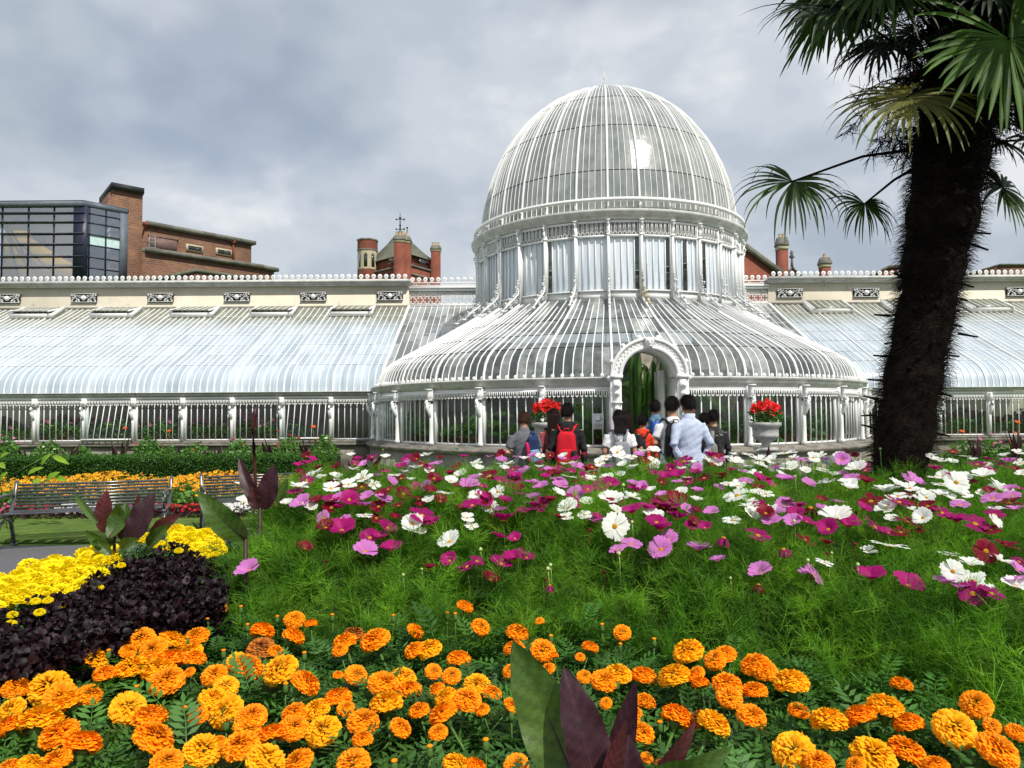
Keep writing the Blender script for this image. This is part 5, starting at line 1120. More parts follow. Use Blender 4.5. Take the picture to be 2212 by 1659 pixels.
q = P(246, 1200, 3.75); canna((q.x, q.y, .35), [
    (213, 1130, 0, 162, 1065, .1, 17, 2, .05), (226, 1150, .05, 231, 1059, .05, 42, 1, .05), (236, 1160, -.1, 256, 1088, -.1, 40, 2, -.25), (292, 1152, .1, 301, 1066, .1, 24, 1, 0),
    (290, 1166, -.05, 334, 1064, 0, 54, 0, .06), (326, 1166, 0, 394, 1109, -.1, 34, 1, .1), (320, 1180, -.05, 372, 1130, -.1, 30, 2, .1), (240, 1198, -.1, 184, 1146, -.15, 26, 2, -.12), (262, 1190, -.1, 303, 1164, -.2, 30, 2, .1), (260, 1165, 0, 300, 1120, 0, 50, 0, .1), (275, 1130, .08, 272, 1085, .1, 26, 2, .05), (250, 1170, 0, 200, 1170, -.2, 22, 2, -.15)],
    'red and olive leaved canna in front of the left bench', 3.75, (248, 1120))
q = P(560, 1100, 3.3); canna((q.x, q.y, .5), [
    (560, 1098, 0, 517, 990, .05, 30, 0, .08), (572, 1100, 0, 593, 1003, 0, 46, 0, .05), (602, 1092, .05, 621, 1034, .05, 26, 2, 0), (556, 1100, -.05, 545, 1050, -.05, 30, 1, 0)],
    'dark bronze canna with one tall unopened flower spike, in front of the right bench', 3.3, (562, 1075), [(552, 1075), (552, 1040), (550, 1000), (548, 960), (546, 925), (549, 900), (553, 880)])
q = P(535, 1165, 2.9); canna((q.x, q.y, .5), [(530, 1165, 0, 428, 1062, -.1, 58, 2, .17)], 'single broad dark green canna leaf arching to the left over the yellow flowers', 2.9, (530, 1160))
q = P(770, 1045, 5.3); canna((q.x, q.y, .35), [(745, 1040, 0, 722, 1008, 0, 18, 1, 0), (752, 1040, 0, 751, 993, .05, 20, 0, .03), (768, 1042, 0, 779, 989, 0, 26, 1, .03), (790, 1040, 0, 823, 985, -.05, 15, 1, -.08), (775, 1040, .05, 760, 1000, .1, 20, 0, 0)],
    'low wine red canna at the far edge of the bed by the curved stone wall', 5.3, (765, 1030))
q = P(1654, 1020, 4.7); canna((q.x, q.y, .5), [(1652, 1010, 0, 1661, 962, 0, 8, 1, .05), (1648, 1020, 0, 1655, 985, 0, 12, 1, -.05), (1640, 1022, 0, 1638, 985, 0, 14, 1, 0)],
    'narrow wine red canna shoot in front of the right urn', 4.7, (1650, 1000))
# ================================================================ benches
M['bench'] = mat('black_gloss_paint', (.05, .052, .056), (.075, .075, .08), 6, .24, spec=1.0)
def bench(p, rz, L_, lab):
    e = empty('park_bench', p, rz, lab, 'bench', 'iron benches facing the path'); h = L_ / 2
    side = [(-.02, .80), (.03, .55), (.10, .44)]
    def slats(name, pts):
        b = MB()
        for (y, z, tl) in pts: b.tube([(-L_ / 2 + .03, y, z), (L_ / 2 - .03, y, z)], 1, 10, up=(0, 0, 1), flat=(.018, .009) if tl else (.010, .015))
        return b.build(name, M['bench'], e, True)
    slats('seat', [(-.44 + i * .052, .435 + .008 * math.cos(i), 1) for i in range(8)] )
    slats('backrest', [(.02 + .018 * i, .465 + i * .038, 0) for i in range(8)])
    for s in (-1, 1):
        b = MB(); x = s * h
        b.tube([(x, -.5, 0), (x, -.46, .2), (x, -.46, .43)], .022, 6, flat=(1, 1.2)); b.tube([(x, .12, 0), (x, .03, .22), (x, .0, .43), (x, .16, .74), (x, .19, .78)], .022, 6)
        b.tube([(x, -.48, .41), (x, .02, .41)], .022, 6); b.tube([(x, -.46, .43), (x, -.50, .56), (x, -.44, .64), (x, -.2, .64), (x, .06, .62)], .02, 6)
        b.tube([(x, -.46, .2), (x, -.36, .32), (x, -.2, .37), (x, -.06, .32), (x, .03, .2)], .016, 5); scroll(b, (x, -.47, .61), .05, 8, 1, .014)
        b.box((x, -.5, .012), (.07, .09, .024)); b.box((x, .12, .012), (.07, .09, .024)); b.build('bench_end', M['bench'], e)
    return e
def fit_bench(u0, v0, Y0, u1, Y1, lab):
    a, c = P(u0, v0, Y0), P(u1, v0, Y1); d = (c - a); rz = math.atan2(d.y, d.x); m_ = (a + c) / 2; L_ = math.hypot(d.x, d.y)
    return bench((m_.x, m_.y, .004), rz, L_, lab)
fit_bench(26, 1040, 8.7, 366, 9.25, 'black iron slatted bench shining in the sun, nearer the left edge')
fit_bench(436, 1030, 9.6, 690, 10.3, 'black iron slatted bench half hidden by the flowerbed, nearer the palm house')
# ================================================================ back bed, hedge, border
def leafcard(l=.05, w=.022):
    return (np.array([(0, 0, 0), (w, l * .45, .006), (0, l, -.004), (-w, l * .45, .006)], float), np.array([[0, 1, 2, 3]]))
lc = [leafcard(), leafcard(.045, .018), leafcard(.06, .02)]
def box_scatter(name, x0, x1, y0, y1, z0, z1, n, m, protos, sc0, sc1, parent=None, jit=.04):
    f = rng.random(n); x = rng.uniform(x0, x1, n); y = rng.uniform(y0, y1, n); z = rng.uniform(z0, z1, n); top = f < .35; fr_ = (f >= .35) & (f < .9); bk = f >= .9
    z = np.where(top, z1, z) + rng.normal(0, jit, n) * top; y = np.where(fr_, y0, np.where(bk, y1, y)) + rng.normal(0, jit, n) * fr_
    d = frames(n, .8); return scobj(name, protos, np.column_stack([x, y, np.maximum(z, z0)]), d, rng.uniform(sc0, sc1, n), m, parent)
def hedge(x0, x1, y0, y1, h, n, lab):
    e = empty('box_hedge', ((x0 + x1) / 2, (y0 + y1) / 2, 0), 0, lab, 'hedge'); hx, hy = (x1 - x0) / 2, (y1 - y0) / 2
    b = MB(); b.box((0, 0, (h - .05) / 2), (2 * hx - .1, 2 * hy - .1, h - .05)); b.build('branches', M['under'], e)
    box_scatter('foliage', -hx, hx, -hy, hy, .02, h, n, M['hedge'], lc, .6, 1.0, e, .03)
hedge(-15.5, P(733, 1000, 17.4).x, 17.0, 17.8, .58, 26000, 'long clipped box hedge below the left wing of the palm house')
hedge(P(2040, 1000, 16).x, 15.5, 15.8, 16.4, .42, 9000, 'low clipped hedge right of the palm trunk')
# rudbeckias
def daisy():
    out = []
    for k in range(9):
        a = k * .698; c, s = math.cos(a), math.sin(a); out.append((np.array([(0, 0, 0), (c * .6 - s * .2, s * .6 + c * .2, .05), (c, s, -.08), (c * .6 + s * .2, s * .6 - c * .2, .05)]), np.array([[0, 1, 2, 3]])))
    return joinp(out)
def bedpts(n, y0, y1): 
    y = rng.uniform(y0, y1, n); xl = -15; x = rng.uniform(-9.6, -2.7, n); return x, y
x, y = bedpts(2000, 11.3, 14.2); zt_ = .34 + .06 * np.sin(x * 3) + rng.random(2000) * .10
M['rud'] = mat('golden_ray_petals', (.90, .46, .008), (.84, .34, .005), 3, .6, vary=.35, trans=.2); M['cone'] = mat('dark_brown_cone', (.05, .02, .01), None, 9, .8)
o = scobj('rudbeckia_bed', [daisy()], np.column_stack([x, y, zt_]), frames(2000, .3, (.0, -.35, 1)), rng.uniform(.035, .05, 2000), M['rud'])
tag(o, 'broad drift of golden yellow daisies with dark centres behind the benches', 'flowers', kind='stuff')
cp = (np.array([(.3, .3, .04), (-.3, .3, .04), (-.3, -.3, .04), (.3, -.3, .04), (0, 0, .35)]), np.array([[0, 1, 4, 4], [1, 2, 4, 4]]))
def conep():
    V = [(.26 * math.cos(a), .26 * math.sin(a), .03) for a in np.arange(6) * 1.047] + [(.12 * math.cos(a), .12 * math.sin(a), .3) for a in np.arange(6) * 1.047]
    return np.array(V), np.array([(i, (i + 1) % 6, 6 + (i + 1) % 6, 6 + i) for i in range(6)] + [(6, 7, 8, 9), (9, 10, 11, 6)])
rng2 = rng; o2 = scobj('daisy_centres', [conep()], np.column_stack([x, y, zt_ + .005]), frames(2000, .05, (.0, -.3, 1)), rng.uniform(.035, .045, 2000), M['cone'], o)
x, y = bedpts(9000, 11.2, 14.3); scobj('leaves', lc, np.column_stack([x, y, .05 + .30 * rng.random(9000)]), frames(9000, .8), rng.uniform(1, 1.9, 9000), M['shrubleaf'], o)
b = MB(); b.box((-8.5, 12.75, .08), (13, 3.1, .12)); b.build('bed_soil', M['soil'], o)
# begonia edging
for mm, lab, (xa, xb), n in (('bw', 'white begonias edging the daisy bed', (-9.5, -2.7), 700), ('br', 'red begonias edging the daisy bed', (-9.5, -2.7), 170), ('bp', 'pink begonias edging the daisy bed', (-9.5, -2.7), 220)):
    M[mm] = mat('begonia_' + lab.split()[0], {'bw': (.85, .85, .82), 'br': (.62, .012, .02), 'bp': (.7, .12, .22)}[mm], None, 9, .5, vary=.15, trans=.2)
    x = rng.uniform(xa, xb, n * 4); ph = np.floor((x * 1.3 + {'bw': 0, 'br': 1, 'bp': 2}[mm]) % 3); x = x[ph == 0][:n]; y = rng.uniform(10.7, 11.15, len(x))
    o = scobj('begonia_edging', [daisy()], np.column_stack([x, y, .12 + .12 * rng.random(len(x))]), frames(len(x), .6, (0, -.5, 1)), rng.uniform(.022, .036, len(x)), M[mm]); tag(o, lab, 'flowers', kind='stuff')
n = 3500; x = rng.uniform(-9.6, -2.7, n); y = rng.uniform(10.65, 11.2, n); o = scobj('begonia_foliage', lc, np.column_stack([x, y, .06 + .12 * rng.random(n)]), frames(n, .8), rng.uniform(.8, 1.3, n), M['canna_dark']); tag(o, 'dark bronze leaves under the begonia edging', 'foliage', kind='stuff')
# loose border plants between hedge and wing
def bush(name, loc, rx, h, n, m, lab, cat, grp=None, fl=None, nf=0, fs=.035, z0=0, parent=None, sc=(1.2, 2.2), thin=.0):
    e = empty(name, loc, 0, lab, cat, grp)
    if parent: e.parent = parent
    a = rng.uniform(0, 6.283, n); r = rx * np.sqrt(rng.random(n)); z = z0 + (h - z0) * (rng.random(n) ** .7) * (1 - .45 * (r / rx) ** 2); r *= .55 + .45 * np.sin(np.clip((z - z0) / (h - z0), 0, 1) * 2.6 + .4)
    scobj('foliage', lc, np.column_stack([r * np.cos(a), r * np.sin(a), z]), frames(n, .9), rng.uniform(*sc, n), m, e)
    b = MB()
    for i in range(7): aa = i * .9; b.tube([(0, 0, 0), (rx * .3 * math.cos(aa), rx * .3 * math.sin(aa), h * .5), (rx * .55 * math.cos(aa), rx * .55 * math.sin(aa), h * .92)], [.012, .009, .004], 4)
    b.build('stems', M['stem'], e)
    if fl:
        a = rng.uniform(0, 6.283, nf); r = rx * .9 * np.sqrt(rng.random(nf)); z = h * (1.02 - .4 * (r / rx) ** 2) + rng.normal(0, .04, nf)
        scobj('flowers', [daisy()], np.column_stack([r * np.cos(a), r * np.sin(a), z]), frames(nf, .6, (0, -.7, .7)), rng.uniform(fs * .8, fs * 1.2, nf), fl, e)
    return e
M['fl_or'] = mat('orange_dahlia_petal', (.75, .13, .01), None, 8, .6, trans=.2); M['fl_red'] = mat('dark_red_dahlia_petal', (.35, .008, .02), None, 8, .6, trans=.2); M['fl_pk'] = mat('rose_pink_petal', (.72, .2, .38), None, 8, .6, vary=.3, trans=.2)
M['fl_cream'] = mat('cream_petal', (.75, .72, .5), None, 8, .6, trans=.2)
for i, (u, w, top, fl, nf, lab) in enumerate(((12, .35, .95, 'fl_pk', 9, 'leafy border plant with pink blooms at the far left edge behind the hedge'), (105, .38, .88, 'fl_cream', 6, 'bushy green border plant with cream blooms behind the hedge, left end'), (175, .35, .72, None, 0, 'low green border plant behind the hedge, second from the left'),
    (320, .38, .95, 'fl_red', 4, 'tall leafy border plant under the open window, a few dark red blooms'), (425, .4, .80, 'fl_or', 2, 'leafy border plant with orange blooms behind the middle of the hedge'), (515, .38, .86, 'fl_red', 4, 'leafy border plant with red blooms left of the tall canna spike'), (625, .38, .92, 'fl_red', 7, 'leafy dahlia with dark red blooms by the right open window'), (700, .34, .95, 'fl_red', 4, 'leafy dahlia with dark red blooms at the right end of the hedge'), (370, .3, .7, None, 0, 'low green border plant beside the middle of the hedge'), (570, .3, .72, None, 0, 'low green border plant right of the tall canna spike'))):
    q = P(u, 960, 18.7); bush('border_plant', (q.x, 18.7, 0), w * 1.15, top * 1.1, 700, M['shrubleaf'], lab, 'plant', None, M[fl] if fl else None, nf or 1, .04, .1)
for u, v, c in ((447, 845 + 0, 0), (677, 931, 1), (380, 946, 1), (700, 950, 2), (650, 945, 2), (268, 946, 1)):
    pass
for u, top, lab in ((55, .80, 'at the left end'), (258, 1.0, 'below the left open window'), (375, .82, 'left of the tall canna spike'), (460, .80, 'just left of the tall canna spike'), (580, .95, 'just right of the tall canna spike'), (660, .92, 'near the right end'), (150, .85, 'second from the left end')):
    q = P(u, 970, 18.2); e = empty('canna_plant', (q.x, 18.2, 0), random.random() * 3, f'small dark leaved canna behind the hedge, {lab}', 'plant')
    for k in range(5):
        b = MB(); a = k * 1.3; leafgrid(b, (0, 0, .25), (.22 * math.cos(a), .16 * math.sin(a), top - .08 * k * .7), .13, (math.sin(a), -1, .2), .05, .3, 0); b.build('leaf', CMATS, e, True)
for u, top, w, fl, nf, lab in ((2075, .80, .4, None, 0, 'green border plant just right of the palm trunk base'), (2140, .95, .42, 'fl_pk', 14, 'bushy border plant with pink blooms below the right wing'), (2195, .8, .4, 'fl_or', 3, 'leafy border plant with orange blooms at the far right'), (2110, .6, .35, None, 0, 'low green plant by the right wing wall')):
    q = P(u, 960, 17.6); bush('border_plant', (q.x, 17.6, 0), w, top, 480, M['shrubleaf'], lab, 'plant', None, M[fl] if fl else None, nf or 1, .045, .1)
for u, top, lab in ((2100, .95, 'right of the palm trunk'), (2187, 1.2, 'at the far right edge')):
    q = P(u, 970, 17.2); e = empty('canna_plant', (q.x, 17.2, 0), .5, f'dark red leaved canna {lab} in front of the right wing', 'plant')
    for k in range(5):
        b = MB(); a = k * 1.3; leafgrid(b, (0, 0, .2), (.24 * math.cos(a), .16 * math.sin(a), top - .06 * k), .15, (math.sin(a), -1, .2), .05, .3, 0); b.build('leaf', CMATS, e, True)
# tall single dahlias (orange and red heads on stalks)
for i, (u, v, c, r, lab) in enumerate(((447, 929 - 0, 'fl_or', .0, ''), )): pass
for u, v, c, r, lab in ((270, 925, 'fl_or', .06, 'orange flower on a tall stalk below the left open window'), (365, 931, 'fl_or', .055, 'orange flower on a tall stalk in the middle of the left wing'), (677, 922, 'fl_or', .075, 'large orange flower on a tall stalk below the right open window'), (2078, 932, 'fl_or', .075, 'flat orange flower on a tall stalk right of the palm trunk'), (2197, 912, 'fl_or', .08, 'large orange flower on a tall stalk at the far right'), (2194, 935, 'fl_or', .05, 'small orange flower below the large one at the far right'), (627, 940, 'fl_red', .05, 'dark red flower on a stalk left of the large orange flower'), (645, 946, 'fl_red', .05, 'dark red flower between the right open window and the hedge'), (600, 932, 'fl_red', .04, 'dark red bud on a tall stalk beside the canna spike')):
    q = P(u, v, 18.0); e = empty('tall_flower', (q.x, 18.0, 0), 0, lab, 'flower'); b = MB(); b.tube([(0, .1, 0), (.02, 0, q.z * .6), (0, 0, q.z)], .008, 5); b.build('stem', M['stem'], e)
    V, Fq = joinp([(daisy()[0] * np.array([1, 1, 1]) + [0, 0, .1 * k], daisy()[1]) for k in range(3)]); inst('petals', fastmesh('petals', V * r, Fq, [M[c]]), e, loc=(0, 0, q.z), rot=(.5, .1, 0))
# yellow-green foliage near the left edge
q = P(140, 1010, 9.8); e = empty('lime_leaved_shrub', (P(20, 1000, 9.8).x, 9.8, 0), 0, 'sparse lime green leafy shoots standing at the left behind the near bench', 'plant'); b = MB()
for u0, v0, u1, v1, w in ((0, 990, 20, 978, 10), (90, 1005, 112, 980, 14), (60, 1025, 95, 1010, 12), (115, 985, 150, 1003, 12), (0, 1040, 18, 1020, 14), (100, 1040, 130, 1020, 16), (88, 1035, 70, 1050, 14), (0, 1000, 12, 1012, 12), (120, 1030, 145, 1040, 12)):
    leafgrid(b, P(u0, v0, 9.8) - e.location, P(u1, v1, 9.75) - e.location, w * 9.8 / 1533, (0, -1, .6), .1, .2, 0)
M['lime'] = mat('lime_leaf', (.30, .48, .04), (.2, .36, .03), 5, .5, trans=.4)
b.build('leaves', [M['lime']] * 4, e, True); b = MB(); b.tube([(0, 0, 0), P(60, 1060, 9.8) - e.location, P(120, 1025, 9.8) - e.location], .012, 5); b.tube([(0, 0, 0), P(0, 1040, 9.8) - e.location, P(100, 985, 9.8) - e.location], .008, 5); b.build('stems', M['stem'], e)
# ================================================================ urns
M['urnstone'] = mat('pale_weathered_stone', (.50, .50, .47), (.33, .33, .30), 7, .85, .3, 30, stain=((.15, .15, .13), 9, (1, 1, .5), .6))
M['begred'] = mat('scarlet_begonia', (.75, .012, .008), (.60, .008, .01), 12, .5, vary=.35, trans=.25)
for u, Y, lab, lb2 in ((1183, 12.6, 'pale stone urn on a pedestal left of the entrance, behind the waiting people', 'bushy scarlet begonia in the stone urn left of the entrance'), (1653, 13.0, 'pale stone urn on a pedestal right of the entrance', 'bushy scarlet begonia in the stone urn right of the entrance')):
    q = P(u, 912, Y); zr = q.z; e = empty('stone_urn', (q.x, Y, 0), 0, lab, 'urn')
    b = MB(); b.lathe([(.0, zr - .02), (.24, zr - .02), (.275, zr), (.285, zr - .03), (.275, zr - .07), (.235, zr - .1), (.225, zr - .22), (.235, zr - .24), (.22, zr - .27), (.16, zr - .33), (.08, zr - .37), (.07, zr - .42), (.11, zr - .46), (.0, zr - .46)], 28); b.build('bowl', M['urnstone'], e, True)
    b = MB(); b.box((0, 0, zr - .49), (.34, .34, .06)); b.box((0, 0, (zr - .52) / 2 + .05), (.26, .26, zr - .62)); b.box((0, 0, .06), (.38, .38, .12)); b.build('pedestal', M['urnstone'], e)
    bush('begonia', (q.x, Y, zr - .03), .30, .36, 500, M['hedge'], lb2, 'plant', None, M['begred'], 250, .036, 0, sc=(.7, 1.2))
    bb_ = bpy.data.objects  # flowers fuller on the sides
# ================================================================ notices by the entrance
M['paper'] = mat('notice_paper', (.78, .82, .80), None, 3, .4); M['ink'] = mat('black_ink', (.02, .02, .02), None, 3, .5); M['redink'] = mat('red_ink', (.6, .02, .04), None, 3, .5); M['pinkp'] = mat('pink_paper', (.62, .36, .55), None, 3, .4)
def onring(u, v, r):
    d = ray(u, v); a = d.x ** 2 + 1; b_ = -2 * (d.x * CX + CY); c = CX ** 2 + CY ** 2 - r * r; t = (-b_ - math.sqrt(b_ * b_ - 4 * a * c)) / (2 * a); return Vector((d.x * t, t, EYE + d.z * t))
def text(e, s, loc, size, m):
    cu = bpy.data.curves.new('lettering', 'FONT'); cu.body = s; cu.size = size; cu.align_x = 'CENTER'; cu.extrude = .0008; t = bpy.data.objects.new('lettering', cu); COL.objects.link(t)
    dg = bpy.context.evaluated_depsgraph_get(); me = bpy.data.meshes.new_from_object(t.evaluated_get(dg)); bpy.data.objects.remove(t); me.materials.clear(); me.materials.append(m)
    return inst('lettering', me, e, loc=loc, rot=(R(90), 0, 0))
def ringarc(b, r, th, y, cz, m=0, n=20): b.tube([(r * math.cos(2 * math.pi * i / n), y, cz + r * math.sin(2 * math.pi * i / n)) for i in range(n + 1)], th, 4, m, caps=False)
def notice(u, v, w, h, base, lab):
    p = onring(u, v, 7.03); e = empty('notice', p, math.atan2(p.x - CX, CY - p.y), lab, 'sign'); b = MB(); b.box((0, 0, 0), (w, .012, h)); b.build('board', base, e); return e
e = notice(1292.6, 910, .22, .33, M['paper'], 'white paper no smoking notice taped inside the glass left of the entrance')
b = MB(); b.box((-.01, -.009, .01), (.10, .003, .016), m=0); b.box((.055, -.009, .01), (.02, .003, .016), m=0); b.tube([(.05, -.009, .03), (.035, -.009, .05), (.06, -.009, .07), (.03, -.009, .09), (.05, -.009, .11)], .005, 4, 0); b.tube([(.07, -.009, .03), (.06, -.009, .05), (.08, -.009, .08)], .004, 4, 0)
ringarc(b, .085, .003, -.009, .06, 1); b.build('symbol', [M['ink'], mat('grey_ink', (.4, .5, .5))], e)
for i, s in enumerate(('No smoking', 'in this building', 'Thank you')): text(e, s, (0, -.008, -.065 - i * .032), .026, M['ink'])
e = notice(1321, 916, .15, .19, M['pinkp'], 'small pink notice with a white heart beside the entrance'); b = MB()
for s in (-1, 1): b.lathe([(0, -.004), (.03, 0), (0, .004)], 10, (s * .022, -.01, .02)); V = b.V[-1]; cc_ = np.array([s * .022, -.01, .02]); n_ = V - cc_; b.V[-1] = cc_ + np.stack([n_[:, 0], n_[:, 2], n_[:, 1]], 1)
b.slab([(-.05, -.009, .012), (0, -.009, -.045), (.05, -.009, .012)], .003); b.build('heart', M['paper'], e)
for v, sym, lab in ((879, 'pet', 'upper red and white prohibition notice right of the entrance'), (904, 'smoke', 'lower red and white prohibition notice right of the entrance')):
    e = notice(1493, v, .17, .21, M['paper'], lab); b = MB(); b.box((0, -.009, -.07), (.15, .003, .045), m=0); ringarc(b, .045, .006, -.01, .03, 0); b.box((0, -.01, .03), (.085, .003, .009), rot=Matrix.Rotation(R(45), 3, 'Y'), m=0)
    if sym == 'smoke': b.box((0, -.008, .03), (.06, .003, .01), m=1)
    else: b.box((0, -.008, .025), (.04, .003, .02), m=1); b.box((.022, -.008, .042), (.015, .003, .015), m=1)
    b.build('symbol', [M['redink'], M['ink']], e); text(e, 'NO DOGS' if sym == 'pet' else 'NO SMOKING', (0, -.011, -.078), .024, M['paper'])
# ================================================================ plants and pots inside the glass
def pot(e, r, h, z=0): b = MB(); b.lathe([(0, z), (r * .7, z), (r * .92, z + h * .8), (r, z + h * .8), (r, z + h), (r * .88, z + h), (r * .85, z + h * .9), (0, z + h * .9)], 14); return b.build('pot', M['terracotta'], e, True)
protoG = None
def cptree(o, parent=None, loc=None, rz=None, sc=1, lab=None):
    c = o.copy(); COL.objects.link(c)
    if parent: c.parent = parent
    for ch in list(o.children): cptree(ch, c)
    if loc is not None: c.location = loc; c.rotation_euler = (0, 0, rz or 0); c.scale = (sc,) * 3
    if lab: c['label'] = lab
    return c
flc = ['fl_pk', 'fl_or', 'fl_red', 'fl_cream', 'br', 'fl_pk']; protos_ = []
for i in range(4):
    e = bush('pot_plant', (-9 - i, 21.6 + .1 * i, .8), .42, .75, 520, M['shrubleaf'], 'x', 'plant', 'flowering pot plants on the staging inside the wings', M[flc[i]], 40, .055, .12); pot(e, .14, .2); protos_.append(e)
b = MB(); b.box((-12.5, 22.1, .76), (13, 1.9, .05)); b.box((-12.5, 21.25, .4), (13, .05, .7)); b.build('staging', M['stone'], None); tag(COL.objects[-1], 'long stone plant staging inside the left wing', 'staging')
b = MB(); b.box((13.5, 22.1, .76), (8, 1.9, .05)); b.box((13.5, 21.25, .4), (8, .05, .7)); b.build('staging', M['stone'], None); tag(COL.objects[-1], 'long stone plant staging inside the right wing', 'staging')
k = 0
for xa, xb, side in ((-18.4, -6.4, 'left'), (9.8, 17.2, 'right')):
    n = int((xb - xa) / .46)
    for i in range(n):
        x = xa + (i + .5) * (xb - xa) / n; pr = protos_[(i * 7 + k) % 4]; lab = f'flowering pot plant behind the glass of the {side} wing'
        o = cptree(pr, loc=(x, 21.36 + random.uniform(0, .35), .79), rz=random.random() * 6, sc=random.uniform(.7, 1.15), lab=lab); o['group'] = 'flowering pot plants in the ' + side + ' wing'; k += 1
for e in protos_:
    for ch in list(e.children): bpy.data.objects.remove(ch)
    bpy.data.objects.remove(e)
def palmlet(loc, h, n, L_, lab, m, grp, spread=1.0, trunk=True):
    e = empty('indoor_palm', loc, random.random() * 6, lab, 'palm', grp)
    for i in range(n):
        a = i * 2.4 + random.random() * .3; el = R(random.uniform(15, 75)); out = []; pts = []; K = 12
        for k in range(K + 1):
            t = k / K; r_ = L_ * t * math.cos(el) * spread; z = h + L_ * (t * math.sin(el) - .55 * t * t); pts.append(np.array([r_ * math.cos(a), r_ * math.sin(a), z]))
        out.append(strip(pts, .012, [-math.sin(a), math.cos(a), 0]))
        for k in range(1, K * 3):
            t = k / (K * 3); j = min(K - 1, int(t * K)); f = t * K - j; p = pts[j] * (1 - f) + pts[j + 1] * f; dr = pts[j + 1] - pts[j]; dr /= np.linalg.norm(dr)
            for s in (-1, 1):
                l = L_ * .28 * math.sin(.35 + 2.5 * t); d = np.array([-math.sin(a), math.cos(a), 0]) * s * .75 + dr * .6 + np.array([0, 0, -.25]); sd = np.cross(d, [0, 0, 1]); sd /= np.linalg.norm(sd)
                out.append(strip([p, p + d * l * .6, p + d * l + np.array([0, 0, -.2 * l])], [.012, .014, .003], sd))
        V, Fq = joinp(out); inst('frond', fastmesh('frond', V, Fq, [m], None, np.full(len(Fq), random.random())), e)
    if trunk: b = MB(); b.tube([(0, 0, 0), (.03, 0, h * .5), (0, 0, h + .05)], [.10, .07, .08], 8); b.build('trunk', M['stem'], e)
    return e
for i, (a, r, h, n, L_, lab) in enumerate(((-62, 5.6, .7, 12, 1.3, 'at the far left'), (-44, 5.3, 1.1, 13, 1.4, 'left of the third column'), (-26, 5.6, .8, 13, 1.3, 'behind the man in the grey shirt'), (-12, 5.6, 1.2, 14, 1.4, 'just left of the door'), (-4, 3.9, 2.0, 16, 1.9, 'seen through the doorway'), (14, 5.6, .9, 12, 1.3, 'right of the door'), (27, 5.3, 1.1, 12, 1.3, 'behind the right urn'), (46, 5.6, .8, 12, 1.3, 'behind the right end columns'), (-35, 3.2, 2.2, 14, 1.6, 'deep inside at the left'), (30, 3.2, 2.0, 14, 1.5, 'deep inside at the right'))):
    q = pol(a, r); palmlet((CX + q[0], CY + q[1], .05), h, n, L_, f'arching green palm under the glass roof, {lab}', M['darkplant'], 'palms inside the rotunda')
for i, a in enumerate(range(-78, 80, 7)):
    if abs(a + 1) < 6: continue
    q = pol(a + random.uniform(-2, 2), 6.25 + random.uniform(-.2, .2)); e = bush('pot_plant', (CX + q[0], CY + q[1], .05), .36, 1.35 + random.uniform(-.25, .3), 300, M['darkplant'], 'x', 'plant', 'foliage pot plants just inside the rotunda glass', None, 0, .03, .95)
    b = MB(); b.box((0, 0, .36), (.5, .4, .72)); b.build('plinth', M['stone'], e)
    pot(e, .19, .22, .75); e['label'] = 'leafy foliage plant in a terracotta pot just inside the ' + ('left' if a < -40 else 'middle left' if a < 0 else 'middle right' if a < 40 else 'right') + ' rotunda windows'; e['group'] += ' ' + ('a' if a < -40 else 'b' if a < 0 else 'c' if a < 40 else 'd')
def cactus(loc, n, h, lab):
    e = empty('cactus', loc, 0, lab, 'cactus')
    for i in range(n):
        a = i * 2.4; r_ = .09 * math.sqrt(i); hh = h * random.uniform(.7, 1.05); b = MB(); V = []; x, y = r_ * 2 * math.cos(a), r_ * math.sin(a)
        prof = [(.045, 0), (.055, hh * .3), (.055, hh * .8), (.04, hh * .97), (0, hh)]
        b.lathe(prof, 12, (x, y, 0)); A = b.V[-1]; ang = np.arctan2(A[:, 0] - x, -(A[:, 1] - y)); k = 1 + .22 * np.cos(6 * ang); A[:, 0] = x + (A[:, 0] - x) * k; A[:, 1] = y + (A[:, 1] - y) * k
        if i % 2: b.tube([(x, y, hh * .55), (x + .12, y, hh * .6), (x + .14, y, hh * .85)], .035, 7)
        b.build('stem', M['cactus'], e)
    return e
q = Vector(pol(.6, 5.4)); cactus((CX + q.x + .12, CY + q.y, .1), 9, 2.9, 'cluster of tall upright green cactus columns seen through the entrance arch')
q = Vector(pol(38, 5.6)); cactus((CX + q.x, CY + q.y, .5), 5, 1.7, 'group of upright cacti behind the right hand windows')
# ================================================================ fan palm
M['trunkfibre'] = mat('dark_palm_fibre', (.016, .011, .008), (.008, .006, .005), 12, .95, .8, 40, vary=.5, spec=.1)
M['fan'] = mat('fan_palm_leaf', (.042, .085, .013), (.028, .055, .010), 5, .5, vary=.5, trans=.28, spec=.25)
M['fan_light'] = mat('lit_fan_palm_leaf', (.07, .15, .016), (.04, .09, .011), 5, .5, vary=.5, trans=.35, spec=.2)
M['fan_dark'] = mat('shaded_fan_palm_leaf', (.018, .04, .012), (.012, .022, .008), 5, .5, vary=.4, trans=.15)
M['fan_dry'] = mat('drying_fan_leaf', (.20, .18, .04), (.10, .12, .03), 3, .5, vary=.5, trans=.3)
YP = 4.1; pb = P(1940, 1100, YP); PT = empty('fan_palm', (pb.x, YP, .55), 0, 'tall fan palm with dark shaggy leaning trunk and drooping fan leaves at the right', 'palm tree'); O = PT.location
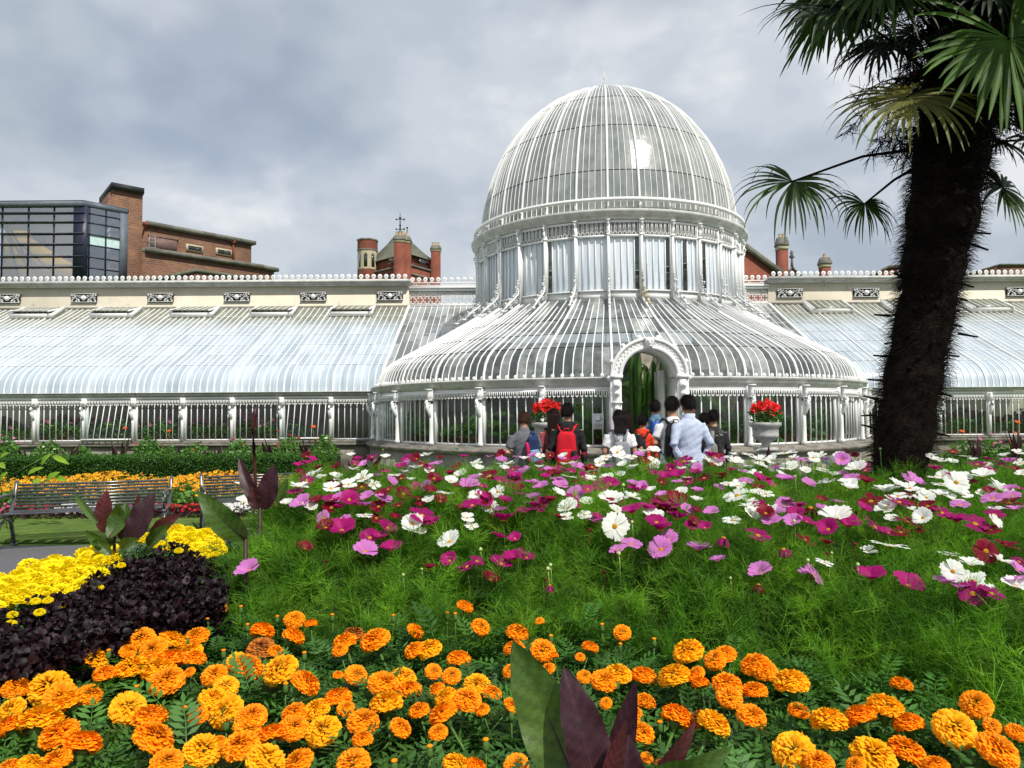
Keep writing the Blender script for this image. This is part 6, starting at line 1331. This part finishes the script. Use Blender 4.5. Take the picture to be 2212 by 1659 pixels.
prof = [(1120, 1876, 1998), (1033, 1880, 2000), (924, 1891, 2018), (850, 1904, 2030), (777, 1917, 2040), (704, 1930, 2056), (631, 1943, 2074), (558, 1948, 2088), (485, 1956, 2110), (410, 1962, 2122), (340, 1972, 2136), (270, 1985, 2140), (180, 1995, 2140), (60, 2010, 2135), (-80, 2020, 2130)]
tp = [(P((a + c) / 2, v, YP) - O, (c - a) / 2 * YP / 1533 * .87) for v, a, c in prof]
b = MB(); pts, rad = [], []
for i in range(len(tp) - 1):
    for k in range(4):
        f = k / 4; pts.append(tp[i][0].lerp(tp[i + 1][0], f)); rad.append((tp[i][1] * (1 - f) + tp[i + 1][1] * f) * (1 + .05 * math.sin(i * 4 + k) + random.uniform(-.03, .03)))
b.tube(pts, rad, 22, up=(0, 1, 0)); trunk = b.build('trunk', M['trunkfibre'], PT, True)
def trunkat(t): i = min(len(tp) - 2, int(t * (len(tp) - 1))); f = t * (len(tp) - 1) - i; return tp[i][0].lerp(tp[i + 1][0], f), tp[i][1] * (1 - f) + tp[i + 1][1] * f
out = []
for i in range(15000):
    c, r_ = trunkat(random.random() * .9); a = random.uniform(0, 6.283); n_ = np.array([math.cos(a), math.sin(a), 0]); p = np.array(c) + n_ * r_ * .97; tn = np.array([-math.sin(a), math.cos(a), 0]) * random.choice((-1, 1)); l = random.uniform(.03, .11)
    d = tn * random.uniform(.2, 1) + n_ * random.uniform(.15, .9) + np.array([0, 0, random.uniform(-.5, .35)]); d /= np.linalg.norm(d); sd = np.cross(d, n_ + .01); sd /= np.linalg.norm(sd); out.append(strip([p, p + d * l * .5, p + d * l + np.array([0, 0, -.2 * l])], [.0028, .0022, .0007], sd))
V, Fq = joinp(out); inst('fibres', fastmesh('fibres', V, Fq, [M['trunkfibre']], None, np.repeat(rng.random(len(out)), 2)), trunk)
b = MB()
stubs = [(2083, 612, 2104, 620), (2080, 720, 2112, 728), (2060, 638, 2090, 650), (2050, 696, 2078, 706), (2040, 765, 2072, 770), (2032, 848, 2058, 856), (2010, 930, 2052, 942), (1910, 682, 1890, 680), (1905, 770, 1888, 768), (1895, 822, 1876, 820), (1885, 862, 1866, 856), (1880, 896, 1862, 898), (1882, 925, 1862, 918), (2100, 525, 2135, 540), (2095, 500, 2140, 505), (1945, 600, 1932, 590), (1928, 740, 1912, 742)]
for u0, v0, u1, v1 in stubs:
    p0 = P(u0 + (10 if u1 < u0 else -10), v0, YP) - O; p1 = P(u1, v1, YP - .03) - O; b.tube([p0, p0.lerp(p1, .5), p1], [.02, .014, .011], 5, flat=(1, .45))
for i in range(60):
    c, r_ = trunkat(random.uniform(.05, .8)); a = random.uniform(3.3, 6.1); n_ = Vector((math.cos(a), math.sin(a), .3)); b.tube([c + n_ * r_ * .85, c + n_ * (r_ + .03) + Vector((0, 0, .02))], [.018, .012], 5, flat=(1, .5))
b.build('leaf_stubs', M['trunkfibre'], trunk)['kind'] = 'stuff'
def fan(c, face, up, Rr, mt, nseg=32, arc=300, droop=.5, pet=None, split=.35, seed=0):
    """fan leaf: blade centre c, facing direction, 'up' the direction opposite the petiole"""
    rr = random.Random(seed); out = []; f = Vector(face).normalized(); u_ = Vector(up); u_ = (u_ - u_.dot(f) * f).normalized(); s = u_.cross(f)
    for i in range(nseg):
        if rr.random() < .10: continue
        a = R(-arc / 2 + arc * (i + .5) / nseg) + rr.uniform(-.03, .03); L_ = Rr * (1 - .18 * abs(a) / math.pi) * rr.uniform(.68, 1.08); d = (u_ * math.cos(a) + s * math.sin(a)); side = (s * math.cos(a) - u_ * math.sin(a)); K = 8; pts = []; ws = []; p = Vector(c); dd = d.copy()
        dr = droop * rr.uniform(.6, 1.4); kink = rr.randint(4, 7) if rr.random() < .5 else 99
        for k in range(K + 1):
            t = k / K; pts.append(np.array(p)); ws.append(2 * Rr * math.sin(R(arc / nseg / 2)) * min(t, split) * 1.15 * (1 if t < split else max(.06, (1 - (t - split) / (1 - split)) ** .6)) + .001)
            g = Vector((0, 0, -1)) * dr * (t ** 1.3) * .35; dd = (dd + g * (2.2 if k >= kink else 1)).normalized(); p = p + dd * (L_ / K)
        V = []; sd = np.array(side); fv = np.array(f)
        for k in range(K + 1):
            w = ws[k] / 2; V += [pts[k] - sd * w + fv * w * .35, pts[k] - fv * w * .2, pts[k] + sd * w + fv * w * .35]
        out.append((np.array(V), np.array([(3 * k + j, 3 * k + j + 1, 3 * k + 4 + j, 3 * k + 3 + j) for k in range(K) for j in range(2)])))
    V, Fq = joinp(out); n_ = len(out); me = fastmesh('fan_leaf', V, Fq, [mt], None, np.repeat(np.random.default_rng(seed).random(n_), 16)); lf = inst('fan_leaf', me, PT)
    if pet is not None:
        b = MB(); A, B = Vector(pet), Vector(c); m_ = A.lerp(B, .5) + Vector((0, 0, .05 * (B - A).length)); b.tube([A, A.lerp(m_, .6), m_, m_.lerp(B, .55), B, B + (B - m_).normalized() * .02], [.013, .010, .008, .007, .006, .004], 5); b.build('petiole', M['trunkfibre'], lf)
    return lf
def Q(u, v, dy=0): return P(u, v, YP + dy) - O
px_ = YP / 1533
fan(Q(1712, 392, -.1), (-.1, -.75, .5), (-.45, -.1, -.9), 165 * px_, M['fan'], 44, 290, 1.5, Q(2012, 318, 0), .30, 1)
fan(Q(1868, 440, .15), (.1, -.8, .45), (-.2, -.1, -.95), 118 * px_, M['fan'], 44, 280, 1.6, Q(1995, 352, .1), .30, 2)
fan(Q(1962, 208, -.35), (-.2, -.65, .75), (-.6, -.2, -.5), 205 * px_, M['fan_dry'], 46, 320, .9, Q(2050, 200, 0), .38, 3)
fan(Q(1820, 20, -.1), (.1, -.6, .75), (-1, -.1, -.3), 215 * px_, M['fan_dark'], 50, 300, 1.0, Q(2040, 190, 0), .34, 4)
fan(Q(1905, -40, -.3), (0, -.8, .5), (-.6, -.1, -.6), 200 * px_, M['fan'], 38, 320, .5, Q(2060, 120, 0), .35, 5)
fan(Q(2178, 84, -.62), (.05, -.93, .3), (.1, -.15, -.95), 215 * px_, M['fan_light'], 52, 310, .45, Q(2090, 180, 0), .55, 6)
fan(Q(2165, 405, .25), (.4, -.7, .4), (.75, .1, -.7), 165 * px_, M['fan'], 30, 300, .6, Q(2100, 350, .1), .33, 7)
fan(Q(2230, 300, .3), (.3, -.7, .5), (.9, .1, -.5), 150 * px_, M['fan'], 30, 300, .6, Q(2110, 330, .1), .33, 8)
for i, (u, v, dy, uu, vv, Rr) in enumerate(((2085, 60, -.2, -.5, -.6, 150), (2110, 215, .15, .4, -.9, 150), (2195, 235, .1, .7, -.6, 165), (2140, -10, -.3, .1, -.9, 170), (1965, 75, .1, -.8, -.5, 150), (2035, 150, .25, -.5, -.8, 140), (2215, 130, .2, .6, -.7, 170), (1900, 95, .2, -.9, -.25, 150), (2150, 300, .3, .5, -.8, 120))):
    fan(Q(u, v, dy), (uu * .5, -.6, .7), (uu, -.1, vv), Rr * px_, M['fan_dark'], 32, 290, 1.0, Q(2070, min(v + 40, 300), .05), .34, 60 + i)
rs = random.Random(5)
crown = Q(2075, 20)
for i in range(30):
    a = rs.uniform(0, 6.283); el = rs.uniform(-.05, 1.1); d = Vector((math.cos(a) * math.cos(el), math.sin(a) * math.cos(el), math.sin(el))); l = rs.uniform(.55, .95); base = crown + Vector((0, 0, rs.uniform(-.1, .5))); c = base + d * l
    if (c + O).z < 3.55 and d.x < .1: c.z = 3.6 - O.z + rs.random() * .4
    fan(c, (d + Vector((0, 0, .9))), d + Vector((0, 0, -.4)), rs.uniform(.45, .6), M['fan'], 26, 290, .5, base, .38, 20 + i)
# old flower stalks hanging below the crown
out = []
for j in range(130):
    a = rs.uniform(2.4, 7.0); c0 = np.array(Q(rs.uniform(1960, 2150), rs.uniform(-60, 340 if j % 3 else 200))); d = np.array([math.cos(a) * .9, math.sin(a) * .6, rs.uniform(-.1, .7)]); p = c0.copy(); main = [p.copy()]
    for k in range(8): d = d + np.array([0, 0, -.16]); d /= np.linalg.norm(d); p = p + d * .055; main.append(p.copy())
    out.append(strip(main, [.012, .011, .01, .009, .008, .007, .006, .005, .004], np.cross(d, [0, 1, 0]) + 1e-3))
    for k in range(1, 9):
        for s in range(5):
            q0 = main[k]; dd = np.array([rs.gauss(0, 1), rs.gauss(0, 1), rs.gauss(-.3, 1)]); dd /= np.linalg.norm(dd); l = rs.uniform(.04, .11); q1 = q0 + dd * l * .5; q2 = q0 + dd * l + np.array([rs.gauss(0, .02), 0, rs.gauss(-.02, .02)]); sd = np.cross(dd, [0, 1, .1]); sd /= np.linalg.norm(sd); out.append(strip([q0, q1, q2], [.005, .004, .002], sd))
            for _ in range(3): q3 = q1 + np.array([rs.gauss(0, .03), rs.gauss(0, .03), rs.gauss(0, .03)]); out.append(strip([q1, q3], [.004, .003], sd))
V, Fq = joinp(out); inst('old_flower_stalks', fastmesh('old_flower_stalks', V, Fq, [M['trunkfibre']], None, rng.random(len(Fq))), PT)
# ================================================================ people
M['skin'] = mat('skin', (.50, .27, .17), (.45, .23, .14), 6, .55, trans=0); M['skin_pale'] = mat('pale_skin', (.62, .34, .25), (.56, .28, .2), 6, .55)
M['hair_black'] = mat('black_hair', (.008, .0065, .006), (.013, .010, .009), 60, .6, .4, 90, spec=.12, vary=.4); M['hair_brown'] = mat('brown_hair', (.075, .03, .015), (.045, .02, .011), 60, .6, .4, 90, vary=.4, spec=.15); M['hair_dark'] = mat('dark_brown_hair', (.018, .009, .007), (.025, .012, .009), 60, .6, .4, 90, vary=.4, spec=.12)
def cloth(n, c, c2=None, b=.35, **k): M[n] = mat(n, c, c2, 5, .85, b, 22, **k); return M[n]
cloth('grey_polo', (.145, .15, .16)); cloth('black_cloth', (.012, .012, .013), (.02, .02, .022)); cloth('white_cotton', (.80, .80, .80), (.74, .74, .75)); cloth('orange_red_cloth', (.78, .055, .015), (.66, .035, .012)); cloth('denim', (.12, .22, .33), (.09, .17, .27))
cloth('pale_blue_shirt', (.52, .58, .72), (.45, .51, .66)); cloth('dusky_pink_cloth', (.38, .09, .10), (.28, .06, .08)); cloth('dark_jeans', (.03, .04, .06)); cloth('red_nylon', (.62, .010, .022), (.50, .008, .02)); cloth('grey_nylon', (.26, .27, .30), (.22, .23, .26)); cloth('navy_nylon', (.022, .045, .12), (.015, .03, .09)); cloth('blue_nylon', (.015, .11, .50), (.012, .09, .40)); cloth('pink_nylon', (.65, .02, .12)); cloth('lightblue_nylon', (.22, .38, .52)); cloth('grey_hood', (.22, .22, .21))
m_, N_, L_ = newmat('camouflage_cloth'); vo = N_.new('ShaderNodeTexVoronoi'); vo.inputs['Scale'].default_value = 16; tc_n = N_.new('ShaderNodeTexCoord'); L_.new(tc_n.outputs['Object'], vo.inputs[0]); rr_ = ramp(N_, L_, vo.outputs['Color'], [(.25, (.012, .012, .013)), (.5, (.05, .05, .052)), (.62, (.015, .015, .016)), (.8, (.26, .27, .28))]); rr_.color_ramp.interpolation = 'CONSTANT'; L_.new(rr_.outputs[0], N_['Principled BSDF'].inputs['Base Color']); N_['Principled BSDF'].inputs['Roughness'].default_value = .85; M['camo'] = m_
def ell(b, c, r, n=14, k=9, m=0):
    V = []; 
    for i in range(k + 1):
        ph = math.pi * i / k
        for j in range(n): th = 2 * math.pi * j / n; V.append((c[0] + r[0] * math.sin(ph) * math.cos(th), c[1] + r[1] * math.sin(ph) * math.sin(th), c[2] + r[2] * math.cos(ph)))
    b.add(V, [(i * n + j, (i + 1) * n + j, (i + 1) * n + (j + 1) % n, i * n + (j + 1) % n) for i in range(k) for j in range(n)], m)
def loft(b, rings, n=20, m=0, closed=True):
    V = []
    for (cx, cy, z, rx, ry) in rings:
        for j in range(n): th = 2 * math.pi * j / n; V.append((cx + rx * math.cos(th), cy + ry * math.sin(th), z))
    k = len(rings); Fs = [(i * n + j, i * n + (j + 1) % n, (i + 1) * n + (j + 1) % n, (i + 1) * n + j) for i in range(k - 1) for j in range(n)]
    if closed: Fs += [tuple(range(n))[::-1], tuple(range((k - 1) * n, k * n))]
    b.add(V, Fs, m)
def fuse(b, name, m, parent, vox, smooth=3, wr=0.0, seed=0):
    me = b.mesh('tmp', [m]); o = bpy.data.objects.new('tmp', me); COL.objects.link(o); r = o.modifiers.new('r', 'REMESH'); r.mode = 'VOXEL'; r.voxel_size = vox; r.use_smooth_shade = True
    s = o.modifiers.new('s', 'SMOOTH'); s.iterations = smooth; s.factor = .6; dg = bpy.context.evaluated_depsgraph_get(); dg.update(); m2 = bpy.data.meshes.new_from_object(o.evaluated_get(dg)); bpy.data.objects.remove(o)
    m2.materials.clear(); m2.materials.append(m); m2.name = name; n = len(m2.vertices)
    if wr:
        co = np.empty(n * 3, np.float32); m2.vertices.foreach_get('co', co); co = co.reshape(-1, 3); no = np.empty(n * 3, np.float32); m2.vertices.foreach_get('normal', no); no = no.reshape(-1, 3); x, y, z = co.T
        d = np.sin(z * 38 + x * 22 + seed) * np.sin(x * 31 - z * 17 + y * 12 + seed * 2) + .6 * np.sin(z * 71 - x * 40 + seed) ; co += no * (d * wr)[:, None]; m2.vertices.foreach_set('co', co.ravel())
    m2.polygons.foreach_set('use_smooth', np.ones(len(m2.polygons), bool)); return inst(name, m2, parent)
ARM = {'down': ((.235, -.03, 1.14), (.235, .06, .90)), 'fwd': ((.25, -.05, 1.15), (.15, .20, 1.13)), 'strap': ((.24, -.06, 1.17), (.14, .13, 1.30)), 'pocket': ((.265, -.08, 1.15), (.205, .01, .93)), 'back': ((.26, -.09, 1.15), (.17, -.06, .95))}
def person(u, vtop, Y, lab, top, sleeve, hair='short', hm='hair_black', legs='dark_jeans', yaw=0, headyaw=0, arms=('down', 'down'), hood=None, collar=False, skin='skin', wide=1.0, seed=0, headdown=0):
    q = P(u, vtop, Y); e = empty('person', (q.x, Y, .004), R(yaw), lab, 'person', 'visitors waiting at the entrance'); S = q.z / 1.765; e.scale = (S * wide, S * wide, S)
    rs = random.Random(seed + 40); hz = 1.655; HR = Matrix.Rotation(R(headyaw), 3, 'Z') @ Matrix.Rotation(R(headdown), 3, 'X')
    def H(p): v = HR @ Vector((p[0], p[1] - .01, p[2] - 1.58)); return (v.x, v.y + .01, v.z + 1.58)
    b = MB()          # ---- body: one surface
    loft(b, [(0, 0, .86, .15, .105), (0, 0, .95, .155, .11), (0, .005, 1.08, .13, .095), (0, .005, 1.25, .15, .105), (0, 0, 1.38, .165, .10), (0, 0, 1.44, .13, .08), (0, .0, 1.49, .07, .065), (0, .01, 1.54, .056, .058), (0, .015, 1.60, .055, .06)])
    V0 = len(b.V); ell(b, (0, .02, 1.665), (.077, .096, .105)); ell(b, (0, .045, 1.60), (.055, .065, .055)); ell(b, (0, .118, 1.635), (.013, .018, .022)); ell(b, (0, .098, 1.585), (.026, .016, .009)); ell(b, (0, .10, 1.685), (.05, .02, .008))
    for s in (-1, 1): ell(b, (s * .079, .012, 1.642), (.010, .020, .032)); ell(b, (s * .03, .102, 1.662), (.014, .01, .008))
    for i in range(V0, len(b.V)): b.V[i] = np.array([H(p) for p in b.V[i]])
    fing = MB()
    for s, pose in ((-1, arms[0]), (1, arms[1])):
        el, wr = ARM[pose]; el = Vector((s * el[0], el[1], el[2])); wr = Vector((s * wr[0], wr[1], wr[2])); sh = Vector((s * .175, 0, 1.405))
        b.tube([sh, sh.lerp(el, .3), el, el.lerp(wr, .3), wr], [.052, .048, .038, .040, .026], 10)
        d = (wr - el).normalized(); side = d.cross(Vector((s, 0, .2))).normalized(); pc = wr + d * .045; ell(b, wr + d * .02, (.026, .026, .03)); b.tube([wr, pc, wr + d * .09], [.024, .032, .030], 8, up=(s, 0, 0), flat=(1.15, .55))
        pn = side.cross(d).normalized()
        for i, l in enumerate((.068, .078, .074, .058)):
            f0 = wr + d * .08 + side * (i - 1.5) * .019; f1 = f0 + d * l * .5 + pn * .006 * s; f2 = f0 + d * l * .92 + pn * .022 * s; b.tube([f0, f1, f2], [.0095, .009, .0075], 6)
        t0 = wr + d * .03 + side * -.026; b.tube([t0, t0 - side * .022 + d * .025, t0 - side * .026 + d * .055], [.012, .011, .009], 6)
    for s in (-1, 1):
        b.tube([(s * .085, 0, .90), (s * .09, .005, .70), (s * .092, .0, .50), (s * .092, -.012, .36), (s * .09, -.01, .10)], [.085, .075, .052, .055, .036], 12); ell(b, (s * .095, .05, .045), (.042, .12, .038))
    fuse(b, 'body', M[skin], e, .0095, 2)
    # ---- top
    b = MB(); loft(b, [(0, 0, .86, .178, .130), (0, 0, .95, .174, .126), (0, .0, 1.08, .158, .115), (0, 0, 1.22, .172, .122), (0, 0, 1.33, .186, .122), (0, -.002, 1.40, .190, .108), (0, -.004, 1.445, .150, .092), (0, 0, 1.485, .088, .076), (0, .0, 1.51, .070, .068)], 24)
    for s, pose in ((-1, arms[0]), (1, arms[1])):
        el, wr = ARM[pose]; el = Vector((s * el[0], el[1], el[2])); wr = Vector((s * wr[0], wr[1], wr[2])); sh = Vector((s * .165, 0, 1.395))
        if sleeve == 'short': b.tube([sh, sh.lerp(el, .35), sh.lerp(el, .72)], [.070, .068, .066], 12)
        else: b.tube([sh, sh.lerp(el, .4), el, el.lerp(wr, .4), wr.lerp(el, .06)], [.070, .062, .054, .050, .038], 12)
    if hood:
        for i in range(9): a = R(-30 + i * 30); ell(b, (.085 * math.cos(a) * 1.05, -.03 - .065 * math.sin(a), 1.485 + .01 * math.sin(a)), (.048, .045, .042), 10, 6)
        ell(b, (0, -.115, 1.43), (.095, .045, .085), 12, 8)
    fuse(b, 'hoodie' if hood else 'shirt', M[top], e, .013, 2, .0028, seed)
    if collar: b = MB(); loft(b, [(0, 0, 1.475, .092, .082), (0, 0, 1.50, .080, .076), (0, .004, 1.545, .068, .068), (0, .004, 1.545, .062, .062), (0, 0, 1.50, .07, .07)], 20, closed=False); b.build('collar', M[top], e, True)
    # ---- trousers, shoes
    b = MB(); loft(b, [(0, 0, .78, .165, .115), (0, 0, .9, .168, .118), (0, 0, .98, .162, .115)], 20)
    for s in (-1, 1): b.tube([(s * .085, 0, .88), (s * .09, .005, .68), (s * .093, 0, .45), (s * .093, -.01, .10)], [.095, .086, .068, .058], 12)
    fuse(b, 'trousers', M[legs], e, .016, 2, .003, seed + 3)
    for s in (-1, 1): b = MB(); ell(b, (s * .095, .045, .05), (.05, .135, .05)); A = b.V[0]; A[:, 2] = np.maximum(A[:, 2], .0); b.build('shoe', M['black_cloth'], e, True)
    # ---- hair
    b = MB(); V = []; nI, nJ = 14, 24
    for i in range(nI):
        for j in range(nJ):
            th = 2 * math.pi * j / nJ; fr_ = max(0, math.sin(th)); phm = 2.15 - 1.05 * fr_ ** 1.2 - (.25 if abs(math.cos(th)) > .9 else 0); ph = phm * i / (nI - 1)
            k = 1.0 + .035 * math.sin(j * 5.3 + i * 2.1 + seed) + rs.uniform(-.02, .02); V.append(H((.088 * k * math.sin(ph) * math.cos(th), .012 + .110 * k * math.sin(ph) * math.sin(th), 1.668 + .120 * k * math.cos(ph))))
    b.add(V, [(i * nJ + j, (i + 1) * nJ + j, (i + 1) * nJ + (j + 1) % nJ, i * nJ + (j + 1) % nJ) for i in range(nI - 1) for j in range(nJ)])
    if hair in ('long', 'bob', 'long_side'):
        zb_ = {'long': 1.20, 'bob': 1.50, 'long_side': 1.28}[hair]; dx = .03 if hair == 'long_side' else 0; rg = []
        for i in range(9): t = i / 8; z = 1.70 + (zb_ - 1.70) * t; rg.append((dx * t + .006 * math.sin(i * 2), -.035 - .055 * t + (.0 if t < .5 else -.02), z, .088 + .02 * math.sin(t * 3) - .055 * t ** 3, .085 - .045 * t))
        loft(b, rg, 22)
    ho = b.build('hair', M[hm], e, True)
    out = []
    for i in range(2600):
        th = rs.uniform(0, 6.283); ph = rs.uniform(.0, 2.1 - 1.0 * max(0, math.sin(th))); n_ = np.array([math.sin(ph) * math.cos(th), math.sin(ph) * math.sin(th), math.cos(ph)]); p = n_ * np.array([.088, .110, .120]) + np.array([0, .012, 1.668]); dn = np.array([math.cos(ph) * math.cos(th), math.cos(ph) * math.sin(th), -math.sin(ph)]) + np.array([rs.gauss(0, .4), rs.gauss(0, .4), 0]); l = rs.uniform(.02, .045)
        p1 = p + dn * l * .6 + n_ * .006; p2 = p + dn * l + n_ * rs.uniform(.0, .010); sd = np.cross(dn, n_); sd /= np.linalg.norm(sd) + 1e-6; out.append(strip([H(p), H(p1), H(p2)], [.0028, .0026, .0008], sd))
    if hair != 'short':
        for i in range(1600):
            t = rs.random(); x = rs.uniform(-.10, .10); z0_ = 1.70 - .25 * t; zz_ = max({'long': 1.14, 'bob': 1.47, 'long_side': 1.2}[hair] + rs.uniform(0, .12), 0); y_ = -.12 - .03 * rs.random(); out.append(strip([(x * .8, y_ + .02, z0_), (x, y_ - .005, (z0_ + zz_) / 2), (x * .75 + rs.gauss(0, .012), y_ - .0, min(zz_, z0_ - .05))], [.0035, .0035, .001], (1, 0, 0)))
    V, Fq = joinp(out); inst('strands', fastmesh('strands', V, Fq, [M[hm]], None, rng.random(len(Fq))), ho)
    return e, S
def squad(b, c, r, e1=.35, e2=.35, n=28, k=16, m=0, taper=0):
    f = lambda w, p: math.copysign(abs(w) ** p, w); V = []
    for i in range(k + 1):
        ph = -math.pi / 2 + math.pi * i / k
        for j in range(n):
            th = 2 * math.pi * j / n; z = f(math.sin(ph), e1); tp = 1 - taper * (z + 1) / 2; V.append((c[0] + r[0] * tp * f(math.cos(ph), e1) * f(math.cos(th), e2), c[1] + r[1] * f(math.cos(ph), e1) * f(math.sin(th), e2), c[2] + r[2] * z))
    b.add(V, [(i * n + j, i * n + (j + 1) % n, (i + 1) * n + (j + 1) % n, (i + 1) * n + j) for i in range(k) for j in range(n)], m)
def backpack(pe, S, lab, m, m2=None, w=.15, h=.23, z=1.16, dx=0, tilt=0, pocket=True, strapm=None, bottle=False, logo=None, accent=None, dy=0, straps=(-1, 1)):
    e = empty('backpack', pe.location, pe.rotation_euler.z, lab, 'backpack', None); e.scale = (S, S, S); sm = M[strapm or m]
    yb_ = -.215 - dy; Rt = Matrix.Rotation(R(tilt), 3, 'Y')
    def put(b, name, mm, **k):
        for i in range(len(b.V)): A = b.V[i] - np.array([0, 0, z]); b.V[i] = A @ np.array(Rt).T + np.array([dx, 0, z])
        return b.build(name, mm, e, True)
    b = MB(); squad(b, (0, yb_, z), (w, .085, h), .45, .5, taper=.18)
    A = b.V[0]; A += (np.sin(A[:, [2]] * 45 + A[:, [0]] * 30) * .0035) * np.array([[.6, 1, 0]]); put(b, 'bag', M[m])
    if pocket: b = MB(); squad(b, (0, yb_ - .055, z - h * .42), (w * .80, .055, h * .45), .4, .5); put(b, 'front_pocket', M[m2 or m])
    b = MB(); pts = [(w * .92 * math.cos(t), yb_ - .03, z + h * .35 + h * .55 * math.sin(t)) for t in np.linspace(0, math.pi, 14)]; b.tube(pts, .005, 4); b.tube([(-w * .75, yb_ - .10, z - h * .06), (w * .75, yb_ - .10, z - h * .06)], .005, 4); put(b, 'zip', M['black_cloth'] if m != 'black_cloth' else M['grey_nylon'])
    b = MB(); b.tube([(-.035, yb_ + .03, z + h - .01), (-.03, yb_ + .02, z + h + .04), (.03, yb_ + .02, z + h + .04), (.035, yb_ + .03, z + h - .01)], .009, 6); put(b, 'handle', sm)
    for s in straps:
        b = MB(); b.tube([(s * .05 + dx, yb_ + .05, z + h * .85), (s * .085 + dx * .6, -.105, 1.425), (s * .11, -.05, 1.478), (s * .12, .03, 1.475), (s * .13, .105, 1.40), (s * .145, .145, 1.25), (s * .165, .10, 1.10), (s * .17 + dx * .5, -.05, 1.02), (s * .12 + dx, yb_ + .05, z - h * .7)], [.026, .030, .032, .032, .03, .026, .014, .012, .012], 8, up=(s, 0, .2), flat=(.35, 1)); b.build('strap', sm, e, True)
    if accent: b = MB(); squad(b, (-w * .9, yb_ - .02, z - h * .1), (.03, .075, h * .7), .5, .5); put(b, 'side_panel', M[accent]); b = MB(); b.tube([(-.02, yb_ - .10, z - h), (-.05, yb_ - .1, z - h - .06), (.0, yb_ - .1, z - h - .1), (.03, yb_ - .1, z - h)], .012, 6); put(b, 'loop', M['pink_nylon'])
    if bottle: b = MB(); b.lathe([(0, -.06), (.036, -.055), (.036, .04), (.03, .05), (.0, .055)], 14, (.11, yb_ - .12, z - .06)); put(b, 'flask', M['black_cloth'])
    if logo: b = MB(); b.box((0, yb_ - .113, z - .02), (.085, .004, .03)); o = put(b, 'patch', M['black_cloth']); text(o, logo, (dx, yb_ - .117, z - .028), .022, M['paper'])
    return e
PPL = [
 dict(u=1132, vtop=893, Y=10.0, lab='man in a grey polo shirt and short brown hair looking down, leftmost of the group', top='grey_polo', sleeve='short', hm='hair_brown', skin='skin_pale', arms=('fwd', 'down'), collar=True, headdown=-16, wide=1.05, seed=1, headyaw=0),
 dict(u=1196, vtop=886, Y=10.3, lab='woman with very long dark hair between the grey polo man and the red backpack', top='dusky_pink_cloth', sleeve='long', hair='long', hm='hair_dark', legs='black_cloth', seed=2),
 dict(u=1225, vtop=875, Y=9.7, lab='young man in a black hoodie wearing the red backpack', top='black_cloth', sleeve='long', hood=True, legs='black_cloth', yaw=-8, headyaw=-14, seed=3),
 dict(u=1337, vtop=889, Y=9.9, lab='person with a black bob in a white t-shirt left of the doorway', top='white_cotton', sleeve='short', hair='bob', seed=4),
 dict(u=1353, vtop=893, Y=10.6, lab='woman with long brown hair in a black t-shirt, half hidden behind the white t-shirt', top='black_cloth', sleeve='short', hair='long_side', hm='hair_dark', legs='black_cloth', seed=5),
 dict(u=1388, vtop=898, Y=10.9, lab='boy in a bright orange red hooded jacket in front of the doorway', top='orange_red_cloth', sleeve='long', hood=True, yaw=-25, headyaw=-20, seed=6, wide=.95),
 dict(u=1415, vtop=867, Y=11.8, lab='person in a denim shirt standing in the doorway', top='denim', sleeve='long', collar=True, seed=7),
 dict(u=1452, vtop=860, Y=9.7, lab='tall young man in a white t-shirt wearing the large black backpack', top='white_cotton', sleeve='short', arms=('fwd', 'strap'), headyaw=-28, seed=8, legs='black_cloth'),
 dict(u=1487, vtop=857, Y=9.3, lab='tall man in a pale blue long sleeved shirt with his hand behind him', top='pale_blue_shirt', sleeve='long', collar=True, yaw=14, headyaw=14, arms=('back', 'pocket'), seed=9),
 dict(u=1522, vtop=895, Y=10.3, lab='short haired person in a black top just right of the pale blue shirt', top='black_cloth', sleeve='long', yaw=10, headyaw=-30, seed=10),
 dict(u=1541, vtop=888, Y=10.7, lab='person in a black and grey camouflage jacket, rightmost of the group', top='camo', sleeve='long', headyaw=-18, seed=11, legs='black_cloth')]
pe = [person(**d) for d in PPL]
backpack(*pe[0], 'navy rucksack with pink and pale blue panels slung from the grey polo man\'s shoulder', 'navy_nylon', 'lightblue_nylon', .105, .22, 1.20, dx=.15, tilt=-8, accent='pink_nylon', straps=(1,))
backpack(*pe[1], 'small black rucksack on the woman with very long dark hair', 'black_cloth', None, .12, .17, 1.02, dy=.02)
backpack(*pe[2], 'bright red rucksack with a dark flask clipped on, worn over the black hoodie', 'red_nylon', None, .155, .25, 1.14, bottle=True)
backpack(*pe[3], 'light grey rucksack on the white t-shirt left of the doorway', 'grey_nylon', None, .145, .19, 1.12)
backpack(*pe[5], 'small black rucksack on the boy in the orange red jacket', 'black_cloth', None, .13, .20, 1.16)
backpack(*pe[6], 'bright blue rucksack with dark straps in the doorway', 'blue_nylon', None, .135, .20, 1.22, strapm='navy_nylon', logo='JANSPORT')
backpack(*pe[7], 'large black rucksack on the tall young man in white', 'black_cloth', None, .17, .27, 1.16)
backpack(*pe[9], 'grey and red shoulder bag on the short haired person beside the blue shirt', 'grey_hood', 'red_nylon', .11, .20, 1.10, straps=(1,))
